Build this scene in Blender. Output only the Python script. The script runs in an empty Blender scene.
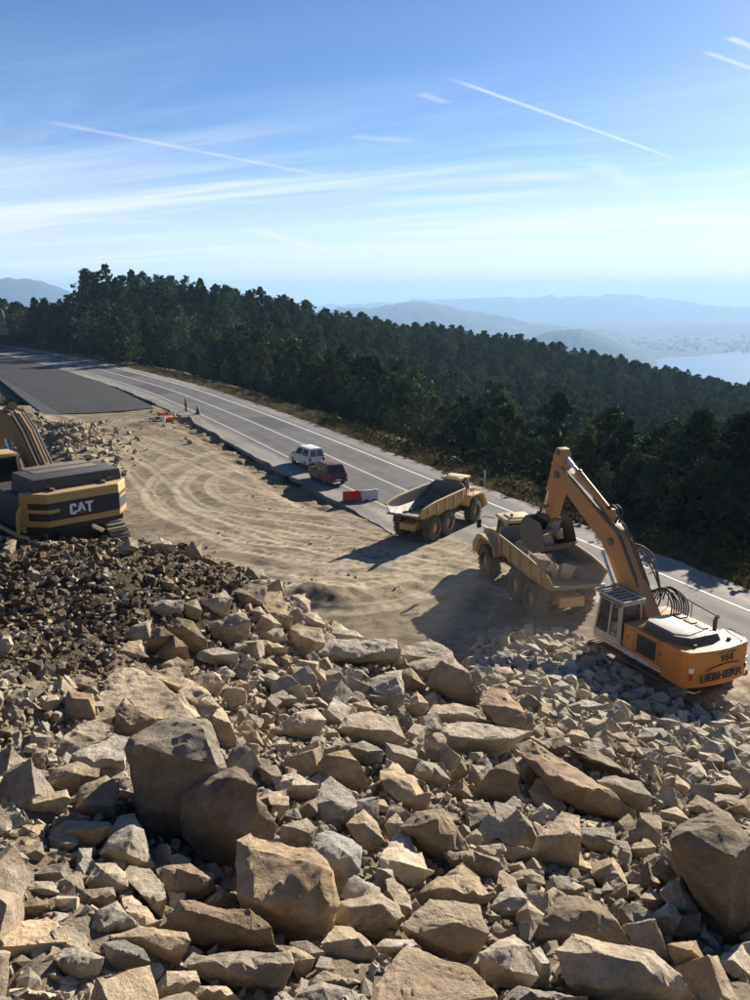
import bpy, bmesh, math, random
import numpy as np
from mathutils import Vector, Matrix, Euler, noise as mnoise
R = math.radians
scene = bpy.context.scene
COL = scene.collection
random.seed(7); rng = np.random.default_rng(7)

# ------------------------------------------------------------------ camera
PITCH, CAMZ, FPX = R(14.06), 15.0, 839.0
cam_d = bpy.data.cameras.new('camera'); cam = bpy.data.objects.new('camera', cam_d); COL.objects.link(cam)
cam.location = (0, 0, CAMZ); cam.rotation_euler = (R(90) - PITCH, 0, 0)
cam_d.sensor_width = 36.0; cam_d.lens = 36.0 * FPX / 1000.0
cam_d.clip_start = 0.2; cam_d.clip_end = 60000
scene.camera = cam
CP, SP = math.cos(PITCH), math.sin(PITCH)

# ------------------------------------------------------------------ light
SUN_AZ, SUN_EL = R(36.0), R(22.5)           # azimuth from +Y towards +X
w = bpy.data.worlds.new('World'); scene.world = w; w.use_nodes = True
sd = bpy.data.lights.new('sun', 'SUN'); sun = bpy.data.objects.new('sun', sd); COL.objects.link(sun)
sd.energy = 5.0; sd.angle = R(0.53); sd.color = (1.0, 0.905, 0.77)
sdir = Vector((math.sin(SUN_AZ) * math.cos(SUN_EL), math.cos(SUN_AZ) * math.cos(SUN_EL), math.sin(SUN_EL)))
sun.rotation_euler = (-sdir).to_track_quat('-Z', 'Y').to_euler()
scene.view_settings.view_transform = 'Standard'; scene.view_settings.look = 'None'
scene.view_settings.gamma = 1; scene.view_settings.use_curve_mapping = False
scene.view_settings.exposure = 1.22
scene.cycles.use_denoising = True
scene.cycles.volume_bounces = 0
scene.cycles.max_bounces = 6; scene.cycles.diffuse_bounces = 3; scene.cycles.transparent_max_bounces = 12

def px_dir(u, v):
    x = (u - 375.0) / FPX; y = -(v - 500.0) / FPX
    return np.array([x, CP + y * SP, -SP + y * CP])
def G(u, v, z=0.0):
    d = px_dir(u, v); s = (z - CAMZ) / d[2]
    return float(d[0] * s), float(d[1] * s)
def at(u, v, dist):
    """point at a given depth (metres along the view axis) on a pixel's ray"""
    d = px_dir(u, v)
    return Vector((d[0] * dist, d[1] * dist, CAMZ + d[2] * dist))
def proj(P):
    P = np.asarray(P, float); q = CAMZ - P[..., 2]
    dep = P[..., 1] * CP + q * SP
    yy = (-q * CP + P[..., 1] * SP) / dep
    return 375 + FPX * P[..., 0] / dep, 500 - FPX * yy, dep

# ---- world: daylight sky, a thin cirrus layer and vapour trails laid out on a cloud plane (x/z, y/z)
nt = w.node_tree; N = nt.nodes; L = nt.links
for n in list(N): N.remove(n)
def nd(t, **kw):
    n = N.new(t)
    for k, val in kw.items(): setattr(n, k, val)
    return n
def mth(op, a, b=None, c=None, clamp=False):
    n = nd('ShaderNodeMath', operation=op, use_clamp=clamp)
    for i, x in enumerate((a, b, c)):
        if x is None: continue
        if isinstance(x, (int, float)): n.inputs[i].default_value = x
        else: L.new(x, n.inputs[i])
    return n.outputs[0]
sky = nd('ShaderNodeTexSky', sky_type='NISHITA'); sky.sun_disc = False
sky.sun_elevation = SUN_EL; sky.sun_rotation = SUN_AZ
sky.altitude = 300; sky.air_density = 0.7; sky.dust_density = 0.22; sky.ozone_density = 2.0
tc = nd('ShaderNodeTexCoord'); sep = nd('ShaderNodeSeparateXYZ'); L.new(tc.outputs['Generated'], sep.inputs[0])
zc = mth('MAXIMUM', sep.outputs[2], 0.012)
pxn = mth('DIVIDE', sep.outputs[0], zc); pyn = mth('DIVIDE', sep.outputs[1], zc)
cmb = nd('ShaderNodeCombineXYZ'); L.new(pxn, cmb.inputs[0]); L.new(pyn, cmb.inputs[1])
def cnoise(sx, sy, rot, scale, detail, off, rough=0.55, dist=0.0):
    mp = nd('ShaderNodeMapping', vector_type='TEXTURE'); mp.inputs['Scale'].default_value = (1 / sx, 1 / sy, 1); mp.inputs['Rotation'].default_value = (0, 0, R(rot))
    mp.inputs['Location'].default_value = (off, off * 0.7, 0); L.new(cmb.outputs[0], mp.inputs[0])
    n = nd('ShaderNodeTexNoise'); n.inputs['Scale'].default_value = scale; n.inputs['Detail'].default_value = detail
    n.inputs['Roughness'].default_value = rough; n.inputs['Distortion'].default_value = dist
    L.new(mp.outputs[0], n.inputs['Vector']); return n.outputs['Fac']
def ramp(x, a, b, pa=0.0, pb=1.0):
    n = nd('ShaderNodeMapRange', interpolation_type='SMOOTHSTEP')
    n.inputs['From Min'].default_value = a; n.inputs['From Max'].default_value = b
    n.inputs['To Min'].default_value = pa; n.inputs['To Max'].default_value = pb
    L.new(x, n.inputs[0]); return n.outputs[0]
c1 = ramp(cnoise(0.16, 0.62, -33, 1.0, 12, 2.3, 0.66, 0.9), 0.46, 0.80)
c2 = ramp(cnoise(0.05, 0.26, -40, 1.0, 12, 4.6, 0.62, 0.8), 0.44, 0.72)
hz0 = ramp(zc, 0.17, 0.02)                       # the sheet seen edge on near the horizon
veil = ramp(zc, 0.30, 0.10)                       # the cirrus sheet thickens away from the observer
low = ramp(zc, 0.015, 0.05)
cl = mth('MULTIPLY', mth('ADD', mth('ADD', mth('MULTIPLY', c1, 0.4), mth('MULTIPLY', c2, 0.75)), 0.0), veil)
cl = mth('ADD', cl, mth('MULTIPLY', hz0, 0.55))
def plane_pt(u, v):
    d = px_dir(u, v); return d[0] / d[2], d[1] / d[2]
def trail(a, b, wid, amt, ragged=0.5):
    ax, ay = plane_pt(*a); bx, by = plane_pt(*b)
    dx, dy = bx - ax, by - ay; ln = math.hypot(dx, dy); dx /= ln; dy /= ln
    rx = mth('SUBTRACT', pxn, ax); ry = mth('SUBTRACT', pyn, ay)
    t = mth('ADD', mth('MULTIPLY', rx, dx), mth('MULTIPLY', ry, dy))
    s = mth('ABSOLUTE', mth('SUBTRACT', mth('MULTIPLY', rx, dy), mth('MULTIPLY', ry, dx)))
    tn = mth('DIVIDE', t, ln)
    prof = ramp(s, wid, wid * 0.1)
    ends = mth('MULTIPLY', ramp(tn, 0.0, 0.12), ramp(tn, 1.0, 0.75))
    rag = mth('ADD', mth('MULTIPLY', cnoise(3, 3, 20, 1.0, 5, a[0] * 0.1), 1.6 * ragged), 0.35)
    return mth('MULTIPLY', mth('MULTIPLY', prof, ends), mth('MULTIPLY', rag, amt))
tot = cl
for a, b, wd, am in [((440, 75), (690, 164), 0.034, 0.62), ((725, 36), (790, 62), 0.035, 0.6), ((700, 50), (800, 86), 0.03, 0.5),
                     ((418, 93), (450, 104), 0.06, 0.3), ((30, 118), (345, 180), 0.08, 0.3), ((240, 226), (345, 256), 0.35, 0.35),
                     ((590, 160), (640, 190), 0.2, 0.25), ((640, 246), (800, 262), 0.5, 0.3), ((350, 136), (420, 142), 0.15, 0.25)]:
    tot = mth('ADD', tot, trail(a, b, wd, am))
tot = mth('MINIMUM', tot, 0.9)
hsv = nd('ShaderNodeHueSaturation'); hsv.inputs['Saturation'].default_value = 1.16; L.new(sky.outputs[0], hsv.inputs['Color'])
mixc = nd('ShaderNodeMix', data_type='RGBA'); wb = nd('ShaderNodeMix', data_type='RGBA', blend_type='MULTIPLY'); wb.inputs['Factor'].default_value = 1.0; L.new(hsv.outputs[0], wb.inputs[6]); wb.inputs[7].default_value = (0.86, 0.955, 1.11, 1)
L.new(tot, mixc.inputs['Factor']); L.new(wb.outputs[2], mixc.inputs[6])
mixc.inputs[7].default_value = (8.9, 9.2, 9.5, 1)
bg = nd('ShaderNodeBackground'); bg.inputs['Strength'].default_value = 0.050; L.new(mixc.outputs[2], bg.inputs['Color'])
wo = nd('ShaderNodeOutputWorld'); L.new(bg.outputs[0], wo.inputs['Surface'])

# ------------------------------------------------------------------ maths helpers
def _hash(ix, iy, iz, seed):
    h = (ix.astype(np.int64) * 374761393 + iy.astype(np.int64) * 668265263 + iz.astype(np.int64) * 2147483647 + seed * 974634777) & 0x7fffffff
    h = ((h ^ (h >> 13)) * 1274126177) & 0x7fffffff
    h = h ^ (h >> 16)
    return (h & 0xffff) / 65535.0 * 2 - 1
def vnoise(x, y, z=None, seed=0):
    x = np.asarray(x, float); y = np.asarray(y, float); z = np.zeros_like(x) if z is None else np.asarray(z, float)
    x0, y0, z0 = np.floor(x), np.floor(y), np.floor(z)
    fx, fy, fz = x - x0, y - y0, z - z0
    fx, fy, fz = [f * f * f * (f * (f * 6 - 15) + 10) for f in (fx, fy, fz)]
    r = 0
    for i in (0, 1):
        for j in (0, 1):
            for k in (0, 1):
                r = r + _hash(x0 + i, y0 + j, z0 + k, seed) * (fx if i else 1 - fx) * (fy if j else 1 - fy) * (fz if k else 1 - fz)
    return r
def fbm(x, y, z=None, seed=0, octv=4, gain=0.5):
    r, a, f = 0, 1.0, 1.0
    for o in range(octv):
        r = r + a * vnoise(np.asarray(x) * f + o * 17.3, np.asarray(y) * f - o * 9.1, None if z is None else np.asarray(z) * f, seed + o)
        a *= gain; f *= 2.03
    return r
def sstep(x, a, b):
    t = np.clip((np.asarray(x, float) - a) / (b - a), 0, 1); return t * t * (3 - 2 * t)
class TPS:
    def __init__(self, P, z, lam=0.0):
        self.P = np.asarray(P, float); n = len(self.P); z = np.asarray(z, float)
        K = self._k(self.P); A = np.zeros((n + 3, n + 3)); A[:n, :n] = K + lam * np.eye(n)
        A[:n, n] = 1; A[:n, n + 1:] = self.P; A[n, :n] = 1; A[n + 1:, :n] = self.P.T
        b = np.zeros(n + 3); b[:n] = z; self.c = np.linalg.solve(A, b)
    def _k(self, Q):
        d2 = ((Q[:, None, :] - self.P[None, :, :]) ** 2).sum(-1)
        return np.where(d2 > 1e-12, 0.5 * d2 * np.log(np.maximum(d2, 1e-12)), 0)
    def __call__(self, X, Y):
        X = np.asarray(X, float); sh = X.shape; Q = np.stack([X.ravel(), np.asarray(Y, float).ravel()], 1); out = np.empty(len(Q)); n = len(self.P)
        for i in range(0, len(Q), 20000):
            q = Q[i:i + 20000]; out[i:i + 20000] = self._k(q) @ self.c[:n] + self.c[n] + q @ self.c[n + 1:]
        return out.reshape(sh)
class Grid:
    def __init__(self, x0, x1, y0, y1, step):
        self.x = np.arange(x0, x1 + step * .5, step); self.y = np.arange(y0, y1 + step * .5, step); self.step = step
        self.X, self.Y = np.meshgrid(self.x, self.y)
        self.Z = np.zeros_like(self.X)
    def h(self, X, Y):
        X = np.asarray(X, float); Y = np.asarray(Y, float)
        fx = np.clip((X - self.x[0]) / self.step, 0, len(self.x) - 1.001); fy = np.clip((Y - self.y[0]) / self.step, 0, len(self.y) - 1.001)
        i = fx.astype(int); j = fy.astype(int); a = fx - i; b = fy - j; Z = self.Z
        return Z[j, i] * (1 - a) * (1 - b) + Z[j, i + 1] * a * (1 - b) + Z[j + 1, i] * (1 - a) * b + Z[j + 1, i + 1] * a * b
    def mesh(self, name, keep=None):
        ny, nx = self.X.shape
        V = np.stack([self.X, self.Y, self.Z], -1).reshape(-1, 3)
        idx = np.arange(ny * nx).reshape(ny, nx)
        F = np.stack([idx[:-1, :-1], idx[:-1, 1:], idx[1:, 1:], idx[1:, :-1]], -1).reshape(-1, 4)
        if keep is not None:
            k = keep.ravel(); F = F[k[F].any(1)]
            used = np.zeros(len(V), bool); used[F.ravel()] = True
            remap = np.cumsum(used) - 1; V = V[used]; F = remap[F]; self.used = used
        return fast_mesh(name, V, F)
def fast_mesh(name, V, F, smooth=True):
    V = np.asarray(V, np.float32); F = np.asarray(F, np.int32)
    me = bpy.data.meshes.new(name); n = F.shape[1]
    me.vertices.add(len(V)); me.vertices.foreach_set('co', V.ravel())
    me.loops.add(F.size); me.loops.foreach_set('vertex_index', F.ravel())
    me.polygons.add(len(F)); me.polygons.foreach_set('loop_start', np.arange(0, F.size, n, dtype=np.int32))
    me.polygons.foreach_set('use_smooth', np.full(len(F), smooth))
    me.update(calc_edges=True); me.validate(); return me
def fattr(me, name, vals):
    a = me.attributes.new(name, 'FLOAT', 'POINT'); a.data.foreach_set('value', np.asarray(vals, np.float32).ravel())

# ------------------------------------------------------------------ object helpers
def tag(o, label=None, cat=None, group=None, kind=None):
    if label: o['label'] = label
    if cat: o['category'] = cat
    if group: o['group'] = group
    if kind: o['kind'] = kind
    return o
def link(name, me, mats=None, parent=None):
    o = bpy.data.objects.new(name, me); COL.objects.link(o)
    if mats is not None:
        for m in (mats if isinstance(mats, (list, tuple)) else [mats]): me.materials.append(m)
    if parent is not None: o.parent = parent
    return o
def empty(name, loc, rz=0, rx=0, ry=0):
    o = bpy.data.objects.new(name, None); COL.objects.link(o); o.empty_display_size = 0.3
    o.location = loc; o.rotation_euler = (rx, ry, rz); return o
def copy_tree(o, parent=None):
    c = o.copy(); COL.objects.link(c)
    if parent is not None: c.parent = parent
    for ch in list(o.children): copy_tree(ch, c)
    return c

class MB:
    def __init__(s): s.v = []; s.f = []; s.m = []; s.mi = 0
    def add(s, vs, fs):
        b = len(s.v); s.v += [tuple(x) for x in vs]
        for f in fs: s.f.append([b + i for i in f]); s.m.append(s.mi)
        return s
    def box(s, c, d, rot=None):
        hx, hy, hz = d[0] / 2, d[1] / 2, d[2] / 2
        vs = [Vector((x, y, z)) for x in (-hx, hx) for y in (-hy, hy) for z in (-hz, hz)]
        if rot is not None:
            M = Euler(rot).to_matrix(); vs = [M @ v for v in vs]
        vs = [v + Vector(c) for v in vs]
        return s.add(vs, [(0, 1, 3, 2), (4, 6, 7, 5), (0, 4, 5, 1), (2, 3, 7, 6), (0, 2, 6, 4), (1, 5, 7, 3)])
    def prism(s, pts, y0, y1, inset=None):
        """pts: (x, z) outline; extruded along y. inset(x,z)->dy narrows the end faces."""
        n = len(pts); A = []; B = []
        for (x, z) in pts:
            k = inset(x, z) if inset else 0
            A.append((x, y0 + k, z)); B.append((x, y1 - k, z))
        fs = [list(range(n))[::-1], list(range(n, 2 * n))] + [(i, (i + 1) % n, n + (i + 1) % n, n + i) for i in range(n)]
        return s.add(A + B, fs)
    def plan(s, pts, z0, z1, top_in=0.0):
        """pts: (x, y) outline; extruded along z, the top drawn in towards its centre by top_in"""
        n = len(pts); cx = sum(p[0] for p in pts) / n; cy = sum(p[1] for p in pts) / n
        A = [(x, y, z0) for x, y in pts]; B = [(x + (cx - x) * top_in, y + (cy - y) * top_in, z1) for x, y in pts]
        return s.add(A + B, [list(range(n))[::-1], list(range(n, 2 * n))] + [(i, (i + 1) % n, n + (i + 1) % n, n + i) for i in range(n)])
    def cyl(s, p0, p1, r0, r1=None, n=14, cap=True):
        p0, p1 = Vector(p0), Vector(p1); r1 = r0 if r1 is None else r1
        q = (p1 - p0).to_track_quat('Z', 'Y'); vs = []
        for p, r in ((p0, r0), (p1, r1)):
            for i in range(n):
                a = 2 * math.pi * i / n; vs.append(p + q @ Vector((r * math.cos(a), r * math.sin(a), 0)))
        fs = [(i, (i + 1) % n, n + (i + 1) % n, n + i) for i in range(n)]
        if cap: fs += [list(range(n))[::-1], list(range(n, 2 * n))]
        return s.add(vs, fs)
    def tube(s, pts, r, n=8):
        pts = [Vector(p) for p in pts]; vs = []; m = len(pts); q0 = None
        for k, p in enumerate(pts):
            d = (pts[min(k + 1, m - 1)] - pts[max(k - 1, 0)]).normalized()
            q = d.to_track_quat('Z', 'Y') if q0 is None else (q0 @ Vector((0, 0, 1))).rotation_difference(d) @ q0
            q0 = q
            rr = r[k] if isinstance(r, (list, tuple)) else r
            for i in range(n):
                a = 2 * math.pi * i / n; vs.append(p + q @ Vector((rr * math.cos(a), rr * math.sin(a), 0)))
        fs = [(k * n + i, k * n + (i + 1) % n, (k + 1) * n + (i + 1) % n, (k + 1) * n + i) for k in range(m - 1) for i in range(n)]
        fs += [list(range(n))[::-1], list(range((m - 1) * n, m * n))]
        return s.add(vs, fs)
    def lathe(s, prof, c, axis='Y', n=28):
        """prof: (offset along the axis, radius) points; a closed loop if first == last"""
        m = len(prof); vs = []
        for (h, r) in prof:
            for i in range(n):
                a = 2 * math.pi * i / n; x, z = r * math.cos(a), r * math.sin(a)
                vs.append((c[0] + x, c[1] + h, c[2] + z) if axis == 'Y' else (c[0] + x, c[1] + z, c[2] + h))
        fs = [(k * n + i, k * n + (i + 1) % n, (k + 1) * n + (i + 1) % n, (k + 1) * n + i) for k in range(m - 1) for i in range(n)]
        if prof[0] != prof[-1]: fs += [list(range(n))[::-1], list(range((m - 1) * n, m * n))]
        return s.add(vs, fs)
    def build(s, name, mats, parent=None, bevel=0.0, ang=32, seg=2):
        me = bpy.data.meshes.new(name); me.from_pydata(s.v, [], s.f)
        mats = mats if isinstance(mats, (list, tuple)) else [mats]
        for m in mats: me.materials.append(m)
        me.polygons.foreach_set('material_index', s.m)
        bm = bmesh.new(); bm.from_mesh(me)
        bmesh.ops.recalc_face_normals(bm, faces=bm.faces)
        if bevel:
            es = [e for e in bm.edges if len(e.link_faces) == 2 and e.calc_face_angle(0) > R(25)]
            if es: bmesh.ops.bevel(bm, geom=es, offset=bevel, segments=seg, profile=0.6, affect='EDGES', clamp_overlap=True)
        bm.to_mesh(me); bm.free()
        me.polygons.foreach_set('use_smooth', [True] * len(me.polygons))
        me.set_sharp_from_angle(angle=R(ang))
        o = bpy.data.objects.new(name, me); COL.objects.link(o)
        if parent is not None: o.parent = parent
        return o

# ------------------------------------------------------------------ materials
def new_mat(name):
    m = bpy.data.materials.new(name); m.use_nodes = True
    t = m.node_tree; b = t.nodes['Principled BSDF']; return m, t, b
class NT:
    """small node-building helper for one material"""
    def __init__(s, name):
        s.m, s.t, s.b = new_mat(name)
    def n(s, typ, **kw):
        x = s.t.nodes.new(typ)
        for k, v in kw.items(): setattr(x, k, v)
        return x
    def l(s, a, b): s.t.links.new(a, b)
    def val(s, sock, x):
        if isinstance(x, (int, float)): sock.default_value = x
        elif isinstance(x, tuple): sock.default_value = (*x, 1) if len(x) == 3 and len(sock.default_value) == 4 else x
        else: s.l(x, sock)
    def math(s, op, a, b=None, clamp=False):
        x = s.n('ShaderNodeMath', operation=op, use_clamp=clamp); s.val(x.inputs[0], a)
        if b is not None: s.val(x.inputs[1], b)
        return x.outputs[0]
    def noise(s, vec, scale, detail=5, rough=0.55, dist=0.0):
        x = s.n('ShaderNodeTexNoise'); x.inputs['Scale'].default_value = scale; x.inputs['Detail'].default_value = detail
        x.inputs['Roughness'].default_value = rough; x.inputs['Distortion'].default_value = dist
        if vec is not None: s.l(vec, x.inputs['Vector'])
        return x.outputs['Fac']
    def voro(s, vec, scale, feat='F1', out='Distance'):
        x = s.n('ShaderNodeTexVoronoi', feature=feat); x.inputs['Scale'].default_value = scale; s.l(vec, x.inputs['Vector']); return x.outputs[out]
    def ramp(s, x, a, b, pa=0.0, pb=1.0):
        q = s.n('ShaderNodeMapRange', interpolation_type='SMOOTHSTEP')
        for k, v in (('From Min', a), ('From Max', b), ('To Min', pa), ('To Max', pb)): q.inputs[k].default_value = v
        s.l(x, q.inputs[0]); return q.outputs[0]
    def mix(s, f, a, b, mode='MIX'):
        x = s.n('ShaderNodeMix', data_type='RGBA', blend_type=mode); s.val(x.inputs['Factor'], f); s.val(x.inputs[6], a); s.val(x.inputs[7], b); return x.outputs[2]
    def bump(s, h, strength=0.4, dist=0.05, nrm=None):
        x = s.n('ShaderNodeBump'); x.inputs['Strength'].default_value = strength; x.inputs['Distance'].default_value = dist; s.l(h, x.inputs['Height'])
        if nrm is not None: s.l(nrm, x.inputs['Normal'])
        return x.outputs[0]
    def obj_vec(s):
        tcn = s.n('ShaderNodeTexCoord'); oi = s.n('ShaderNodeObjectInfo')
        a = s.n('ShaderNodeVectorMath', operation='MULTIPLY_ADD'); s.l(oi.outputs['Random'], a.inputs[0])
        a.inputs[1].default_value = (37.0, 61.0, 23.0); s.l(tcn.outputs['Object'], a.inputs[2]); return a.outputs[0], oi
    def pos(s): return s.n('ShaderNodeNewGeometry').outputs['Position']
    def attr(s, name): return s.n('ShaderNodeAttribute', attribute_name=name).outputs['Fac']
    def done(s, col=None, rough=0.8, nrm=None, metal=0.0, spec=0.3):
        if col is not None: s.val(s.b.inputs['Base Color'], col)
        s.val(s.b.inputs['Roughness'], rough); s.val(s.b.inputs['Metallic'], metal); s.b.inputs['Specular IOR Level'].default_value = spec
        if nrm is not None: s.l(nrm, s.b.inputs['Normal'])
        return s.m
def rock_mat(name, light, dark, stain, tint=True):
    k = NT(name); v, oi = k.obj_vec()
    n1 = k.noise(v, 0.9, 5, 0.6, 0.4); n2 = k.noise(v, 5.0, 9, 0.72); n3 = k.noise(v, 42.0, 4, 0.7); n4 = k.noise(v, 1.7, 6, 0.65, 1.0)
    c = k.mix(k.ramp(n1, 0.36, 0.62), dark, light)
    c = k.mix(k.ramp(n4, 0.54, 0.74, 0, 0.75), c, stain)
    g = k.math('ADD', k.math('MULTIPLY', n2, 0.9), k.math('MULTIPLY', n3, 0.5))
    c = k.mix(1.0, c, k.mix(k.ramp(g, 0.42, 0.95), (0.62, 0.62, 0.62), (1.22, 1.2, 1.17)), 'MULTIPLY')
    n5 = k.noise(v, 15.0, 7, 0.72); c = k.mix(k.ramp(n5, 0.56, 0.74, 0, 0.55), c, dark)
    pt = k.n('ShaderNodeNewGeometry').outputs['Pointiness']; c = k.mix(k.ramp(pt, 0.515, 0.60, 0, 0.65), c, tuple(min(.6, x * 1.28) for x in light))
    rv = k.ramp(oi.outputs['Random'], 0.0, 1.0, 0.82, 1.14)
    cc = k.n('ShaderNodeCombineXYZ'); [k.l(rv, cc.inputs[i]) for i in range(3)]
    c = k.mix(1.0, c, cc.outputs[0], 'MULTIPLY')
    w2 = k.n('ShaderNodeTexWhiteNoise', noise_dimensions='1D'); k.l(oi.outputs['Random'], w2.inputs['W'])
    c = k.mix(1.0, c, k.mix(w2.outputs['Value'], (1.07, 0.985, 0.86), (0.94, 0.985, 1.05)), 'MULTIPLY')
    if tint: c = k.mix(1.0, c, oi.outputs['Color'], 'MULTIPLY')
    h = k.math('ADD', k.math('MULTIPLY', n2, 1.0), k.math('ADD', k.math('MULTIPLY', n3, 0.14), k.math('MULTIPLY', n5, 0.5)))
    b1 = k.bump(h, 0.85, 0.075)
    cr = k.ramp(k.voro(v, 2.6, 'DISTANCE_TO_EDGE'), 0.0, 0.025)
    return k.done(c, 0.92, k.bump(cr, 0.25, 0.02, b1), spec=0.2)
M = {}
M['rock'] = rock_mat('granite', (0.47, 0.405, 0.315), (0.34, 0.288, 0.22), (0.38, 0.295, 0.195))
M['stone'] = rock_mat('broken_stone', (0.47, 0.405, 0.315), (0.32, 0.27, 0.205), (0.37, 0.29, 0.2), False)
M['grey_stone'] = rock_mat('dusty_stone', (0.50, 0.445, 0.36), (0.39, 0.34, 0.265), (0.42, 0.35, 0.26), False)
M['dark_stone'] = rock_mat('soil_stone', (0.215, 0.168, 0.118), (0.115, 0.088, 0.06), (0.165, 0.118, 0.075), False)

k = NT('rubble_soil'); p = k.pos(); a = k.attr('dark')
n1 = k.noise(p, 0.7, 6, 0.6); n2 = k.noise(p, 4.0, 9, 0.75); n3 = k.noise(p, 22, 5, 0.7)
c = k.mix(k.ramp(n1, 0.35, 0.65), (0.20, 0.16, 0.112), (0.31, 0.255, 0.185))
c = k.mix(a, c, k.mix(n2, (0.058, 0.041, 0.027), (0.135, 0.096, 0.062)))
c = k.mix(1.0, c, k.mix(k.ramp(n3, 0.3, 0.75), (0.6, 0.6, 0.6), (1.25, 1.25, 1.22)), 'MULTIPLY')
M['rubble_soil'] = k.done(c, 0.97, k.bump(k.math('ADD', k.math('MULTIPLY', n2, 1.0), k.math('MULTIPLY', n3, 0.35)), 0.9, 0.14), spec=0.1)

k = NT('sandy_dirt'); p = k.pos(); a = k.attr('track')
n1 = k.noise(p, 0.16, 6, 0.62, 0.6); n2 = k.noise(p, 1.3, 9, 0.7, 0.3); n3 = k.noise(p, 11, 6, 0.7)
c = k.mix(k.ramp(n1, 0.38, 0.62), (0.205, 0.165, 0.112), (0.31, 0.252, 0.175))
c = k.mix(k.ramp(n2, 0.45, 0.62, 0, 0.9), c, (0.135, 0.105, 0.07))
c = k.mix(k.math('MULTIPLY', a, 1.0, True), c, (0.50, 0.425, 0.305))
c = k.mix(k.attr('dark_earth'), c, (0.20, 0.15, 0.095))
c = k.mix(1.0, c, k.mix(k.ramp(n3, 0.3, 0.75), (0.78, 0.78, 0.78), (1.14, 1.13, 1.1)), 'MULTIPLY')
M['dirt'] = k.done(c, 0.96, k.bump(k.math('ADD', n2, k.math('MULTIPLY', n3, 0.3)), 0.6, 0.12), spec=0.12)

k = NT('worn_asphalt'); p = k.pos(); a = k.attr('dust')
n1 = k.noise(p, 0.22, 6, 0.65, 0.5); n2 = k.noise(p, 2.2, 8, 0.7); n3 = k.noise(p, 60, 3, 0.7)
c = k.mix(k.ramp(n1, 0.35, 0.65), (0.072, 0.073, 0.077), (0.108, 0.108, 0.110))
f = k.math('MULTIPLY', a, k.ramp(n2, 0.25, 0.62, 0.45, 1.1), True)
c = k.mix(f, c, (0.33, 0.295, 0.245))
c = k.mix(1.0, c, k.mix(n3, (0.82, 0.82, 0.82), (1.16, 1.16, 1.16)), 'MULTIPLY')
c = k.mix(k.math('MULTIPLY', k.attr('path'), k.ramp(k.noise(p, 0.5, 6, 0.6), 0.3, 0.7, .25, .8)), c, (0.05, 0.05, 0.052))
M['asphalt'] = k.done(c, 0.88, k.bump(n3, 0.25, 0.01), spec=0.3)
k = NT('fresh_asphalt'); p = k.pos(); n1 = k.noise(p, 0.25, 6, 0.6, 0.6); n3 = k.noise(p, 50, 3, 0.7)
c = k.mix(k.ramp(n1, 0.35, 0.7), (0.014, 0.0138, 0.014), (0.03, 0.029, 0.028)); c = k.mix(k.ramp(k.noise(p, 1.6, 6, 0.6), 0.55, 0.8, 0, 0.35), c, (0.10, 0.088, 0.07))
M['new_asphalt'] = k.done(c, 0.85, k.bump(n3, 0.3, 0.01), spec=0.3)
k = NT('grey_asphalt'); p = k.pos(); n1 = k.noise(p, 0.4, 6, 0.6); c = k.mix(n1, (0.035, 0.036, 0.04), (0.06, 0.062, 0.066))
M['strip_asphalt'] = k.done(c, 0.8, k.bump(k.noise(p, 40, 3), 0.2, 0.01))
def line_mat(name, col, wear):
    k = NT(name); p = k.pos(); n2 = k.noise(p, 3.5, 8, 0.75)
    c = k.mix(k.ramp(n2, wear, wear + 0.25, 0, 0.85), col, (0.27, 0.24, 0.2)); return k.done(c, 0.8)
M['white_line'] = line_mat('road_paint_white', (0.68, 0.66, 0.6), 0.56)
M['worn_line'] = line_mat('road_paint_worn', (0.55, 0.48, 0.35), 0.45)

k = NT('hillside_soil'); p = k.pos(); n1 = k.noise(p, 0.08, 6, 0.6); n2 = k.noise(p, 1.1, 7, 0.7)
c = k.mix(n1, (0.05, 0.055, 0.03), (0.10, 0.085, 0.05)); c = k.mix(k.ramp(n2, 0.45, 0.8, 0, 0.7), c, (0.13, 0.10, 0.06))
M['hillside'] = k.done(c, 0.97, k.bump(n2, 0.6, 0.3), spec=0.1)
k = NT('far_woodland'); p = k.pos(); n1 = k.noise(p, 0.004, 7, 0.65, 0.5); n2 = k.noise(p, 0.03, 5, 0.7)
c = k.mix(k.ramp(n1, 0.4, 0.65), (0.02, 0.03, 0.02), (0.06, 0.062, 0.042)); c = k.mix(k.ramp(n2, 0.4, 0.7, 0, 0.6), c, (0.03, 0.04, 0.025))
M['far_hill'] = k.done(c, 0.95, k.bump(n2, 0.5, 12.0), spec=0.1)
k = NT('bay_water'); p = k.pos(); M['water'] = k.done((0.03, 0.06, 0.085), 0.22, k.bump(k.noise(p, 0.02, 4), 0.15, 2.0), spec=0.5)
k = NT('town_wall'); M['town'] = k.done((0.62, 0.58, 0.52), 0.9)

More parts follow.
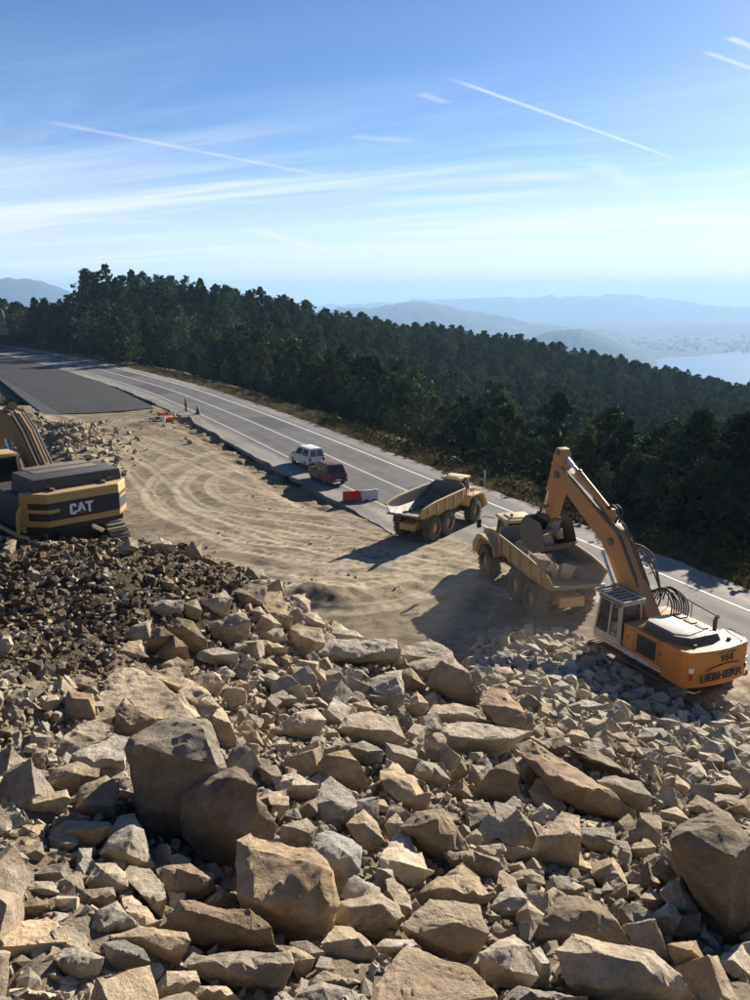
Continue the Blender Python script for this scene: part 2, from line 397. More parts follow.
def leaf_mat(name, c_a, c_b, c_c, trans=0.25):
    k = NT(name); p = k.pos(); oi = k.n('ShaderNodeObjectInfo')
    n1 = k.noise(p, 0.55, 3, 0.6); n2 = k.noise(p, 6.0, 2, 0.5)
    c = k.mix(k.ramp(n1, 0.36, 0.64), c_a, c_b); c = k.mix(k.ramp(n2, 0.5, 0.75, 0, 0.6), c, c_c)
    hs = k.n('ShaderNodeHueSaturation'); k.l(c, hs.inputs['Color'])
    k.l(k.ramp(oi.outputs['Random'], 0, 1, 0.72, 1.32), hs.inputs['Value']); k.l(k.ramp(oi.outputs['Random'], 0, 1, 0.485, 0.515), hs.inputs['Hue'])
    c = k.mix(1.0, hs.outputs[0], oi.outputs['Color'], 'MULTIPLY')
    d = k.n('ShaderNodeBsdfTranslucent'); k.l(c, d.inputs['Color'])
    k.done(c, 0.9, spec=0.02); ms = k.n('ShaderNodeMixShader'); ms.inputs[0].default_value = trans
    k.l(k.b.outputs[0], ms.inputs[1]); k.l(d.outputs[0], ms.inputs[2]); k.l(ms.outputs[0], k.t.nodes['Material Output'].inputs['Surface']); return k.m
M['pine'] = leaf_mat('pine_needles', (0.038, 0.06, 0.030), (0.078, 0.104, 0.048), (0.075, 0.095, 0.045), 0.06)
M['euc'] = leaf_mat('eucalyptus_leaves', (0.046, 0.067, 0.038), (0.088, 0.114, 0.056), (0.09, 0.105, 0.06), 0.08)
M['shrub'] = leaf_mat('scrub_leaves', (0.055, 0.065, 0.03), (0.085, 0.09, 0.042), (0.12, 0.105, 0.055), 0.18)
k = NT('bark'); v, oi = k.obj_vec(); n2 = k.noise(v, 3.0, 6, 0.7); M['bark'] = k.done(k.mix(n2, (0.06, 0.045, 0.032), (0.16, 0.125, 0.09)), 0.95, k.bump(n2, 0.6, 0.05))

def paint(name, col, dust=0.35, rough=0.5, dcol=(0.36, 0.29, 0.2), rust=0.12, metal=0.0):
    k = NT(name); v, oi = k.obj_vec(); n1 = k.noise(v, 1.4, 7, 0.65, 0.4); n2 = k.noise(v, 9.0, 7, 0.7)
    up = k.n('ShaderNodeSeparateXYZ'); k.l(k.n('ShaderNodeNewGeometry').outputs['Normal'], up.inputs[0])
    c = k.mix(k.ramp(n1, 0.3, 0.7, 0, 0.35), col, tuple(x * 0.72 for x in col))
    f = k.math('MULTIPLY', k.ramp(n2, 0.35, 0.7, 0.35, 1.0), dust)
    f = k.math('ADD', f, k.math('MULTIPLY', k.ramp(up.outputs[2], 0.3, 1.0), dust * 0.55), True)
    c = k.mix(f, c, dcol)
    c = k.mix(k.ramp(k.noise(v, 4.0, 8, 0.75), 0.62, 0.72, 0, rust), c, (0.09, 0.05, 0.03))
    return k.done(c, k.ramp(n2, 0.3, 0.8, rough, min(1, rough + 0.35)), k.bump(n2, 0.12, 0.01), metal, 0.4)
M['mustard'] = paint('mustard_paint', (0.54, 0.35, 0.12), 0.52)
M['mustard_pale'] = paint('pale_roof_paint', (0.66, 0.52, 0.25), 0.45)
M['orange'] = paint('orange_paint', (0.58, 0.215, 0.04), 0.15, 0.42)
M['boom_orange'] = paint('boom_paint', (0.48, 0.22, 0.055), 0.32, 0.5, rust=0.6)
M['cat_yellow'] = paint('yellow_paint', (0.50, 0.30, 0.065), 0.42, 0.55, rust=.5)
M['cat_boom'] = paint('grimy_boom_paint', (0.27, 0.155, 0.045), 0.5, 0.65, rust=.7)
M['black'] = paint('black_paint', (0.022, 0.023, 0.026), 0.10, 0.5, rust=0.0)
M['decal_black'] = paint('decal_black', (0.02, 0.02, 0.023), 0.05, 0.45, rust=0.0)
M['charcoal'] = paint('charcoal_cover', (0.035, 0.038, 0.044), 0.12, 0.45, rust=0.0)
M['steel'] = paint('worn_steel', (0.10, 0.098, 0.095), 0.30, 0.5, rust=0.5, metal=0.2)
M['bed_steel'] = paint('scoured_bed_steel', (0.17, 0.165, 0.16), 0.3, 0.45, rust=0.1, metal=0.2)
M['dark_steel'] = paint('dark_steel', (0.045, 0.042, 0.04), 0.35, 0.6, rust=0.3)
M['chrome'] = NT('chrome_rod').done((0.75, 0.75, 0.74), 0.15, metal=1.0)
M['rubber'] = paint('tyre_rubber', (0.028, 0.027, 0.026), 0.38, 0.85, rust=0.0)
M['hose'] = paint('hose_rubber', (0.02, 0.02, 0.02), 0.12, 0.6, rust=0)
M['cab_grey'] = paint('cab_frame_paint', (0.50, 0.50, 0.43), 0.25, 0.5)
M['white'] = paint('white_paint', (0.74, 0.74, 0.73), 0.12, 0.35, rust=0.0)
M['dusty_white'] = paint('dusty_cover', (0.70, 0.66, 0.6), 0.25, 0.6, rust=0.02)
M['red'] = paint('maroon_paint', (0.085, 0.016, 0.018), 0.14, 0.3, rust=0.0)
M['plastic_red'] = paint('red_plastic', (0.62, 0.035, 0.03), 0.08, 0.5, rust=0)
M['plastic_white'] = paint('white_plastic', (0.76, 0.74, 0.70), 0.12, 0.5, rust=0)
M['plastic_orange'] = paint('orange_plastic', (0.62, 0.16, 0.055), 0.25, 0.5, rust=0)
M['glass'] = NT('window_glass').done((0.02, 0.024, 0.026), 0.06, spec=0.6)
M['lamp_red'] = NT('tail_lamp').done((0.35, 0.02, 0.015), 0.25)
M['lamp_white'] = NT('head_lamp').done((0.75, 0.74, 0.7), 0.15)
M['decal_white'] = NT('decal_white').done((0.72, 0.72, 0.72), 0.5)
M['decal_red'] = NT('decal_red').done((0.40, 0.07, 0.03), 0.5)
M['decal_brown'] = NT('faded_print').done((0.10, 0.045, 0.02), 0.6)
M['skin'] = NT('skin').done((0.42, 0.25, 0.17), 0.6)
M['jacket'] = NT('work_jacket').done((0.20, 0.24, 0.13), 0.85)
M['trousers'] = NT('work_trousers').done((0.045, 0.05, 0.06), 0.9)
M['helmet'] = NT('safety_helmet').done((0.5, 0.42, 0.12), 0.4)
# ------------------------------------------------------------------ the road's course
CL = np.array([(40, -17.5), (28.6, 7.2), (19.3, 26.6), (14.66, 36.3), (9.66, 47.4), (4.86, 57.6), (1.2, 65.1), (-11.6, 91.6), (-22.7, 113.2), (-34.2, 134), (-53, 163),
               (-67.5, 184), (-83.5, 205), (-103, 228), (-130, 256), (-175, 296), (-240, 350)], float)
def catmull(P, n=12, closed=False):
    P = np.asarray(P, float); out = []; m = len(P)
    for i in range(m - 1):
        p0 = P[max(i - 1, 0)]; p1 = P[i]; p2 = P[i + 1]; p3 = P[min(i + 2, m - 1)]
        for t in np.linspace(0, 1, n, endpoint=False):
            out.append(0.5 * ((2 * p1) + (-p0 + p2) * t + (2 * p0 - 5 * p1 + 4 * p2 - p3) * t * t + (-p0 + 3 * p1 - 3 * p2 + p3) * t ** 3))
    out.append(P[-1]); return np.array(out)
RC = catmull(CL, 14)
RT = np.gradient(RC, axis=0); RT /= np.linalg.norm(RT, axis=1)[:, None]
RN = np.stack([RT[:, 1], -RT[:, 0]], 1)              # towards the forest side
RL = np.concatenate([[0], np.cumsum(np.linalg.norm(np.diff(RC, axis=0), axis=1))])
def road_s(X, Y):
    """signed distance to the centre line (positive towards the forest) and the length along it"""
    X = np.asarray(X, float); sh = X.shape; Q = np.stack([X.ravel(), np.asarray(Y, float).ravel()], 1)
    S = np.empty(len(Q)); A = np.empty(len(Q))
    for i in range(0, len(Q), 20000):
        q = Q[i:i + 20000]; d2 = ((q[:, None] - RC[None]) ** 2).sum(-1); j = d2.argmin(1)
        r = q - RC[j]; S[i:i + 20000] = (r * RN[j]).sum(1); A[i:i + 20000] = RL[j] + (r * RT[j]).sum(1)
    return S.reshape(sh), A.reshape(sh)
LEFT_EDGE, RIGHT_EDGE = -6.2, 6.0
def strip(name, s0, s1, z, mats, a0=None, a1=None, ns=2, thick=0.0, edge=None, step=1.0):
    L0 = RL[0] if a0 is None else a0; L1 = RL[-1] if a1 is None else a1
    la = np.arange(L0, L1 + step, step); cx = np.interp(la, RL, RC[:, 0]); cy = np.interp(la, RL, RC[:, 1])
    nx = np.interp(la, RL, RN[:, 0]); ny = np.interp(la, RL, RN[:, 1]); rows = []
    S = []
    for j in range(ns):
        f = j / (ns - 1); a = np.full(len(la), s0 + (s1 - s0) * f)
        if edge is not None and j in (0, ns - 1): a = a + edge * fbm(la * 0.6, la * 0 + j * 9.0, octv=3)
        rows.append(np.stack([cx + nx * a, cy + ny * a, np.full(len(la), z)], 1)); S.append(a)
    if thick:
        rows.insert(0, rows[0] - [0, 0, thick]); rows.append(rows[-1] - [0, 0, thick]); S.insert(0, S[0]); S.append(S[-1])
    V = np.stack(rows, 1); m = V.shape[1]; idx = np.arange(len(la) * m).reshape(len(la), m)
    F = np.stack([idx[:-1, :-1], idx[:-1, 1:], idx[1:, 1:], idx[1:, :-1]], -1).reshape(-1, 4)
    me = fast_mesh(name, V.reshape(-1, 3), F, False); o = link(name, me, mats); o['kind'] = 'structure'
    return o, np.stack(S, 1), np.repeat(la[:, None], m, 1)
A60 = float(np.interp(60.0, RC[:, 1], RL)); 
def A_of_Y(y): return float(np.interp(y, RC[:, 1], RL))
road, S_, A_ = strip('road', LEFT_EDGE, RIGHT_EDGE, 0.06, M['asphalt'], ns=41, thick=0.35, edge=0.16, step=0.8)
yy = np.interp(A_, RL, RC[:, 1])
dust = (1 - sstep(yy, 46, 66)) * (0.55 + 0.45 * sstep(-S_, -4, 3)) + 0.55 * sstep(np.abs(S_), 3.9, 4.7) + 0.04
dust *= 0.75 + 0.5 * fbm(S_ * 0.9, A_ * 0.12, octv=3)
fattr(road.data, 'dust', np.clip(dust, 0, 1))
q_ = np.abs(np.abs(S_) - 1.75); fattr(road.data, 'path', np.clip(np.exp(-((q_ - .75) / .42) ** 2) * (.7 + .5 * fbm(S_ * .8, A_ * .08, octv=3, seed=6)), 0, 1))
for y0_, ln_, s0_, s1_ in ((92, 9, .5, 3.1), (126, 14, -3.2, -.5), (58, 6, .4, 2.6), (150, 8, .4, 3.2)):
    strip('road_patch', s0_, s1_, 0.064, M['strip_asphalt'], a0=A_of_Y(y0_), a1=A_of_Y(y0_) + ln_, edge=.1, step=.7)
strip('road_line', 3.52, 3.68, 0.069, M['white_line'], step=2)
strip('road_line', -0.10, 0.08, 0.069, M['worn_line'], a0=A_of_Y(44), step=2)
strip('road_line', -3.72, -3.56, 0.069, M['worn_line'], a0=A_of_Y(56), step=2)

# ------------------------------------------------------------------ the new asphalt bed on the widened side
def poly_sheet(name, pts, z, thick, mats):
    P = [Vector((x, y, z)) for x, y in pts]; bm = bmesh.new(); vs = [bm.verts.new(p) for p in P]
    f = bm.faces.new(vs); f.normal_update()
    if f.normal.z < 0: f.normal_flip()
    r = bmesh.ops.extrude_face_region(bm, geom=[f]); 
    for v in [g for g in r['geom'] if isinstance(g, bmesh.types.BMVert)]: v.co.z += 0
    for v in vs: v.co.z -= thick
    bmesh.ops.recalc_face_normals(bm, faces=bm.faces); me = bpy.data.meshes.new(name); bm.to_mesh(me); bm.free()
    o = link(name, me, mats); o['kind'] = 'structure'; return o
bed = [G(*q, 0.05) for q in [(-60, 340), (-25, 346.5), (0, 351.3), (32, 359.6), (66, 369.5), (100, 381.2), (128, 394), (151, 405.2), (153, 408), (126, 410.5), (95, 412.6), (62, 413.6)]]
lft = [G(*q, 0.05) for q in [(44, 403), (24, 390), (0, 377), (-40, 361), (-80, 350)]]
poly_sheet('asphalt_bed', bed + lft, 0.05, 0.3, M['new_asphalt'])
low_s = [G(*q, 0.04) for q in [(64, 413.8), (45.5, 415.2), (20, 396), (0, 379.6), (-40, 362.6), (-80, 351)]]
poly_sheet('asphalt_strip', [(x, y) for x, y in low_s[::-1]] [::-1] + [G(*q, 0.04) for q in [(-80, 349.6), (-40, 360.4), (0, 376.2), (24, 389), (44, 402)]], 0.035, 0.3, M['strip_asphalt'])

# ------------------------------------------------------------------ work site ground
SG = Grid(-62, 40, 14, 122, 0.16)
X, Y = SG.X, SG.Y
S, A = road_s(X[::4, ::4], Y[::4, ::4])
def up4(Z):
    g = Grid(-62, 40, 14, 122, 0.64); g.x = SG.x[::4]; g.y = SG.y[::4]; g.Z = Z; return g.h(X, Y)
S = up4(S); Yc = up4(np.interp(A, RL, RC[:, 1]))
edge_s = -6.25 + 4.5 * (1 - sstep(Yc, 47.5, 57)) + 0.55 * fbm(X * 0.45, Y * 0.45, octv=4, seed=3)
relief = 0.07 * fbm(X * 0.22, Y * 0.22, octv=3, seed=11) + 0.013 * fbm(X * 1.3, Y * 1.3, octv=3, seed=5) + 0.05 * np.maximum(0, fbm(X * 0.9, Y * 0.9, octv=4, seed=15) - 0.25) + 0.012 * fbm(X * 2.7, Y * 2.7, octv=2, seed=19)
z = -0.06 + relief
# trench cut along the old road's edge
tr = sstep(S, -9.6, -7.6) * (1 - sstep(S, -6.35, -6.1)) * sstep(Yc, 58, 64) * (1 - sstep(Yc, 98, 104))
z = z - 0.5 * tr * (0.7 + 0.4 * fbm(X * 0.8, Y * 0.8, octv=3, seed=8))
# dirt spilled over the asphalt near the machines
near = 1 - sstep(Yc, 52, 57)
spill = near * (1 - sstep(S, edge_s - 1.2, edge_s))
z = np.where(near > 0.02, z * (1 - near) + near * (0.11 + 0.05 * fbm(X * 0.9, Y * 0.9, octv=4, seed=21) + relief * 0.5 * sstep(-S, 4, 9)), z)
z = z - 0.7 * sstep(S, edge_s - 0.5 * near, edge_s + 0.55)
# spoil heaps and the bank on the far left
def mound(z, u, v, rx, ry, h, rot=0, sd=0):
    x0, y0 = G(u, v); dx, dy = X - x0, Y - y0; c, s_ = math.cos(R(rot)), math.sin(R(rot))
    q = ((dx * c + dy * s_) / rx) ** 2 + ((-dx * s_ + dy * c) / ry) ** 2
    return z + h * np.exp(-q * 1.6) * (1 + 0.45 * fbm(X * 0.5, Y * 0.5, octv=4, seed=31 + sd))
z = mound(z, 82, 452, 4.0, 11, 0.9, 18, 1); z = mound(z, 40, 446, 5, 10, 1.5, 10, 2); z = mound(z, -8, 425, 6, 9, 1.6, 25, 3)
z = mound(z, 150, 424, 2.5, 2.0, 0.45, 0, 4); z = mound(z, 186, 420, 3.2, 1.6, 0.4, -30, 5)
z = mound(z, 350, 596, 3.2, 2.2, 0.5, 20, 6); z = mound(z, 300, 600, 3.0, 2.0, 0.5, 0, 7)
z = mound(z, 735, 690, 2.6, 3.0, 0.7, 20, 8); z = mound(z, 700, 715, 2.4, 1.4, 0.5, 20, 9)
# keep it below the new asphalt
def in_poly(px_, py_, poly):
    ins = np.zeros(px_.shape, bool); n = len(poly)
    for i in range(n):
        (x1, y1), (x2, y2) = poly[i], poly[(i + 1) % n]
        ins ^= ((y1 > py_) != (y2 > py_)) & (px_ < (x2 - x1) * (py_ - y1) / (y2 - y1 + 1e-12) + x1)
    return ins
allbed = bed + low_s[1:]
z = np.where(in_poly(X, Y, allbed), np.minimum(z, -0.12), z)
# wheel and crawler ruts
RUTS = [([(62, 419), (88, 432), (120, 455), (150, 478), (172, 500), (205, 521), (262, 546), (330, 562), (392, 556)], 2.3, .8),
        ([(250, 445), (218, 455), (180, 470), (164, 486), (168, 502), (190, 517), (240, 532), (300, 542), (372, 541)], 2.3, .9),
        ([(262, 470), (232, 466), (206, 474), (196, 487), (212, 502), (256, 512), (330, 520), (390, 536)], 2.2, .8),
        ([(146, 440), (190, 456), (232, 472), (290, 494), (345, 514), (420, 546)], 2.2, .7),
        ([(248, 560), (310, 571), (380, 572), (450, 566), (490, 580)], 2.4, .8), ([(300, 604), (350, 606), (420, 588), (470, 560)], 2.4, .8), ([(330, 530), (372, 536), (412, 548)], 2.2, .9), ([(300, 540), (340, 551), (392, 561)], 2.2, .9),
        ([(640, 720), (690, 690), (740, 672), (800, 640)], 2.7, 1.0), ([(690, 725), (720, 700), (760, 688), (820, 660)], 2.4, 1.0), ([(660, 700), (720, 665), (790, 625)], 2.7, .8)]
trk = np.zeros_like(z); rut = np.zeros_like(z)
for pts, gauge, amt in RUTS:
    C = catmull([G(*q) for q in pts], 10); T = np.gradient(C, axis=0); T /= np.linalg.norm(T, axis=1)[:, None] + 1e-9
    Nn = np.stack([T[:, 1], -T[:, 0]], 1); LL = np.concatenate([[0], np.cumsum(np.linalg.norm(np.diff(C, axis=0), axis=1))])
    x0, y0 = C.min(0) - 4; x1, y1 = C.max(0) + 4
    sel = (X > x0) & (X < x1) & (Y > y0) & (Y < y1); q = np.stack([X[sel], Y[sel]], 1)
    sd_ = np.full(len(q), 99.0); al = np.zeros(len(q))
    for i in range(0, len(q), 30000):
        d2 = ((q[i:i + 30000, None] - C[None]) ** 2).sum(-1); j = d2.argmin(1); r = q[i:i + 30000] - C[j]
        sd_[i:i + 30000] = (r * Nn[j]).sum(1); al[i:i + 30000] = LL[j] + (r * T[j]).sum(1); sd_[i:i + 30000][d2.min(1) > 9] = 99
    dd = np.abs(np.abs(sd_) - gauge / 2); wv = 1 - sstep(dd, 0.15, 0.33); rim = np.exp(-((dd - 0.42) / 0.11) ** 2)
    lug = 0.5 + 0.5 * np.sin(al * 2 * math.pi / 0.62 + np.sign(sd_) * 1.1)
    rut[sel] += amt * (-0.030 * wv + 0.026 * rim + 0.018 * wv * lug); trk[sel] = np.maximum(trk[sel], amt * (0.8 * wv * (0.25 + 0.75 * lug) + 0.75 * rim))
fade = 1 - sstep(S, edge_s - 1.5, edge_s - 0.2)
z = z + rut * fade * (1 - 0.8 * tr)
SG.Z = z
us_, vs_, _ = proj(np.stack([X, Y, z], -1)); keep = (S < 0.6) & ~((Y > 112) & (S > -30)) & (us_ > -240) & (us_ < 990)
me = SG.mesh('work_site_ground', keep & ~in_poly(X, Y, [(p[0], p[1]) for p in bed[2:-1]]) if False else keep)
u_ = SG.used
dark_earth = np.clip(0.9 * tr + 0.45 * sstep(fbm(X * 0.12, Y * 0.12, octv=4, seed=41), 0.35, 0.9) + 0.75 * sstep(-X, 20, 34) * sstep(Y, 40, 55) * (1 - sstep(Y, 84, 98)), 0, 1)  # damp in random patches; the trench and the left bank are only darker
fattr(me, 'track', np.clip(trk * fade, 0, 1).ravel()[u_]); fattr(me, 'dark_earth', dark_earth.ravel()[u_])
tag(link('work_site_ground', me, M['dirt']), kind='structure')
def site_h(x, y): return float(SG.h(np.array([x]), np.array([y]))[0])

# ------------------------------------------------------------------ the blasted-rock slope the photograph is taken from
RP = [(0, 1000, 9.7), (200, 1000, 9.3), (375, 1000, 8.9), (560, 1000, 8.2), (750, 1000, 7.3), (0, 900, 9.4), (180, 900, 8.8), (375, 900, 8.0), (560, 900, 7.2), (750, 900, 6.2),
      (0, 800, 9.0), (180, 800, 8.3), (375, 800, 7.1), (560, 800, 5.8), (690, 800, 4.8), (750, 790, 4.4), (0, 700, 8.7), (130, 700, 8.2), (250, 700, 7.3), (375, 720, 6.3),
      (500, 720, 5.0), (600, 735, 3.3), (680, 740, 2.2), (750, 745, 2.0), (0, 620, 8.5), (130, 610, 8.2), (250, 640, 7.1), (340, 655, 5.9), (430, 668, 4.9), (500, 690, 3.6),
      (560, 690, 2.2), (620, 712, 1.2), (690, 716, 0.7), (750, 716, 0.5), (0, 545, 8.1), (100, 545, 7.95), (150, 545, 8.0), (200, 556, 7.65), (240, 573, 7.2), (275, 592, 6.9), (530, 655, 1.1), (500, 648, 0.75), (560, 640, 0.35)]
P3 = [(*G(u, v, zz), zz) for u, v, zz in RP]
P3 += [(-9.5, 27, 7.2), (-13, 29, 7.2), (-19, 30, 7.3), (-22, 24, 7.8), (-24, 14, 8.8), (-20, 6, 9.6), (-7.6, 30.5, 3.8), (-6.0, 26, 4.6), (-3.0, 26.5, 2.4), (0.6, 27.5, 1.2), (3.6, 31, -0.2),
       (4.0, 28.6, 1.6), (-10, 36, 0.5), (-16, 38, 0.5), (-24, 38, 1.0), (-4, 33, -1.0), (1, 34, -1.0), (6, 38, -0.8), (9, 36, -0.6), (12, 34, -0.5), (15, 29, -0.1), (18, 30, -0.4), (19, 22, 0.6),
       (20, 14, 4.0), (18, 8, 6.2), (14, 3, 7.8), (0, 1, 9.6), (-12, 1, 10.2), (-24, 1, 10.5)]
P3 = np.array(P3); tps = TPS(P3[:, :2], P3[:, 2], 0.25)
gc = Grid(-26, 24, 0.6, 42, 0.6); gc.Z = tps(gc.X, gc.Y)
RG = Grid(-25, 23, 1.2, 41, 0.13); X, Y = RG.X, RG.Y
base = gc.h(X, Y)
RB = Grid(-25, 23, 1.2, 41, 0.13); RB.Z = base.copy()
uu, vv, _ = proj(np.stack([X, Y, base], -1))
dark = np.clip(sstep(300 - uu, 0, 120) * (1 - sstep(vv, 640, 690)) * sstep(vv, 500, 530), 0, 1)
dark = np.clip(dark + 0.3 * fbm(X * 0.5, Y * 0.5, octv=4, seed=61) * dark, 0, 1)
RG.Z = base + 0.16 * fbm(X * 0.8, Y * 0.8, octv=3, seed=71) + 0.085 * np.abs(fbm(X * 2.6, Y * 2.6, octv=3, seed=73)) + 0.03 * fbm(X * 6, Y * 6, octv=2, seed=75) - 0.1
below = RG.Z < SG.h(np.clip(X, -61, 39), np.clip(Y, 14.1, 121)) - 0.25
me = RG.mesh('rubble_slope', ~(below & (Y > 24)))
fattr(me, 'dark', dark.ravel()[RG.used])
tag(link('rubble_slope', me, M['rubble_soil']), kind='structure')
def surf(X, Y):
    """rubble or site ground, whichever is on top"""
    a = RB.h(X, Y); b = np.where((np.asarray(Y) > 14.2) & (np.abs(np.asarray(X)) < 39), SG.h(X, Y), -9); return np.maximum(a, b)
def hit(u, v, tmax=46):
    d = px_dir(u, v); t = np.linspace(3.5, tmax, 900); Xs, Ys, Zs = d[0] * t, d[1] * t, CAMZ + d[2] * t
    b = Zs < surf(Xs, Ys); i = int(b.argmax()) if b.any() else len(t) - 1
    return float(t[i]), Vector((Xs[i], Ys[i], Zs[i]))

# ------------------------------------------------------------------ wooded hillside beyond the road
TH = 12.0
CANOPY = [(60, 279, 235), (100, 274, 232), (150, 278, 240), (240, 290, 250), (300, 304, 275), (400, 325, 320), (470, 331, 360), (520, 350, 400), (600, 366, 430), (680, 375, 430), (750, 391, 385), (860, 405, 350),
          (150, 330, 190), (300, 362, 175), (400, 392, 155), (500, 412, 150), (600, 430, 150), (700, 442, 150), (820, 450, 150), (450, 440, 105), (560, 472, 88), (640, 488, 78), (360, 350, 230), (520, 375, 270), (650, 390, 270), (220, 330, 185), (760, 470, 90)]
HP = []
for u, v, d in CANOPY:
    p = at(u, v, d); HP.append((p.x, p.y, p.z - TH))
for i in range(0, len(RC), 6):
    c, n = RC[i], RN[i]; f = float(sstep(c[1], 70, 150)); HP.append((c[0] + n[0] * 8, c[1] + n[1] * 8, -0.3)); HP.append((c[0] + n[0] * 20, c[1] + n[1] * 20, -4.0 * (1 - f) - 2.5))
    HP.append((c[0] - n[0] * 18, c[1] - n[1] * 18, -1.5))
HP += [(-150, 150, 6), (-110, 90, 10), (-90, 40, 10), (-60, 60, 1.5), (-120, 200, 2), (-180, 240, 6), (-60, 10, 12), (-60, -60, 52), (0, -62, 50), (60, -60, 44), (-30, -25, 26), (0, -22, 24), (28, -26, 20), (90, 20, -25), (140, 60, -45), (200, -40, -60), (-300, 300, 0), (-330, 450, -15), (-170, 400, -18), (-60, 470, -40), (100, 560, -62), (250, 560, -80), (330, 380, -80), (300, 180, -75), (-300, 0, 20)]  # points behind the camera raise the added slope that blocks sky light
HP = np.array(HP); hill = TPS(HP[:, :2], HP[:, 2], 2.0)
def hill_h(X, Y):
    h = hill(X, Y); r = np.hypot(X, Y)
    h = np.where(r > 560, h * (1 - sstep(r, 560, 760)) + (-90 - 165 * sstep(r, 600, 1500)) * sstep(r, 560, 760), h)
    S, _ = road_s(X, Y)
    h = np.where(S > 5, -0.12 + (h + 0.12) * sstep(S, 7, 17), np.minimum(h, -1.2) * sstep(-S, -5, 2) - 0.12 * (1 - sstep(-S, -5, 2)))
    lf = (S < -8) & (Y > 112); h = np.where(lf, -0.5 + np.maximum(hill(X, Y), -2) * sstep(-S, 16, 50), h)
    site = (X > -62) & (X < 40) & (Y < 122) & (S < -2); h = np.where(site, -2.5, h)
    # an unseen slope added behind the camera to cut the sky's fill light
    wb_ = sstep(-S, 6, 22) * sstep(3.5 - Y, 0, 3.5); h = np.where(wb_ > 0, h * (1 - wb_) + wb_ * np.minimum(8.6 + .72 * np.maximum(0, 1.5 - Y), 50), h)
    return h
HG = Grid(-420, 460, -80, 640, 4.0); HG.Z = hill_h(HG.X, HG.Y)
HG.Z += 0.7 * fbm(HG.X * 0.05, HG.Y * 0.05, octv=3, seed=81) * sstep(road_s(HG.X, HG.Y)[0], 12, 30)
tag(link('hillside', HG.mesh('hillside'), M['hillside']), kind='structure')

rr_ = np.array([610, 700, 850, 1050, 1300, 1600, 1950, 2400.]); aa_ = np.linspace(-1.25, 1.25, 60)
V = np.array([(r_ * math.sin(a_), r_ * math.cos(a_), -100 - 303 * float(sstep(r_, 600, 2400)) + 8 * float(fbm(np.array([a_ * 9]), np.array([r_ * .004]), seed=4)[0]) * (1 if r_ < 2300 else 0)) for r_ in rr_ for a_ in aa_]); idx = np.arange(len(V)).reshape(8, 60)
tag(link('hills', fast_mesh('hills', V, np.stack([idx[:-1, :-1], idx[:-1, 1:], idx[1:, 1:], idx[1:, :-1]], -1).reshape(-1, 4)), M['hillside']), kind='structure')
# ------------------------------------------------------------------ far country: valley floor, bay, hills, town
VZ = -402.0
g = 20000
V = np.array([(x, y, VZ) for y in np.linspace(-900, 20800, 24) for x in np.linspace(-g, g, 24)]); idx = np.arange(576).reshape(24, 24)
tag(link('valley_ground', fast_mesh('valley_ground', V, np.stack([idx[:-1, :-1], idx[:-1, 1:], idx[1:, 1:], idx[1:, :-1]], -1).reshape(-1, 4)), M['far_hill']), kind='structure')
bay = [G(*q, -400) for q in [(632, 362.5), (650, 361), (668, 357.5), (700, 356), (730, 352.5), (780, 350), (900, 347), (1150, 345), (1300, 360), (1300, 430), (900, 470), (640, 440), (600, 400), (610, 372)]]
V = [(x, y, -400.0) for x, y in bay]; bm = bmesh.new(); f = bm.faces.new([bm.verts.new(p) for p in V]); f.normal_update()
if f.normal.z < 0: f.normal_flip()
me = bpy.data.meshes.new('water'); bm.to_mesh(me); bm.free(); tag(link('water', me, M['water']), kind='structure')
def ridge(prof, dist, width, seed, rough=10):
    """a hill range: its crest follows the profile at the given distance, its slopes run down to the valley floor"""
    dist *= 1.6; width *= 1.6; rough *= 1.6
    us = np.array([p[0] for p in prof], float); vs = np.array([p[1] for p in prof], float)
    uu = np.linspace(us[0], us[-1], 300); vv = np.interp(uu, us, vs); C = np.array([at(u, v, dist) for u, v in zip(uu, vv)])
    rows = []
    for f in np.linspace(-1, 1, 25):
        fall = 0.5 + 0.5 * math.cos(math.pi * f)
        x = C[:, 0] * (1 + f * width / dist); y = C[:, 1] * (1 + f * width / dist)
        z = (VZ - 0.6) + (C[:, 2] - VZ + 0.6) * fall ** 0.85
        z = z + fall * rough * fbm(x * 0.0026, y * 0.0026, seed=seed, octv=6) * (1 if abs(f) > 0.04 else 0.8) + fall * rough * .5 * fbm(x * 0.009, y * 0.009, seed=seed + 9, octv=4)
        rows.append(np.stack([x, y, z], 1))
    V = np.stack(rows, 0); n, m = V.shape[:2]; idx = np.arange(n * m).reshape(n, m)
    F = np.stack([idx[:-1, :-1], idx[:-1, 1:], idx[1:, 1:], idx[1:, :-1]], -1).reshape(-1, 4)
    tag(link('hills', fast_mesh('hills', V.reshape(-1, 3), F), M['far_hill']), kind='structure')
ridge([(-420, 330), (-260, 300), (-160, 288), (-60, 282), (10, 281), (40, 284), (70, 294), (110, 306), (170, 325), (260, 350)], 4200, 900, 1, 14)
ridge([(240, 352), (310, 318), (345, 308), (385, 303), (425, 303), (450, 306), (480, 313), (520, 322), (560, 328), (620, 334), (680, 345)], 4700, 800, 2, 16)
ridge([(470, 362), (520, 344), (545, 333), (580, 330), (600, 336), (622, 346), (645, 357), (660, 363)], 3150, 420, 3, 9)
ridge([(80, 320), (250, 312), (350, 306), (440, 300), (490, 297), (530, 299), (580, 297), (620, 296), (660, 300), (710, 306), (760, 310), (850, 304), (980, 300), (1150, 305)], 9200, 1500, 4, 30)
ridge([(560, 342), (640, 331), (700, 327), (760, 326), (830, 322), (960, 318), (1120, 326)], 5600, 900, 5, 15)
ridge([(-700, 296), (-500, 290), (-300, 296), (0, 305), (200, 312)], 8600, 1400, 6, 25)
mb = MB(); r2 = random.Random(5)
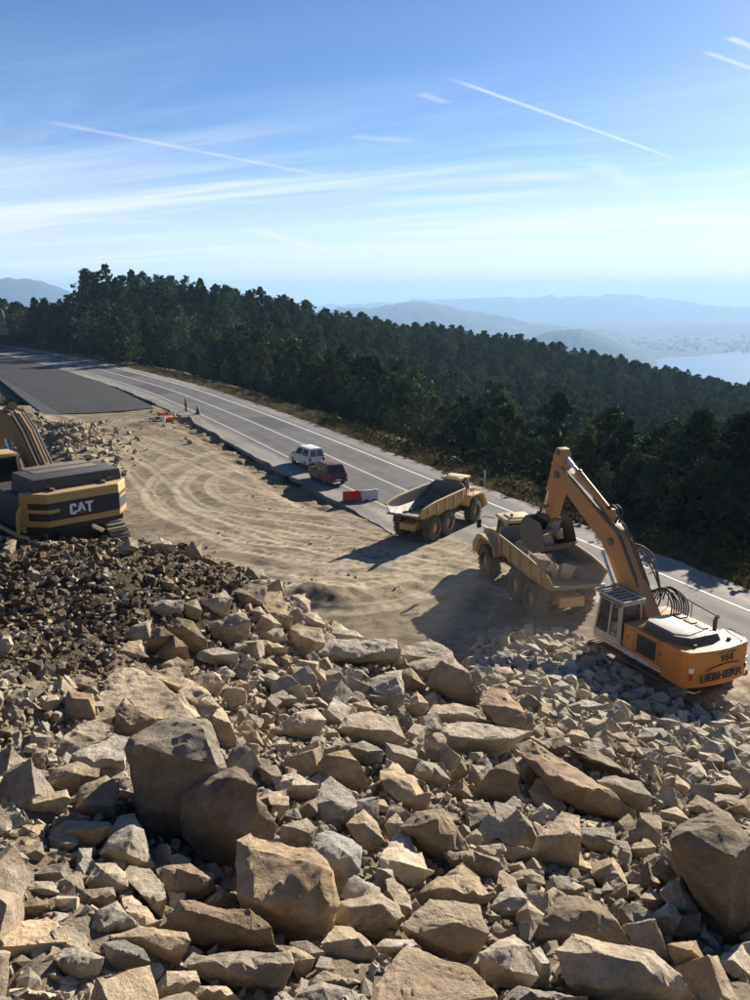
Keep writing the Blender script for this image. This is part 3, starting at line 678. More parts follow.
for i in range(260):
    u = r2.uniform(575, 900); v = r2.gauss(345, 4.5)
    if v < 337 or v > 352: continue
    x, y = G(u, v, VZ + 4); s = r2.uniform(12, 30); mb.box((x, y, VZ + r2.uniform(4, 14)), (s, s * 0.8, r2.uniform(12, 44)))
for i in range(26):
    p = at(r2.uniform(5, 60), r2.uniform(296, 308), 6350 + r2.uniform(-60, 60)); mb.box((p.x, p.y, p.z), (24, 20, 18))
tag(mb.build('distant_town_buildings', M['town']), kind='stuff')

# ------------------------------------------------------------------ air
k = bpy.data.materials.new('air'); k.use_nodes = True; t = k.node_tree
for n in list(t.nodes): t.nodes.remove(n)
vo = t.nodes.new('ShaderNodeVolumePrincipled'); vo.inputs['Color'].default_value = (0.42, 0.68, 1.0, 1); vo.inputs['Density'].default_value = 1.2e-4; vo.inputs['Anisotropy'].default_value = 0.12
om = t.nodes.new('ShaderNodeOutputMaterial'); t.links.new(vo.outputs[0], om.inputs['Volume'])
mb = MB(); mb.box((0, 9900, (-403.5 + 190) / 2), (40800, 22400, 593.5)); hz = mb.build('haze', k); hz['kind'] = 'stuff'
# ------------------------------------------------------------------ boulders
def refine(pts, size, tgt, seed, bev=0.03, amp=1.0, diss=9):
    bm = bmesh.new()
    for p in pts: bm.verts.new(p)
    r = bmesh.ops.convex_hull(bm, input=bm.verts)
    kill = list({g for g in r['geom_interior'] + r['geom_unused'] if isinstance(g, bmesh.types.BMVert)})
    if kill: bmesh.ops.delete(bm, geom=kill, context='VERTS')
    bmesh.ops.dissolve_limit(bm, angle_limit=R(diss), verts=bm.verts, edges=bm.edges)
    if bev: bmesh.ops.bevel(bm, geom=list(bm.edges), offset=bev * size, segments=2, profile=0.55, affect='EDGES', clamp_overlap=True)
    bmesh.ops.triangulate(bm, faces=bm.faces)
    for it in range(6):
        es = [e for e in bm.edges if e.calc_length() > tgt]
        if not es: break
        bmesh.ops.subdivide_edges(bm, edges=es, cuts=1); bmesh.ops.triangulate(bm, faces=[f for f in bm.faces if len(f.verts) > 3])
        if it < 3: bmesh.ops.beautify_fill(bm, faces=bm.faces, edges=bm.edges)
    bm.normal_update(); off = Vector((seed * 7.31 % 91, seed * 3.77 % 83, seed * 1.93 % 71)); f1 = 1.5 / size; f2 = 4.6 / size; f3 = 13 / size
    for v in bm.verts:
        q = v.co + off
        d = 0.030 * mnoise.noise(q * f1) + 0.020 * mnoise.noise(q * f2) + 0.011 * mnoise.noise(q * f3)
        d += 0.030 * (round(mnoise.noise(q * f1 * 1.5 + Vector((5, 2, 8))) * 3.2) / 3.2)   # stepped fracture planes
        v.co = v.co + v.normal * (d * size * amp)
    me = bpy.data.meshes.new('rock'); bm.to_mesh(me); bm.free()
    me.polygons.foreach_set('use_smooth', [True] * len(me.polygons)); me.set_sharp_from_angle(angle=R(24)); return me
TILE = {1: (0, 520), 2: (250, 560), 3: (0, 670), 4: (250, 690), 5: (500, 690), 6: (0, 830), 7: (250, 830), 8: (500, 830)}
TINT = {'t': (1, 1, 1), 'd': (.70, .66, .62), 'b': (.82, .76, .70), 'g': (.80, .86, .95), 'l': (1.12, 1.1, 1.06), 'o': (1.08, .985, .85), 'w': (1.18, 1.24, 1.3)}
# tile; tint; outline (tile pixels at 3x, convex turn by turn); ridge points with their depth towards the viewer; label
HERO = [
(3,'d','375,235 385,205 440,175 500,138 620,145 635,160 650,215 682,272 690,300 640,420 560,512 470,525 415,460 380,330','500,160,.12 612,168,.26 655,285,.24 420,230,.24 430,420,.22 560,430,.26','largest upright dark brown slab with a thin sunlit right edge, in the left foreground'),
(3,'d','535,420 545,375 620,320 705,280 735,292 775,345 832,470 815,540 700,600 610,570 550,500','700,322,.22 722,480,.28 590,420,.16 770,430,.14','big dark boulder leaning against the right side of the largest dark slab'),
(7,'b','-52,80 -45,25 0,2 60,12 110,36 190,52 225,76 246,130 266,225 250,282 200,342 150,334 70,322 0,275 -42,190','-10,44,.2 90,72,.3 180,92,.3 238,232,.2 180,290,.26 20,210,.3','huge rounded brown boulder with a sunlit rim, at the bottom left of centre'),
(3,'o','285,85 340,2 400,-4 470,22 580,86 638,132 600,165 470,170 350,190 285,150','345,150,.12 500,150,.12 590,140,.1','broad flat tan slab tilted to the sun behind the largest dark slab'),
(3,'l','440,4 540,-12 600,60 665,112 690,160 716,205 700,236 670,235 640,180 560,92','560,30,.12 640,140,.14','pale slab with a bright sunlit right face behind the largest dark slab'),
(3,'b','345,120 375,80 470,150 440,185 390,200 345,192','388,165,.3 372,100,.1','dark pointed rock in front of the broad tan slab'),
(3,'l','160,240 180,205 240,165 340,140 342,192 250,242 210,275 165,272','250,185,.25 330,165,.1 190,262,.25','pale blocky rock with a sunlit top left of the largest dark slab'),
(3,'t','200,262 330,190 388,200 378,300 320,312 300,300 230,285','300,292,.2 260,262,.2 372,270,.2','tan wedge rock with a clean flat top touching the largest dark slab'),
(3,'b','135,340 160,295 230,275 300,292 302,322 250,342 215,392 150,372','220,310,.3 160,340,.2','dark rounded rock below the tan wedge rock'),
(3,'b','200,440 240,350 320,315 356,350 350,402 340,442 260,452','310,340,.2 250,400,.25 330,410,.2','dark block with a square front face left of the largest dark slab'),
(3,'t','30,415 90,380 200,358 212,386 190,430 110,442 50,432','100,400,.25 195,380,.15','flat light slab lying at the left of the dark square block'),
(3,'b','190,130 205,60 280,72 286,140 230,162','215,85,.2 268,90,.2 235,140,.2','dark cube shaped rock with a lit top left of the broad tan slab'),
(3,'l','115,100 175,55 186,90 160,122 125,126','160,90,.25',None),
(3,'t','60,45 100,30 136,35 130,70 80,76','95,52,.25',None),
(3,'b','220,40 240,10 290,30 292,55 240,66','245,42,.25',None),
(3,'b','-10,180 35,165 55,195 0,206','20,185,.3',None),
(6,'t','300,70 322,35 352,-38 402,-50 430,0 465,110 420,122 360,108','400,0,.3 380,70,.3 330,50,.2','tall pointed tan rock with a lit right side below the largest dark slab'),
(3,'b','90,505 200,450 330,455 342,480 280,532 120,532','220,480,.25','low dark slab lying under the dark square block'),
(6,'w','212,190 235,52 275,55 266,110 236,162 225,196','250,85,.2 238,150,.2','narrow white sunlit slab standing on edge among the left foreground rocks'),
(6,'t','25,52 125,36 136,76 112,112 60,100','110,60,.2 60,80,.2',None),
(6,'t','145,22 190,0 230,10 236,42 205,72 155,62','195,40,.25',None),
(6,'t','75,180 100,150 160,155 182,190 150,216 90,206','130,175,.3',None),
(6,'b','68,232 110,200 150,220 156,250 120,272 70,266','118,225,.3',None),
(6,'t','255,160 285,100 345,98 382,140 386,172 350,192 270,182','320,130,.3 360,160,.2','rough tan lump directly below the tall pointed tan rock'),
(6,'l','368,130 385,105 450,115 490,160 502,205 490,266 460,242 420,190','430,150,.25 470,215,.2','curved rock with a smooth pale face below the big leaning boulder'),
(6,'b','220,220 245,180 340,170 352,200 330,242 250,242','330,185,.1 280,205,.25',None),
(6,'l','363,200 398,194 486,270 470,302 420,292 375,242','400,215,.2 462,280,.2','thin pale slab with a bright upper face in the left foreground'),
(6,'t','225,320 290,240 350,215 386,255 425,300 350,322 270,332','345,235,.2 310,290,.3','hump shaped grey tan rock with a dark hole in the left foreground'),
(6,'t','330,320 420,290 560,305 576,332 540,412 480,402 420,352','545,320,.1 510,360,.25 420,320,.2','long block with a square dark end in the left foreground'),
(6,'g','310,340 370,330 430,355 452,396 420,432 380,442 330,402','390,370,.3 345,360,.15','grey pitted rock in front of the long block'),
(6,'t','165,390 190,350 250,350 316,380 300,432 250,462 200,442','290,385,.15 220,370,.15 240,415,.3','broad flat faced tan rock near the bottom left corner'),
(6,'d','478,292 540,214 640,246 750,236 815,290 822,345 700,358 580,362 500,322','560,240,.15 640,262,.2 760,300,.25 600,330,.2','wide low dark slab with a jagged top under the big leaning boulder'),
(6,'t','545,405 578,362 740,352 868,366 880,400 850,482 700,482 600,442','640,395,.2 800,400,.2 740,440,.25','wide pale topped rock in front of the low dark slab'),
(6,'t','450,490 500,420 590,418 606,460 560,512 470,522','560,440,.15 500,470,.25','angular tan rock with a dark left face at the bottom edge'),
(6,'t','555,512 600,465 680,470 722,512 640,545','640,485,.3',None),
(6,'w','212,520 235,435 275,438 288,500 250,525','258,460,.25','small white upright rock at the bottom left'),
(6,'b','468,120 500,104 570,98 640,150 656,182 600,202 540,202 500,182','560,125,.25 620,170,.2','rough brown rock in the shade between the two dark boulders'),
(6,'b','600,222 660,175 716,205 690,242 630,236','665,200,.25',None),
(6,'o','-40,372 -20,300 60,275 140,262 200,302 212,332 130,345 20,405','120,330,.15 180,318,.1 20,350,.15','big flat dusty slab at the left edge covered with grit'),
(6,'t','-30,480 80,470 180,490 200,520 -20,530','90,490,.2',None),
(6,'t','158,240 185,205 215,230 226,270 195,282','190,235,.25',None),
(6,'t','140,432 165,408 206,460 150,472','165,435,.25',None),
(7,'g','188,65 202,12 235,0 300,20 336,50 330,122 300,182 266,206 246,140 230,92','250,40,.25 305,80,.3 290,150,.2','grey speckled boulder standing just right of the huge rounded boulder'),
(7,'g','80,35 95,-15 125,-28 170,-36 200,-8 186,40 150,52 110,40','140,-5,.25 180,10,.2','small grey boulder resting on the rim of the huge rounded boulder'),
(7,'w','390,85 402,55 450,0 458,-2 478,15 552,125 490,172 440,122 395,120','446,95,.26 456,8,.05 400,90,.05','pale grey pyramid shaped rock with a sharp tip, near the bottom centre'),
(7,'o','480,190 560,130 640,90 735,190 690,226 640,218 530,210 490,240','600,175,.25 640,110,.06 690,205,.15','golden pitted rock with a peaked top right of the pale pyramid rock'),
(7,'t','252,275 266,215 385,185 440,220 462,260 440,312 370,326 290,302','300,232,.22 395,222,.3 440,270,.15 300,285,.2','flat topped tan block right of the huge rounded boulder'),
(7,'l','408,152 430,140 482,190 486,240 465,266 440,222 412,182','440,165,.15 470,230,.2',None),
(7,'t','455,290 540,206 690,226 722,310 690,372 630,402 560,382 470,322','540,245,.1 615,276,.3 690,262,.12 620,370,.25 500,310,.2','big many faced boulder with a bright top at the bottom centre'),
(7,'t','212,340 250,284 300,281 345,320 390,375 350,412 290,422 230,412','300,325,.3 270,300,.15 300,400,.2','rounded triangular rock lit from the right in the bottom foreground'),
(7,'t','370,350 400,325 490,330 516,355 470,382 400,396','440,350,.3',None),
(7,'o','332,520 400,420 470,350 560,380 660,410 742,500 750,575 340,580','470,400,.15 600,430,.15 500,520,.2','broad tan slab with rough pitted surface at the bottom edge centre'),
(7,'t','115,505 215,455 330,480 345,540 125,545','220,475,.15 240,520,.2',None),
(7,'t','158,462 220,420 290,440 342,482 320,502 230,472','260,450,.25',None),
(7,'t','72,342 130,350 196,385 180,432 150,452 118,402','150,390,.25',None),
(7,'d','120,340 170,330 226,365 216,412 190,422','185,370,.25',None),
(7,'t','638,402 700,365 712,400 690,442 660,432','690,400,.25',None),
(7,'d','570,55 660,58 762,76 766,155 690,158 600,112','660,80,.2 740,120,.2 610,90,.2','dark squared block in shade above the golden pitted rock'),
(4,'d','448,412 500,370 580,358 640,458 662,482 600,535 560,542 480,442','560,390,.2 570,470,.25 500,420,.2','dark flat rock with a straight right edge above the pale pyramid rock'),
(4,'o','368,282 408,200 445,218 547,310 542,356 500,364 440,325','420,262,.25 530,342,.18','brick shaped tan block with a long bright top face in the centre of the heap'),
(4,'t','262,115 285,76 360,64 440,86 472,150 450,172 400,180 310,160','360,118,.25 420,120,.15 300,110,.15','broad rounded tan rock with a cleft above the brick shaped block'),
(4,'t','303,170 340,150 400,180 396,216 350,226 315,206','350,185,.3',None),
(4,'d','198,240 225,195 290,177 328,212 356,280 330,307 250,292','285,200,.15 300,260,.3 230,260,.2','dark rough rock left of the brick shaped block'),
(4,'w','198,340 215,280 240,260 302,300 328,345 310,377 260,412 220,402','245,330,.3 240,275,.06 290,365,.2','whitish grey rock with a pointed top left of centre'),
(4,'t','288,402 340,358 382,400 402,450 370,482 330,472','345,400,.28 360,460,.15','small tan block tucked below the whitish grey rock'),
(4,'t','572,130 590,100 640,91 750,104 800,112 848,122 800,168 740,206 600,187','600,138,.2 700,150,.26 790,145,.2','long loaf shaped boulder lying level in the middle right'),
(4,'t','528,72 550,45 620,38 690,60 722,95 640,98 580,108','600,70,.28 660,75,.15','flat rough rock lying just above the loaf shaped boulder'),
(4,'g','488,250 510,210 560,220 602,270 560,292','545,240,.25','small blue grey rock in shade right of the brick shaped block'),
(4,'d','588,300 640,264 677,330 640,342 610,332','640,300,.25',None),
(4,'d','672,302 720,240 790,198 808,255 812,322 750,362 690,342','760,235,.2 740,310,.25','dark jagged rock in shade below the loaf shaped boulder'),
(4,'t','40,132 130,70 200,55 232,90 200,142 120,162','140,110,.15 190,90,.15','broad low sandy slab at the left of the heap centre'),
(4,'o','50,312 110,294 122,345 90,392 60,342','90,330,.25','small ochre rock with a flat front right of the big leaning boulder'),
(4,'t','60,262 130,248 206,285 196,322 130,335 80,310','130,285,.25',None),
(4,'b','28,230 80,224 102,265 60,292 35,272','65,255,.25',None),
(2,'t','193,272 240,235 300,229 440,240 456,265 452,302 330,322 230,312','300,255,.1 428,262,.2 320,292,.26 230,290,.15','long dark fronted boulder on the crest of the heap above the dirt yard'),
(2,'l','228,216 270,190 362,235 290,238 220,252','290,225,.15','pale lit rock leaning behind the long crest boulder'),
(2,'l','453,262 540,235 607,275 612,312 530,382 500,332 455,306','540,275,.25 520,330,.2','pale dome shaped boulder on the crest right of the long crest boulder'),
(2,'d','533,370 570,300 610,289 662,340 697,400 686,442 600,432 545,392','610,320,.2 600,390,.28 660,400,.2','dark leaning boulder on the crest with a thin bright right edge'),
(2,'t','358,356 400,336 456,328 467,420 440,457 410,452 400,402 365,382','440,350,.2 440,430,.22','tan block with a lit front corner below the long crest boulder'),
(2,'d','448,330 480,319 532,380 520,397 465,402','490,355,.25',None),
(2,'t','118,202 140,194 215,204 227,250 170,292 124,282','150,225,.25 200,245,.2','pale squarish rock at the left end of the heap crest'),
(2,'t','155,160 200,154 227,195 220,212 165,197','190,180,.25',None),
(2,'l','125,105 170,94 191,150 160,157 130,140','150,120,.25','pale upright block on the crest beside the dirt yard'),
(2,'t','20,205 100,204 112,240 80,247 25,236','65,222,.25',None),
(2,'t','13,250 50,240 117,260 112,286 60,292','65,262,.25',None),
(2,'o','80,282 110,274 127,310 100,327','102,295,.25',None),
(2,'t','23,310 55,291 87,320 70,337 35,332','55,312,.25',None),
(2,'t','28,346 70,334 107,360 90,392 40,392','70,358,.25',None),
(2,'t','58,410 100,389 142,415 136,442 90,447','100,415,.25',None),
(2,'g','323,402 370,384 417,410 406,437 350,432','370,408,.3','small blue grey rock under the tan block on the crest'),
(2,'t','463,442 500,389 537,430 522,462 475,472','505,425,.25','fan shaped rock with a split face below the pale dome boulder'),
(2,'t','308,430 350,419 372,445 350,462 310,457','345,438,.25',None),
(2,'l','15,105 60,92 95,92 127,170 122,212 90,205 50,155','90,130,.2 100,180,.2','thin pale slabs leaning together at the left end of the crest'),
(2,'t','-5,152 30,139 52,165 20,177','28,155,.25',None),
(1,'t','428,262 480,240 552,240 547,272 500,287 440,282','500,255,.2','flat lit slab on top of the dark oval boulders'),
(1,'t','608,242 670,204 697,235 682,287 640,292 605,272','660,230,.2 650,265,.25','tan boulder with a bright right face near the left crest'),
(1,'t','548,250 590,234 607,270 600,302 560,292','580,260,.25',None),
(1,'t','628,312 720,264 752,300 747,352 680,372 640,352','710,285,.12 690,325,.28','big tan boulder with a bright right corner at the left end of the crest'),
(1,'d','503,322 530,294 580,304 622,362 622,392 570,402 530,352','560,325,.22 585,370,.25','dark tilted oval boulder in the middle left'),
(1,'d','438,362 480,319 522,345 482,402 450,412','480,350,.25','dark rounded boulder with its left side in shade, middle left'),
(1,'d','468,402 522,345 562,380 572,416 520,432 480,422','525,380,.25','dark squat boulder in front of the dark tilted oval boulder'),
(1,'t','378,357 390,320 457,294 452,362 400,367','440,315,.15 400,345,.2','tan wedge rock leaning on the dark rounded boulder'),
(1,'l','358,392 385,364 425,359 447,412 380,417','418,380,.2 385,395,.15','pale wedge rock in front of the leaning tan wedge'),
(1,'t','558,432 600,389 650,379 717,400 712,432 630,442','640,405,.25',None),
(1,'t','448,72 480,49 532,75 520,97 470,102','490,72,.25',None),
(1,'b','548,102 575,64 607,64 607,112 575,122','590,85,.2','dark upright rock with a lit side at the edge of the dirt yard'),
(1,'b','353,92 385,49 412,60 417,86 370,107','390,75,.25',None),
(1,'l','8,86 20,54 49,60 46,92 25,112','32,78,.25','pale pointed rock on the dark debris at the left edge'),
(1,'t','78,162 90,139 132,165 95,182','100,160,.25',None),
(1,'t','-10,345 30,344 42,375 20,407 -10,412','20,370,.25',None),
(1,'b','483,182 500,164 527,190 520,212 490,207','505,190,.25',None),
(1,'b','598,112 640,104 662,135 620,132','630,118,.25',None),
(1,'t','698,212 750,189 802,200 792,252 730,262','745,225,.25',None),
(5,'b','-32,-20 20,-2 100,78 110,105 82,152 50,162 -20,92 -62,42','20,50,.22 80,110,.2','dark angular boulder on the crest beside the grey stones'),
(5,'b','42,165 90,149 190,200 252,240 332,300 412,360 412,387 370,402 260,372 160,312 100,232','110,190,.12 260,292,.2 372,388,.12 190,270,.2','long diagonal slab with a bright upper edge on the right side'),
(5,'b','193,164 290,184 402,250 442,282 330,242 250,202','300,215,.12','thin dark slab lying behind the long diagonal slab'),
(5,'t','288,272 340,254 422,270 457,320 440,387 390,342 330,302','350,285,.2 420,310,.25','bulky rock with a lit rounded top under the thin dark slab'),
(5,'o','88,302 110,264 150,274 202,350 196,382 120,382','140,300,.2 150,350,.25','ochre block standing left of the long diagonal slab'),
(5,'t','93,502 110,440 150,385 184,361 236,378 240,440 234,522 190,552 95,522','180,385,.12 215,430,.15 160,480,.25','squared upright rock with a rough grey tan face on the right side'),
(5,'t','235,442 240,414 340,409 352,456 310,502 270,492','255,430,.12 330,440,.2 290,470,.25','flat topped block right of the squared upright rock'),
(5,'t','23,212 60,199 100,219 127,265 80,282 50,252','80,230,.25',None),
(5,'l','208,42 260,27 312,45 302,72 240,67','260,50,.25','white dusty stone lit at the top of the grey stone fill'),
(5,'l','328,132 370,124 397,150 370,167 335,162','360,145,.25',None),
(5,'l','188,132 240,104 277,150 230,167','230,135,.25',None),
(5,'g','408,142 430,114 490,114 522,150 470,167 420,162','465,138,.25','broad grey stone in shade behind the right excavator tracks'),
(5,'g','378,92 420,59 482,90 430,112','425,88,.25',None),
(5,'l','543,202 570,128 602,165 607,207 570,212','580,170,.2','pale finned stone standing below the excavator tracks'),
(5,'l','558,222 600,209 632,270 590,287 560,262','598,240,.25','white stone with a bright face right of the long slab'),
(5,'t','608,292 690,254 727,295 700,317 640,312','680,280,.25','tan wedge stone at the right beside the dirt tracks'),
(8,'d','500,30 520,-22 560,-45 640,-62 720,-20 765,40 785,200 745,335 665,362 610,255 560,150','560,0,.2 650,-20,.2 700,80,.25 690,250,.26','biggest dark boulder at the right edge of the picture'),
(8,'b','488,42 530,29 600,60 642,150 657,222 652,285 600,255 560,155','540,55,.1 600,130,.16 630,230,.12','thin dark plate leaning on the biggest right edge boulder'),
(5,'b','555,352 590,318 650,340 732,400 700,415 620,385','600,345,.2 660,380,.2','dark ridge shaped rock above the biggest right edge boulder'),
(5,'l','623,342 640,309 722,315 712,347 650,357','665,330,.25',None),
(5,'t','478,362 530,349 572,390 540,407 490,392','525,372,.25',None),
(5,'t','688,352 750,309 772,390 710,382','730,345,.25',None),
(8,'b','98,342 110,280 170,205 230,194 300,214 347,270 358,320 402,350 300,345 170,372','180,235,.12 260,240,.22 300,310,.2 150,310,.2','brown humped boulder with an arched top in the lower right'),
(8,'t','158,360 215,309 290,324 380,364 460,364 540,430 588,500 560,555 300,545 200,462','230,345,.15 300,370,.26 420,392,.26 500,470,.24 300,470,.22','long pale rock with a rippled top at the bottom right'),
(8,'t','-62,372 0,330 40,314 92,345 114,440 70,482 0,472 -58,442','40,345,.2 30,420,.3','rounded tan boulder left of the long pale rock'),
(8,'t','93,362 120,349 152,400 146,472 110,472','125,400,.25',None),
(8,'t','-20,520 60,464 150,480 262,500 275,548 -10,548','130,500,.2',None),
(8,'t','-32,232 0,188 40,164 87,205 72,242 0,272','30,200,.2 20,240,.2','light flat rock left of the brown humped boulder'),
(8,'t','-2,142 60,119 130,119 137,162 70,182 10,162','70,145,.25',None),
(8,'l','223,102 240,74 302,125 292,142 235,142','258,112,.25','small pale rock at the foot of the squared upright rock'),
(8,'t','478,182 540,129 592,230 608,290 560,262 520,232','540,165,.2 565,240,.2','tall lit block leaning left of the thin dark plate'),
(8,'t','438,272 510,209 547,260 520,322 460,292','505,255,.25',None),
(8,'t','418,202 450,169 492,210 470,242 430,242','455,208,.25',None),
(8,'g','348,192 370,159 420,164 422,196 370,202','390,180,.25',None),
(8,'t','298,187 320,154 347,180 335,207','322,180,.25',None),
(8,'d','498,342 590,329 622,400 612,472 560,442 520,392','575,360,.2 585,420,.2','dark block in shade right of the long pale rock'),
(8,'d','518,312 540,259 602,249 607,312 590,332','570,285,.25',None),
(8,'l','638,392 700,349 752,334 765,450 700,442','700,390,.25','pale jagged rock at the right edge near the bottom'),
(8,'l','578,492 640,469 672,500 660,535 585,535','630,495,.25',None),
(8,'t','188,192 220,154 252,170 257,207 210,202','225,180,.25',None),
(8,'b','368,57 430,19 472,50 462,87 400,82','425,55,.25',None),
(8,'t','438,152 460,124 482,160 472,182 445,177','460,155,.25',None),
(8,'t','318,512 400,494 442,520 430,535 325,535','390,510,.25',None),
]
def words_for(tint):
    return {'t': 'tan', 'd': 'dark brown', 'b': 'brown', 'g': 'grey', 'l': 'pale', 'o': 'ochre', 'w': 'whitish'}[tint]
heroes = []; todo = []; taken = []            # taken: (x, y, r) footprints
HM = np.full((540, 420), 0.0)                # where the big boulders show, at half the photograph's scale: no loose rock may hide them
def mask_poly(P, dep_, cu, cv):
    q = [((cu + (u - cu) * .93) / 2 + 10, (cv + (v - cv) * .93) / 2) for u, v in P]; i0, i1 = int(max(0, min(p[0] for p in q))), int(min(419, max(p[0] for p in q))) + 1; j0, j1 = int(max(0, min(p[1] for p in q))), int(min(539, max(p[1] for p in q))) + 1
    if i1 <= i0 or j1 <= j0: return
    XX, YY = np.meshgrid(np.arange(i0, i1) + .5, np.arange(j0, j1) + .5); m = in_poly(XX, YY, q); HM[j0:j1, i0:i1][m] = dep_
def on_hero(u, v):
    i, j = int(u / 2 + 10), int(v / 2); return 0 <= i < 420 and 0 <= j < 540 and HM[j, i] > 0
for hi, (tl, tint, out, inn, label) in enumerate(HERO):
    ox, oy = TILE[tl]
    P = [(ox + float(a) / 3, oy + float(b) / 3) for a, b in (q.split(',') for q in out.split())]
    I = [(ox + float(a) / 3, oy + float(b) / 3, float(c)) for a, b, c in (q.split(',') for q in inn.split())]
    us = [p[0] for p in P]; vs = [p[1] for p in P]; u0, u1, v0, v1 = min(us), max(us), min(vs), max(vs)
    cu, cv = sum(us) / len(us), sum(vs) / len(vs); hpx = v1 - v0
    t_b, hp = hit(cu, v1 - 0.12 * hpx); size = math.sqrt((u1 - u0) * hpx) / FPX * t_b
    D = t_b - 0.16 * size
    mpp = t_b / FPX; vr = sum(q[1] for q in I) / len(I)
    if tint in 'low': vr = max(vr, v0 + .62 * hpx)
    elif tint == 'd': vr = min(vr, v0 + .22 * hpx)
    vr = min(max(vr, v0 + .12 * hpx), v0 + .75 * hpx); k_top = 2.0 if tint in 'low' else 1.6
    dep = lambda v: D + (k_top * mpp * (vr - v) if v < vr else .18 * mpp * (v - vr))
    pts = [at(u, v, dep(v)) for u, v in P]
    rr = random.Random(hi)
    pts += [at(u, v, dep(v) - d * size * (0.45 if tint in 'low' else .75)) for u, v, d in I]
    for u, v in P:
        q = at(cu + (u - cu) * 0.80, cv + (v - cv) * 0.80 + 0.14 * hpx, dep(v) + size * rr.uniform(0.42, 0.6)); pts.append(q)
    c0 = Vector((0, 0, 0))
    for p in pts: c0 += p
    c0 /= len(pts); zmin = min(p.z for p in pts); org = Vector((c0.x, c0.y, zmin))
    px_ = math.sqrt((u1 - u0) * hpx)
    me = refine([p - org for p in pts], size, size / (24 if px_ > 60 else 17 if px_ > 32 else 10 if px_ > 20 else 7), hi + 1, 0.010, 1.0, 15)
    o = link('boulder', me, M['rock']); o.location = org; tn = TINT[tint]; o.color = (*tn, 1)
    rad = 0.42 * (u1 - u0) / FPX * t_b
    taken.append((org.x, org.y, rad * 0.95, px_)); mask_poly(P, D + 0.5 * size, cu, cv); heroes.append((o, label, tint, cu, cv, px_))
    if label: tag(o, label, 'boulder')
    else: todo.append((o, tint, cu, cv, px_))
big = [h for h in heroes if h[1]]
SHORT = {}
def short(lb):
    for sep in (' with ', ' in ', ' behind ', ' against ', ' at ', ' on ', ' left ', ' right ', ' below ', ' leaning ', ' lying ', ' touching ', ' under ', ' near ', ' beside ', ' above ', ' tucked ', ' standing ', ' tilted ', ' directly ', ' resting ', ' leaning '):
        i = lb.find(sep, 9)
        if i > 0: lb = lb[:i]
    return lb.rstrip(',')
used_labels = {}
def relate(u, v, kindword):
    best = sorted(big, key=lambda h: ((h[3] - u) ** 2 + ((h[4] - v) * 1.2) ** 2) - (h[5] * 0.35) ** 2)[:1][0]
    dx, dy = u - best[3], v - best[4]
    if abs(dx) > abs(dy) * 1.15: rel = 'just right of' if dx > 0 else 'just left of'
    else: rel = 'just below' if dy > 0 else 'just above'
    return f'{kindword} {rel} the {short(best[1])}'
def give(o, base, cat, grp_extra=''):
    used_labels.setdefault(base, []).append((o, cat))
for o, tint, cu, cv, px_ in todo:
    give(o, relate(cu, cv, ('smallish ' if px_ < 28 else '') + words_for(tint) + ' boulder'), 'boulder')

# ------------------------------------------------------------------ loose rocks: shared shapes, every visible one its own object
def block_pts(r, flat=1.0):
    pts = []
    if r.random() < .6:
        ax = (r.uniform(.7, 1.2), r.uniform(.55, .95), r.uniform(.4, .8) * flat)
        for i in range(r.randint(8, 12)):
            d = Vector((r.gauss(0, 1), r.gauss(0, 1), r.gauss(0, 1))).normalized(); pts.append(Vector((d.x * ax[0], d.y * ax[1], d.z * ax[2])) * .52)
        return pts
    for x in (-1, 1):
        for y in (-1, 1):
            for z in (-1, 1):
                pts.append(Vector((x * r.uniform(.55, 1.0), y * r.uniform(.5, .95), z * r.uniform(.45, .95) * flat)))
    for i in range(r.randint(2, 5)):
        d = Vector((r.gauss(0, 1), r.gauss(0, 1), r.gauss(0, 1))).normalized(); d.z *= flat; pts.append(d * r.uniform(0.9, 1.15))
    sx, sy = r.uniform(.7, 1.15), r.uniform(.6, 1.0)
    return [Vector((p.x * sx, p.y * sy, p.z)) * 0.5 for p in pts]
ROCKM = []
for i in range(26):
    r = random.Random(100 + i); me = refine(block_pts(r, r.choice([1.0, .85, .6, .75])), 0.9, 0.085, 300 + i, 0.014, 1.0, 14)
    me.materials.append(M['stone']); ROCKM.append(me)
def mesh_variant(src, mat):
    m = src.copy(); m.materials.clear(); m.materials.append(mat); return m
GREYM = [mesh_variant(m, M['grey_stone']) for m in ROCKM]; DARKM = [mesh_variant(m, M['dark_stone']) for m in ROCKM]
cand = []; r = np.random.default_rng(3)
def zone(x, y, z):
    u, v, d = [float(q) for q in proj((x, y, z))]
    if u < -40 or u > 800 or v > 1060 or v < 505: return None, u, v, d
    if x > 3.2 and z < 3.4 and v > 622: return 'fill', u, v, d
    if u < 250 - max(0, v - 600) * 1.2 and v < 690: return 'soil', u, v, d
    if u < 130 and v < 775: return 'grit', u, v, d
    return 'heap', u, v, d
SZ = {'fill': (.16, .72), 'soil': (.05, .30), 'grit': (.08, .40), 'heap': (.12, .72)}
tri = 0
taken_np = np.array([t[:3] for t in taken])
acc = np.zeros((0, 3))
sizes = []
XS = r.uniform(-13, 17, 60000); YS = r.uniform(3.2, 36, 60000); RNK = r.uniform(0, 1, 60000) ** 2.7
hs = RB.h(XS, YS); gs = np.where(YS > 14.2, SG.h(XS, np.clip(YS, 14.2, 121)), -9)
order = np.argsort(-RNK); accX = []; 
cellsz = 1.0; cells = {}
def near_ok(x, y, rad):
    ci, cj = int(math.floor(x / cellsz)), int(math.floor(y / cellsz))
    for i in range(ci - 1, ci + 2):
        for j in range(cj - 1, cj + 2):
            for (a, b, c) in cells.get((i, j), ()):
                if (a - x) ** 2 + (b - y) ** 2 < (0.78 * (c + rad)) ** 2: return False
    return True
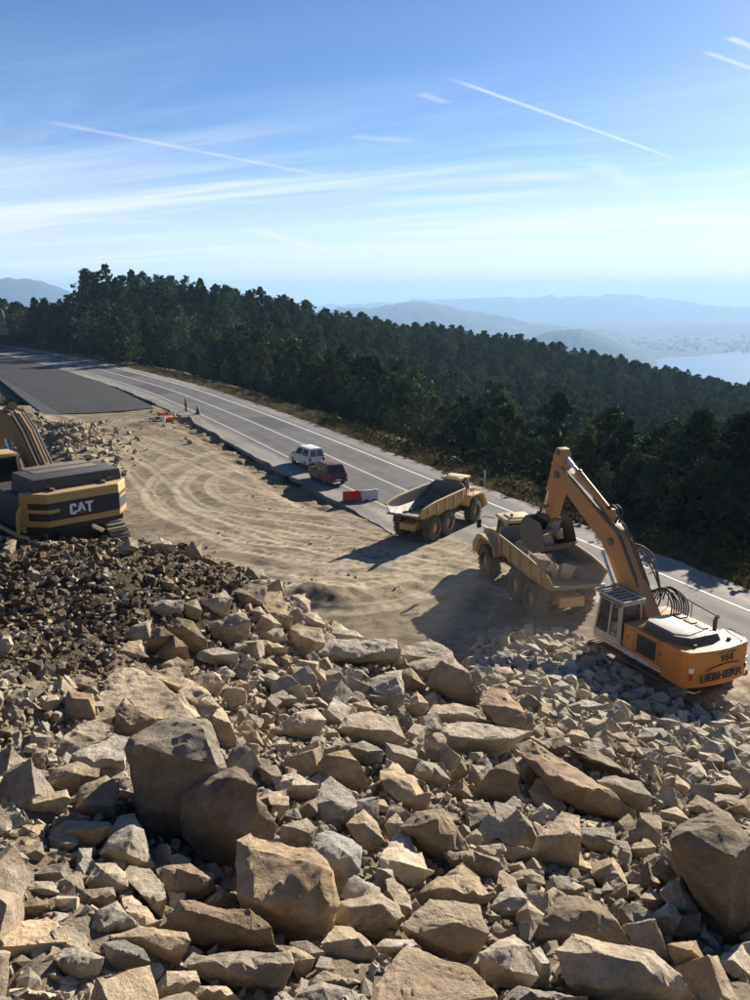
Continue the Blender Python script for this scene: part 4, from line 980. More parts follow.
for idx in order:
    x, y = XS[idx], YS[idx]; h = hs[idx]
    if h < gs[idx] - 0.05: continue
    if len(cand) > 8500: break
    zn, u, v, d = zone(x, y, h)
    if zn is None: continue
    a, b = SZ[zn]; s = a + (b - a) * (RNK[idx] if zn != 'heap' or v < 720 else RNK[idx] ** .72)
    if zn == 'soil' and s < .2 and (idx % 7) > 1: continue
    rad = s * 0.42
    dd = np.hypot(taken_np[:, 0] - x, taken_np[:, 1] - y) - taken_np[:, 2]
    if dd.min() < -0.3 * rad and s > .3: continue
    if on_hero(u, v - .25 * s / d * FPX) or (s > .22 and (on_hero(u, v - .5 * s / d * FPX) or on_hero(u - .3 * s / d * FPX, v - .2 * s / d * FPX) or on_hero(u + .3 * s / d * FPX, v - .2 * s / d * FPX))): continue
    if not near_ok(x, y, rad): continue
    cells.setdefault((int(math.floor(x / cellsz)), int(math.floor(y / cellsz))), []).append((x, y, rad))
    cand.append((x, y, h, s, zn, u, v, d))
# a few on the dirt yard: the strewn edge of the fill and the debris heaps on the far left
for i in range(900):
    m = random.random()
    if m < 0.62: u, v = random.gauss(70, 34), random.gauss(447, 15); s = random.uniform(.18, .8) ** 1.2
    elif m < 0.72: u, v = random.uniform(150, 205), random.uniform(412, 428); s = random.uniform(.15, .5)
    elif m < 0.86: u, v = random.uniform(480, 760), random.uniform(600, 720); s = random.uniform(.10, .36)
    else: u, v = random.uniform(200, 400), random.uniform(470, 600); s = random.uniform(.06, .22)
    if v < 421 and u < 150 or v < 405: continue
    x, y = G(u, v)
    if not (14.5 < y < 120 and abs(x) < 38): continue
    S1 = float(road_s(np.array([x]), np.array([y]))[0][0])
    if S1 > -6.6 and y > 55: continue
    h = site_h(x, y); u, v, d = [float(q) for q in proj((x, y, h))]
    if h < -0.35: continue
    cand.append((x, y, h, s, 'yard' if u > 200 or v > 480 else 'debris', u, v, d))
# what shows largest: paint the candidates front to back into a coarse grid together with the boulders
buf = np.zeros((260, 200), bool); items = [(c[7] - 0.0, c[5], c[6] - 0.3 * c[3] / c[7] * FPX, 0.42 * c[3] / c[7] * FPX, i) for i, c in enumerate(cand)]
items += [(float(proj(tuple(h[0].location))[2]) - 0.2, h[3], h[4], h[5] * 0.45, -1) for h in heroes]
items.sort(); score = np.zeros(len(cand))
for d, u, v, rr_, i in items:
    i0, i1, j0, j1 = int((u - rr_) / 4), int((u + rr_) / 4) + 1, int((v - rr_) / 4), int((v + rr_) / 4) + 1
    i0, j0 = max(i0, 0), max(j0, 0)
    if i1 <= i0 or j1 <= j0 or i0 >= 200 or j0 >= 260: continue
    blk = buf[j0:j1, i0:i1]
    if i >= 0: score[i] = (~blk).mean() * rr_ ** 2 if blk.size else 0
    blk[:] = True
top = set(np.argsort(-score)[:178].tolist())
SIZEW = lambda px: 'fist of ' if False else ('small ' if px < 14 else 'medium ' if px < 26 else 'large ')
pts_stuff = {'fill': [], 'soil': [], 'grit': [], 'heap': [], 'debris': [], 'yard': []}
for i, (x, y, h, s, zn, u, v, d) in enumerate(cand):
    var = random.randrange(26); rot = (random.gauss(0, .45), random.gauss(0, .45), random.uniform(0, 6.28)); sink = 0.26 * s if zn != 'heap' else 0.2 * s
    if i in top:
        src = GREYM if zn == 'fill' else DARKM if zn == 'soil' and random.random() < .75 else ROCKM
        o = bpy.data.objects.new('rock', src[var]); COL.objects.link(o); o.location = (x, y, h + sink); o.rotation_euler = rot; o.scale = (s, s, s)
        cw = 'grey dusty' if src is GREYM else 'dark brown' if src is DARKM else 'tan'
        px = s / d * FPX
        give(o, relate(u, v, SIZEW(px) + cw + ' rock'), 'rock')
    else: pts_stuff[zn].append((x, y, h + sink, *rot, s, var))
for base, lst in used_labels.items():
    for o, cat in lst:
        o['label'] = base; o['category'] = cat
        o['group'] = 'boulders of the blasted heap' if cat == 'boulder' else 'loose rocks on the blasted heap'
for o, lb, *_ in heroes:
    o['group'] = 'boulders of the blasted heap'

def instancer(name, rows, meshes, label=None):
    """one object: thousands of pieces set on points (geometry nodes)"""
    rows = np.array(rows, float)
    me = bpy.data.meshes.new(name); me.vertices.add(len(rows)); me.vertices.foreach_set('co', rows[:, :3].astype(np.float32).ravel())
    a = me.attributes.new('rot', 'FLOAT_VECTOR', 'POINT'); a.data.foreach_set('vector', rows[:, 3:6].astype(np.float32).ravel())
    fattr(me, 'scl', rows[:, 6]); a = me.attributes.new('idx', 'INT', 'POINT'); a.data.foreach_set('value', rows[:, 7].astype(np.int32))
    o = bpy.data.objects.new(name, me); COL.objects.link(o); o['kind'] = 'stuff'
    col = bpy.data.collections.new(name + '_pieces')
    for i, m in enumerate(meshes):
        so = bpy.data.objects.new(f'{name}_piece_{i:03d}', m); col.objects.link(so)
    ng = bpy.data.node_groups.new(name, 'GeometryNodeTree'); ng.interface.new_socket('Geometry', in_out='INPUT', socket_type='NodeSocketGeometry'); ng.interface.new_socket('Geometry', in_out='OUTPUT', socket_type='NodeSocketGeometry')
    n = ng.nodes; gi = n.new('NodeGroupInput'); go = n.new('NodeGroupOutput'); ip = n.new('GeometryNodeInstanceOnPoints'); ci = n.new('GeometryNodeCollectionInfo')
    ci.inputs['Collection'].default_value = col; ci.inputs['Separate Children'].default_value = True; ci.inputs['Reset Children'].default_value = True
    ip.inputs['Pick Instance'].default_value = True
    def na(nm, dt):
        q = n.new('GeometryNodeInputNamedAttribute'); q.data_type = dt; q.inputs['Name'].default_value = nm; return q.outputs['Attribute']
    e2r = n.new('FunctionNodeEulerToRotation'); l = ng.links.new
    l(na('rot', 'FLOAT_VECTOR'), e2r.inputs[0]); l(e2r.outputs[0], ip.inputs['Rotation']); l(na('scl', 'FLOAT'), ip.inputs['Scale']); l(na('idx', 'INT'), ip.inputs['Instance Index'])
    l(gi.outputs[0], ip.inputs['Points']); l(ci.outputs[0], ip.inputs['Instance']); l(ip.outputs[0], go.inputs[0])
    md = o.modifiers.new('pieces', 'NODES'); md.node_group = ng; return o
# small gravel between the rocks
CHIP = []
for i in range(12):
    rq = random.Random(500 + i); bm = bmesh.new()
    for p in block_pts(rq, rq.choice([1, .7, .5])): bm.verts.new(p)
    q = bmesh.ops.convex_hull(bm, input=bm.verts); kl = list({g for g in q['geom_interior'] + q['geom_unused'] if isinstance(g, bmesh.types.BMVert)})
    if kl: bmesh.ops.delete(bm, geom=kl, context='VERTS')
    me = bpy.data.meshes.new('chip'); bm.to_mesh(me); bm.free(); CHIP.append(me)
CH = {k_: [mesh_variant(m, M[k_]) for m in CHIP] for k_ in ('stone', 'grey_stone', 'dark_stone')}
XS = r.uniform(-14, 18, 85000); YS = r.uniform(3.0, 34, 85000); hs = RG.h(XS, YS); gs = np.where(YS > 14.2, SG.h(XS, np.clip(YS, 14.2, 121)), -9)
uu, vv, dd = proj(np.stack([XS, YS, hs], -1)); ok = (hs > gs - 0.03) & (uu > -30) & (uu < 790) & (vv < 1050)
chips = {'stone': [], 'grey_stone': [], 'dark_stone': []}
for i in np.nonzero(ok)[0]:
    if on_hero(uu[i], vv[i] - 2): continue
    u, v = uu[i], vv[i]; far = dd[i] / 15.0
    kd = 'grey_stone' if (XS[i] > 4 and hs[i] < 3.2 and v > 622) else 'dark_stone' if random.random() < .8 and (u < 270 - max(0, v - 600) * 1.1 and v < 680 and random.random() < .85) else 'stone'
    s = random.uniform(0.035, 0.17) * (0.75 + 0.35 * far) if random.random() < .8 else random.uniform(.12, .26)
    if kd == 'dark_stone': s *= .62
    chips[kd].append((XS[i], YS[i], hs[i] + s * 0.12, random.gauss(0, .5), random.gauss(0, .5), random.uniform(0, 6.28), s, random.randrange(12)))
for kd, nm in (('stone', 'tan_gravel'), ('grey_stone', 'dusty_gravel'), ('dark_stone', 'dark_gravel')):
    instancer(nm, chips[kd], CH[kd])
instancer('heap_stones', pts_stuff['heap'] + pts_stuff['grit'], ROCKM)
instancer('fill_stones', pts_stuff['fill'], GREYM)
instancer('soil_stones', pts_stuff['soil'], DARKM)
instancer('debris_stones', pts_stuff['debris'] + pts_stuff['yard'], ROCKM)
# ------------------------------------------------------------------ machines
def text_mesh(txt, size, name, mat, parent, loc, rot, bold=0.02, depth=0.006, sx=1.0, shear=0.0):
    cu = bpy.data.curves.new(name, 'FONT'); cu.body = txt; cu.size = size; cu.offset = bold * size; cu.extrude = depth; cu.align_x = 'CENTER'; cu.align_y = 'CENTER'; cu.shear = shear; cu.resolution_u = 3
    to = bpy.data.objects.new(name, cu); COL.objects.link(to); dg = bpy.context.evaluated_depsgraph_get()
    me = bpy.data.meshes.new_from_object(to.evaluated_get(dg)); bpy.data.objects.remove(to); me.materials.clear(); me.materials.append(mat)
    o = bpy.data.objects.new(name, me); COL.objects.link(o); o.parent = parent; o.location = loc; o.rotation_euler = rot; o.scale = (sx, 1, 1); return o
def child_loc(o, loc): o.location = loc; return o
def wheel(parent, x, y, r=0.9, wdt=0.62, tread=True, rimmat='mustard'):
    sg = 1 if y > 0 else -1; h = wdt / 2
    t = MB(); t.lathe([(-h, r * .52), (-h * 1.02, r * .78), (-h * .86, r * .95), (-h * .5, r), (h * .5, r), (h * .86, r * .95), (h * 1.02, r * .78), (h, r * .52), (h * .5, r * .46), (-h * .5, r * .46), (-h, r * .52)], (0, 0, 0), n=36)
    if tread:
        for i in range(22):
            for sd in (-1, 1):
                a = 2 * math.pi * (i + (0.5 if sd > 0 else 0)) / 22
                t.box((math.cos(a) * r * 1.005, sd * h * .5, math.sin(a) * r * 1.005), (0.07 * r, h * .95, 0.13 * r), (0, -a, 0))
    wo_ = t.build('wheel', M['rubber'], parent); wo_.location = (x, y, r)
    k = MB(); d = sg
    k.lathe([(-h * .45, r * .50), (h * .25 * d, r * .50), (h * .55 * d, r * .53), (h * .62 * d, r * .50), (h * .30 * d, r * .40), (h * .22 * d, r * .24), (h * .62 * d, r * .20), (h * .66 * d, r * .10)], (0, 0, 0), n=28)
    for i in range(10):
        a = 2 * math.pi * i / 10; c = (math.cos(a) * r * .32, h * .26 * d, math.sin(a) * r * .32); k.cyl(c, (c[0], c[1] + .06 * d, c[2]), .03, n=6)
    k.build('rim', M[rimmat], wo_, ang=25); return wo_

def dump_truck(name, loc, heading, label, full, scl):
    t = empty(name, loc, heading); t.scale = (scl, scl, scl); tag(t, label, 'dump truck', 'articulated dump trucks on the site')
    Y_ = 1.22
    for x in (0, 1.95):
        for s in (-1, 1): wheel(t, x, s * Y_, 0.92, 0.66)
    for s in (-1, 1): wheel(t, 6.25, s * Y_, 0.92, 0.66)
    # rear frame and bogies
    m = MB(); m.box((1.3, .45, 1.25), (5.2, .16, .42)); m.box((1.3, -.45, 1.25), (5.2, .16, .42))
    for x in (-1.2, -.2, 1.0, 2.2, 3.6): m.box((x, 0, 1.25), (.22, .80, .34))
    for x in (0, 1.95): m.cyl((x, -1.0, .92), (x, 1.0, .92), .17); m.cyl((x, -.25, .92), (x, .25, .92), .36)
    for s in (-1, 1): m.prism([(-.35, .78), (.3, 1.12), (1.65, 1.12), (2.3, .78), (2.1, .68), (-.15, .68)], s * .72, s * .82)
    m.box((-1.45, 0, 1.18), (.16, 1.3, .5)); m.build('rear_frame', M['mustard'], t, .015)
    m = MB(); m.cyl((3.6, 0, 1.25), (4.5, 0, 1.25), .30); m.cyl((4.25, 0, .85), (4.25, 0, 1.75), .18); m.build('articulation_hitch', M['dark_steel'], t)
    # dump bed: a lofted open body
    st = [(-1.95, 2.12, 2.12, 2.72, 1.45, 1.56), (-1.30, 1.86, 1.86, 2.86, 1.42, 1.58), (-.2, 1.66, 1.66, 2.98, 1.38, 1.60), (2.4, 1.60, 1.60, 3.06, 1.34, 1.60), (3.9, 1.70, 1.70, 3.08, 1.32, 1.58), (4.25, 2.2, 2.2, 3.10, 1.32, 1.58)]
    V = []; F = []; mi = []; th = .08
    for (x, zb, zb2, zt, wb, wt) in st:
        ch = .34
        V += [(x, wt, zt), (x, wt * .985, zb + ch + .22), (x, wb - .22, zb), (x, -(wb - .22), zb), (x, -wt * .985, zb + ch + .22), (x, -wt, zt),
              (x, -(wt - th), zt), (x, -(wt - th) * .985, zb + ch + .24), (x, -(wb - .26), zb + th), (x, wb - .26, zb + th), (x, (wt - th) * .985, zb + ch + .24), (x, wt - th, zt)]
    nS = 12
    for k_ in range(len(st) - 1):
        for i in range(nS):
            F.append((k_ * nS + i, k_ * nS + (i + 1) % nS, (k_ + 1) * nS + (i + 1) % nS, (k_ + 1) * nS + i)); mi.append(1 if 6 <= i <= 10 else 0)
    for b in (0,):
        for i in range(5): F.append((b + i, b + i + 1, b + 10 - i, b + 11 - i)); mi.append(0)
    e = (len(st) - 1) * nS; F.append((e, e + 1, e + 2, e + 3, e + 4, e + 5)); mi.append(0); F.append((e + 6, e + 7, e + 8, e + 9, e + 10, e + 11)); mi.append(1)
    me = bpy.data.meshes.new('dump_bed'); me.from_pydata(V, [], F); me.materials.append(M['mustard']); me.materials.append(M['bed_steel'] if not full else M['steel']); me.polygons.foreach_set('material_index', mi)
    bm = bmesh.new(); bm.from_mesh(me); bmesh.ops.recalc_face_normals(bm, faces=bm.faces); bm.to_mesh(me); bm.free()
    bed_ = bpy.data.objects.new('dump_bed', me); COL.objects.link(bed_); bed_.parent = t
    for s in (-1, 1):
        m = MB(); m.tube([(-1.95, s * 1.58, 2.75), (-1.3, s * 1.60, 2.89), (-.2, s * 1.62, 3.01), (2.4, s * 1.62, 3.09), (4.2, s * 1.60, 3.12)], .065, 6); m.build('top_rail', M['mustard'], bed_)
        for x, zt, zb in ((-1.2, 2.84, 2.2), (.0, 2.95, 2.1), (1.25, 3.0, 2.05), (2.5, 3.03, 2.05), (3.7, 3.03, 2.15)):
            m = MB(); m.box((x, s * 1.625, (zt + zb) / 2), (.14, .09, zt - zb)); m.build('side_rib', M['mustard'], bed_, .01)
    m = MB(); m.prism([(4.20, 2.15), (4.28, 3.10), (4.50, 3.44), (4.57, 3.42), (4.37, 3.08), (4.30, 2.15)], -1.55, 1.55, inset=lambda x, z: .0 if z < 3.3 else .42); m.build('headboard', M['mustard'], bed_, .01); m = MB(); m.add([(4.17, -1.48, 2.25), (4.17, 1.48, 2.25), (4.255, 1.48, 3.08), (4.46, 1.16, 3.40), (4.46, -1.16, 3.40), (4.255, -1.48, 3.08), (4.15, -1.48, 2.25), (4.15, 1.48, 2.25), (4.235, 1.48, 3.08), (4.44, 1.16, 3.40), (4.44, -1.16, 3.40), (4.235, -1.48, 3.08)], [(0, 1, 2, 5), (5, 2, 3, 4), (6, 11, 8, 7), (11, 10, 9, 8), (0, 6, 7, 1), (1, 7, 8, 2), (2, 8, 9, 3), (3, 9, 10, 4), (4, 10, 11, 5), (5, 11, 6, 0)]); m.build('headboard_inner_plate', M['steel'], bed_)  # darker steel plate laid over the headboard's inner face
    m = MB(); m.box((-1.93, 0, 2.10), (.14, 2.86, .13)); m.build('tail_lip', M['bed_steel'], bed_, .01)
    for s in (-1, 1):
        m = MB(); m.cyl((2.6, s * .95, 1.0), (1.0, s * .95, 1.75), .10); m.cyl((1.3, s * .95, 1.61), (.4, s * .95, 2.0), .06); m.build('hoist_cylinder', M['dark_steel'], t)
        m = MB(); m.box((-1.56, s * .95, 1.25), (.06, .26, .12)); m.build('tail_light', M['lamp_red'], t, .01)
        m = MB(); m.box((-.95, s * 1.22, 1.55), (.05, .62, .7), (0, .25, 0)); m.build('mud_flap', M['rubber'], t)
    # front unit
    m = MB(); m.box((6.4, 0, 1.15), (4.0, .95, .5)); m.cyl((6.25, -1.0, .92), (6.25, 1.0, .92), .18); m.box((8.25, 0, 1.0), (.3, 2.3, .55)); m.build('front_frame', M['dark_steel'], t, .02)
    m = MB(); m.prism([(6.35, 1.55), (6.35, 2.62), (7.4, 2.50), (8.25, 2.30), (8.42, 2.05), (8.42, 1.25), (6.9, 1.25)], -.78, .78); m.build('hood', M['mustard'], t, .06)
    m = MB()
    for i in range(7): m.box((8.43, 0, 1.38 + i * .1), (.05, 1.25, .05))
    m.build('grille', M['black'], t)
    for s in (-1, 1):
        m = MB(); m.prism([(5.15, 1.55), (5.35, 1.98), (5.8, 2.08), (6.9, 2.08), (7.4, 1.9), (7.75, 1.35), (7.95, .95), (8.35, .95), (8.35, 1.45), (7.7, 2.12), (7.2, 2.26), (5.6, 2.24), (5.15, 2.0), (4.95, 1.55)], s * .80, s * 1.46); m.build('fender', M['mustard'], t, .03)
        m = MB(); m.box((8.37, s * 1.1, 1.22), (.06, .34, .2)); m.build('headlight', M['lamp_white'], t, .02)
        m = MB(); m.tube([(6.45, s * .86, 3.35), (6.75, s * 1.35, 3.42), (6.8, s * 1.66, 3.35), (6.8, s * 1.68, 2.75)], .028, 6); m.box((6.82, s * 1.68, 3.0), (.07, .26, .50)); m.build('mirror', M['black'], t, .01)
        m = MB(); m.tube([(4.95, s * 1.45, 1.55), (4.95, s * 1.45, 2.9), (5.4, s * 1.42, 3.0), (5.9, s * 1.42, 2.85), (5.9, s * 1.42, 2.2)], .025, 6); m.build('handrail', M['mustard'], t)
    m = MB(); m.box((5.35, -.98, 2.85), (.22, .22, 1.1)); m.cyl((5.35, -.98, 3.3), (5.30, -.98, 3.72), .07); m.build('exhaust_pipe', M['dark_steel'], t, .02)
    # cab: lower shell, posts, panes, roof
    cab = MB(); cab.prism([(4.85, 1.55), (4.85, 2.55), (6.35, 2.55), (6.55, 2.40), (6.55, 1.55)], -.80, .80); cb = cab.build('cab', M['mustard'], t, .03)
    m = MB()
    for x, xt in ((4.90, 4.95), (5.72, 5.70), (6.44, 6.22)):
        for s in (-1, 1): m.tube([(x, s * .76, 2.5), (xt, s * .72, 3.46)], .05, 6)
    m.build('cab_frame', M['mustard'], cb)
    for s in (-1, 1):
        for x0, x1, t0, t1 in ((4.94, 5.68, 4.98, 5.66), (5.76, 6.40, 5.74, 6.18)):
            m = MB(); m.add([(x0, s * .755, 2.56), (x1, s * .755, 2.56), (t1, s * .715, 3.42), (t0, s * .715, 3.42), (x0, s * .735, 2.56), (x1, s * .735, 2.56), (t1, s * .695, 3.42), (t0, s * .695, 3.42)], [(0, 1, 2, 3), (4, 7, 6, 5), (0, 4, 5, 1), (1, 5, 6, 2), (2, 6, 7, 3), (3, 7, 4, 0)]); m.build('side_window', M['glass'], cb)
    m = MB(); m.add([(6.44, -.72, 2.54), (6.44, .72, 2.54), (6.22, .68, 3.42), (6.22, -.68, 3.42), (6.41, -.72, 2.54), (6.41, .72, 2.54), (6.19, .68, 3.42), (6.19, -.68, 3.42)], [(0, 1, 2, 3), (4, 7, 6, 5), (0, 4, 5, 1), (1, 5, 6, 2), (2, 6, 7, 3), (3, 7, 4, 0)]); m.build('windscreen', M['glass'], cb)
    m = MB(); m.box((4.91, 0, 2.99), (.03, 1.38, .84)); m.build('rear_window', M['glass'], cb)
    m = MB(); m.box((5.58, 0, 3.56), (1.65, 1.74, .2)); m.box((5.5, 0, 3.69), (1.0, 1.1, .08)); m.build('cab_roof', M['mustard_pale'], cb, .04)
    m = MB(); m.cyl((5.1, .45, 3.6), (5.1, .45, 3.80), .035); m.cyl((5.1, .45, 3.80), (5.1, .45, 3.95), .075); m.build('beacon', M['dark_steel'], cb)
    m = MB()
    for i in range(3): m.box((5.55, 1.50, .62 + i * .42), (.5, .16, .05))
    m.tube([(5.3, 1.55, .6), (5.3, 1.55, 1.5)], .025, 6); m.tube([(5.8, 1.55, .6), (5.8, 1.55, 1.5)], .025, 6); m.build('step_ladder', M['dark_steel'], t)
    return t
dt1 = dump_truck('dump_truck', (2.65, 49.9, 0.10), R(55.6), 'mustard dump truck with an empty bed, its tail towards the dirt yard', False, .84)
dt2 = dump_truck('dump_truck', (8.65, 37.4, 0.06), R(104), 'mustard dump truck with a part filled bed being loaded under the orange excavator bucket', True, .94)

def track_assembly(parent, y, length, r, wdt, steel='dark_steel'):
    """crawler: link belt with grouser plates, frame, sprocket, idler, rollers"""
    x0, x1 = -length / 2 + r, length / 2 - r
    tk = MB(); outl = []
    for i in range(13): a = math.pi / 2 + math.pi * i / 12; outl.append((x0 + r * math.cos(a), r + r * math.sin(a)))
    for i in range(13): a = -math.pi / 2 + math.pi * i / 12; outl.append((x1 + r * math.cos(a), r + r * math.sin(a)))
    ri = .86; inn = [(x0 + (px_ - x0) * ri if px_ < x0 else x1 + (px_ - x1) * ri if px_ > x1 else px_, r + (pz - r) * ri) for px_, pz in outl]
    n = len(outl); V = []
    for yy_ in (y - wdt / 2, y + wdt / 2): V += [(a, yy_, b) for a, b in outl] + [(a, yy_, b) for a, b in inn]
    F = []
    for i in range(n):
        j = (i + 1) % n; F += [(i, j, 2 * n + j, 2 * n + i), (n + i, 3 * n + i, 3 * n + j, n + j), (i, n + i, n + j, j), (2 * n + i, 2 * n + j, 3 * n + j, 3 * n + i)]
    tk.add(V, F); P = outl + [outl[0]]
    per = [0]
    for a, b in zip(P[:-1], P[1:]): per.append(per[-1] + math.hypot(b[0] - a[0], b[1] - a[1]))
    ns = int(per[-1] / .215)
    track = tk.build('track', M[steel], parent)
    shoe = MB()
    sm = None
    for i in range(ns):
        q = per[-1] * i / ns; j = max(k for k in range(n) if per[k] <= q); f = (q - per[j]) / max(1e-6, per[j + 1] - per[j])
        a, b = P[j], P[j + 1]; px_, pz = a[0] + (b[0] - a[0]) * f, a[1] + (b[1] - a[1]) * f; ang = math.atan2(b[1] - a[1], b[0] - a[0])
        if sm is None:
            s_ = MB(); s_.box((0, 0, 0), (.19, wdt * 1.02, .035)); s_.box((-.06, 0, -.03), (.03, wdt * 1.02, .06)); o = s_.build('track_shoe', M['steel'], track); sm = o.data
        else: o = bpy.data.objects.new('track_shoe', sm); COL.objects.link(o); o.parent = track
        o.location = (px_, y, pz); o.rotation_euler = (0, -ang, 0)
    m = MB(); m.box(((x0 + x1) / 2, y, r), (x1 - x0 - .5, wdt * .62, r * .75)); m.build('track_frame', M[steel], track, .03)
    sg = 1 if y > 0 else -1
    for x, nm in ((x0, 'sprocket'), (x1, 'idler')):
        m = MB(); m.cyl((x, y - wdt * .36, r), (x, y + wdt * .36, r), r * .72, n=20); m.cyl((x, y + sg * wdt * .36, r), (x, y + sg * wdt * .46, r), r * .34, n=14); m.build(nm, M['steel'], track)
    for i in range(6):
        x = x0 + .45 + (x1 - x0 - .9) * i / 5; m = MB(); m.cyl((x, y - wdt * .34, .22), (x, y + wdt * .34, .22), .15, n=12); m.build('roller', M['steel'], track)
    return track
def plate_boom(name, outl, halfw, parent, mat, bev=.03):
    m = MB(); m.prism(outl, -halfw, halfw); return m.build(name, mat, parent, bev)
def ram(name, a, b, y, r, parent, mat, rodf=.5):
    a = Vector((a[0], y, a[1])); b = Vector((b[0], y, b[1])); c = a.lerp(b, 1 - rodf)
    m = MB(); m.cyl(a, c, r); m.cyl(c - (c - a).normalized() * .12, c, r * 1.15); o = m.build(name, mat, parent)
    m = MB(); m.cyl(c, b, r * .55); m.build('rod', M['chrome'], o); return o

# ---- orange excavator (R 954 class): origin on the ground under the slewing ring
EX_LOC, EX_ROT, EX_S = (10.9, 30.05, 0.40), R(114), .90
ex = empty('excavator', EX_LOC, EX_ROT); ex.scale = (EX_S, EX_S, EX_S); tag(ex, 'orange crawler excavator with its boom raised, loading rocks into the dump truck', 'excavator')
for s in (-1, 1): track_assembly(ex, s * 1.36, 5.3, .52, .62)
m = MB(); m.box((0, 0, .72), (2.4, 2.2, .5)); m.cyl((0, 0, .9), (0, 0, 1.28), .85, n=24); m.build('undercarriage', M['dark_steel'], ex, .03)
m = MB(); m.plan([(2.25, 1.62), (2.25, .62), (1.5, .5), (1.5, -1.62), (-2.2, -1.62), (-2.2, 1.62)], 1.28, 1.50); m.build('upper_deck', M['orange'], ex, .02)
m = MB(); m.plan([(.35, 1.60), (-2.0, 1.60), (-2.0, .5), (.35, .5)], 1.5, 2.62); m.plan([(1.35, -1.60), (-2.0, -1.60), (-2.0, -.5), (1.35, -.5)], 1.5, 2.52); m.box((-1.2, 0, 2.05), (1.7, 1.1, 1.1)); m.build('engine_housing', M['orange'], ex, .05)
# counterweight: curved rear
cw_ = []
for a in range(-60, 61, 10): cw_.append((-2.15 - 1.42 * math.cos(R(a)) ** .55 if True else 0, 1.66 * math.sin(R(a)) / math.sin(R(60))))
cwp = [(-1.98, -1.66)] + [(-3.35 - .22 * math.cos(math.pi / 2 * y_ / 1.66), y_) for y_ in np.linspace(-1.45, 1.45, 13)] + [(-1.98, 1.66)]
cwp = [(-1.98, -1.66), (-3.05, -1.66)] + [(-3.30 - .24 * math.cos(math.pi / 2 * y_ / 1.6), float(y_)) for y_ in np.linspace(-1.48, 1.48, 13)] + [(-3.05, 1.66), (-1.98, 1.66)]
m = MB(); m.plan(cwp, 1.22, 2.70); cw = m.build('counterweight', M['orange'], ex, .07, seg=3)
text_mesh('LIEBHERR', .46, 'lettering', M['decal_black'], cw, (-3.555, 0.05, 1.62), (R(90), 0, R(-90)), .018, .012, 1.12)
text_mesh('954', .40, 'lettering', M['decal_brown'], cw, (-3.548, -.18, 2.32), (R(90), 0, R(-90)), .03, .012, 1.15)
m = MB(); m.tube([(-3.545, .85, 1.92), (-3.56, .4, 2.05), (-3.565, -.2, 2.10), (-3.55, -.85, 2.06)], .022, 6); m.build('swoosh', M['decal_brown'], cw)
m = MB(); m.box((-3.545, -.18, 2.56), (.02, .95, .025)); m.box((-3.545, -.18, 2.10), (.02, .8, .02)); m.build('emblem_bar', M['decal_brown'], cw)
for s in (-1, 1):
    m = MB(); m.box((-3.36, s * 1.42, 1.98), (.06, .2, .2), (0, 0, s * -.35)); m.build('rear_reflector', M['lamp_white'], cw, .02); m = MB(); m.box((-3.36, s * 1.42, 1.70), (.05, .10, .22), (0, 0, s * -.35)); m.build('tail_light', M['lamp_red'], cw, .01)
m = MB(); m.plan([(-.25, 1.05), (-.55, 1.40), (-2.35, 1.40), (-2.85, .95), (-2.85, -.60), (-.25, -.60)], 2.62, 2.98, .10); hd = m.build('engine_cover', M['charcoal'], ex, .04)
m = MB(); m.plan([(-.42, .98), (-.62, 1.22), (-2.10, 1.22), (-2.48, .80), (-2.30, -.10), (-.42, .0)], 2.97, 3.02); m.build('cover_plate', M['dusty_white'], hd, .015)
for i in range(3):
    m = MB(); m.box((-.75 - i * .62, -.34, 3.0), (.46, .36, .05)); m.build('cover_vent', M['steel'], hd, .01)
m = MB()
for i in range(9): m.box((-.55 - i * .12, 1.606, 2.06), (.05, .03, .72))
m.box((-1.03, 1.60, 2.06), (1.12, .02, .80)); m.build('side_grille', M['black'], ex)
text_mesh('LIEBHERR', .24, 'side_lettering', M['decal_white'], ex, (-.55, 1.648, 1.39), (R(90), 0, R(180)), .02, .008, 1.5)
m = MB(); m.box((.0, 1.635, 1.39), (4.3, .02, .05)); m.box((0, 1.64, 1.52), (4.2, .02, .025)); m.build('side_stripe', M['decal_white'], ex)
m = MB(); m.tube([(1.2, -1.55, 2.5), (1.2, -1.55, 3.25), (.2, -1.55, 3.25), (-1.6, -1.55, 3.1), (-1.6, -1.55, 2.6)], .025, 6); m.tube([(-.2, -1.55, 2.5), (-.2, -1.55, 3.2)], .02, 6); m.build('handrail', M['black'], ex)
m = MB(); m.tube([(-2.05, -1.6, 2.72), (-2.4, -1.62, 2.80), (-3.1, -1.5, 2.80), (-3.3, -1.1, 2.72)], .02, 6); m.build('rear_handrail', M['black'], ex)
for x in (-1.72, -.30, .22):
    m = MB(); m.box((x, 1.601, 2.06), (.02, .008, 1.0)); m.build('panel_seam', M['black'], ex)
m = MB(); m.box((-.85, 1.601, 2.50), (2.2, .008, .02)); m.build('panel_seam', M['black'], ex)
for x in (-1.85, .02): m = MB(); m.box((x, 1.61, 2.1), (.06, .03, .16)); m.build('latch', M['dark_steel'], ex, .005)
m = MB(); m.cyl((-1.9, -1.15, 2.5), (-1.9, -1.15, 3.15), .09); m.cyl((-1.9, -1.15, 3.15), (-2.02, -1.15, 3.32), .08); m.build('exhaust_pipe', M['dark_steel'], ex)
for y_ in (-.9, .9): m = MB(); m.cyl((-2.9, y_, 2.70), (-2.9, y_, 2.80), .09); m.build('lifting_eye', M['dark_steel'], cw)
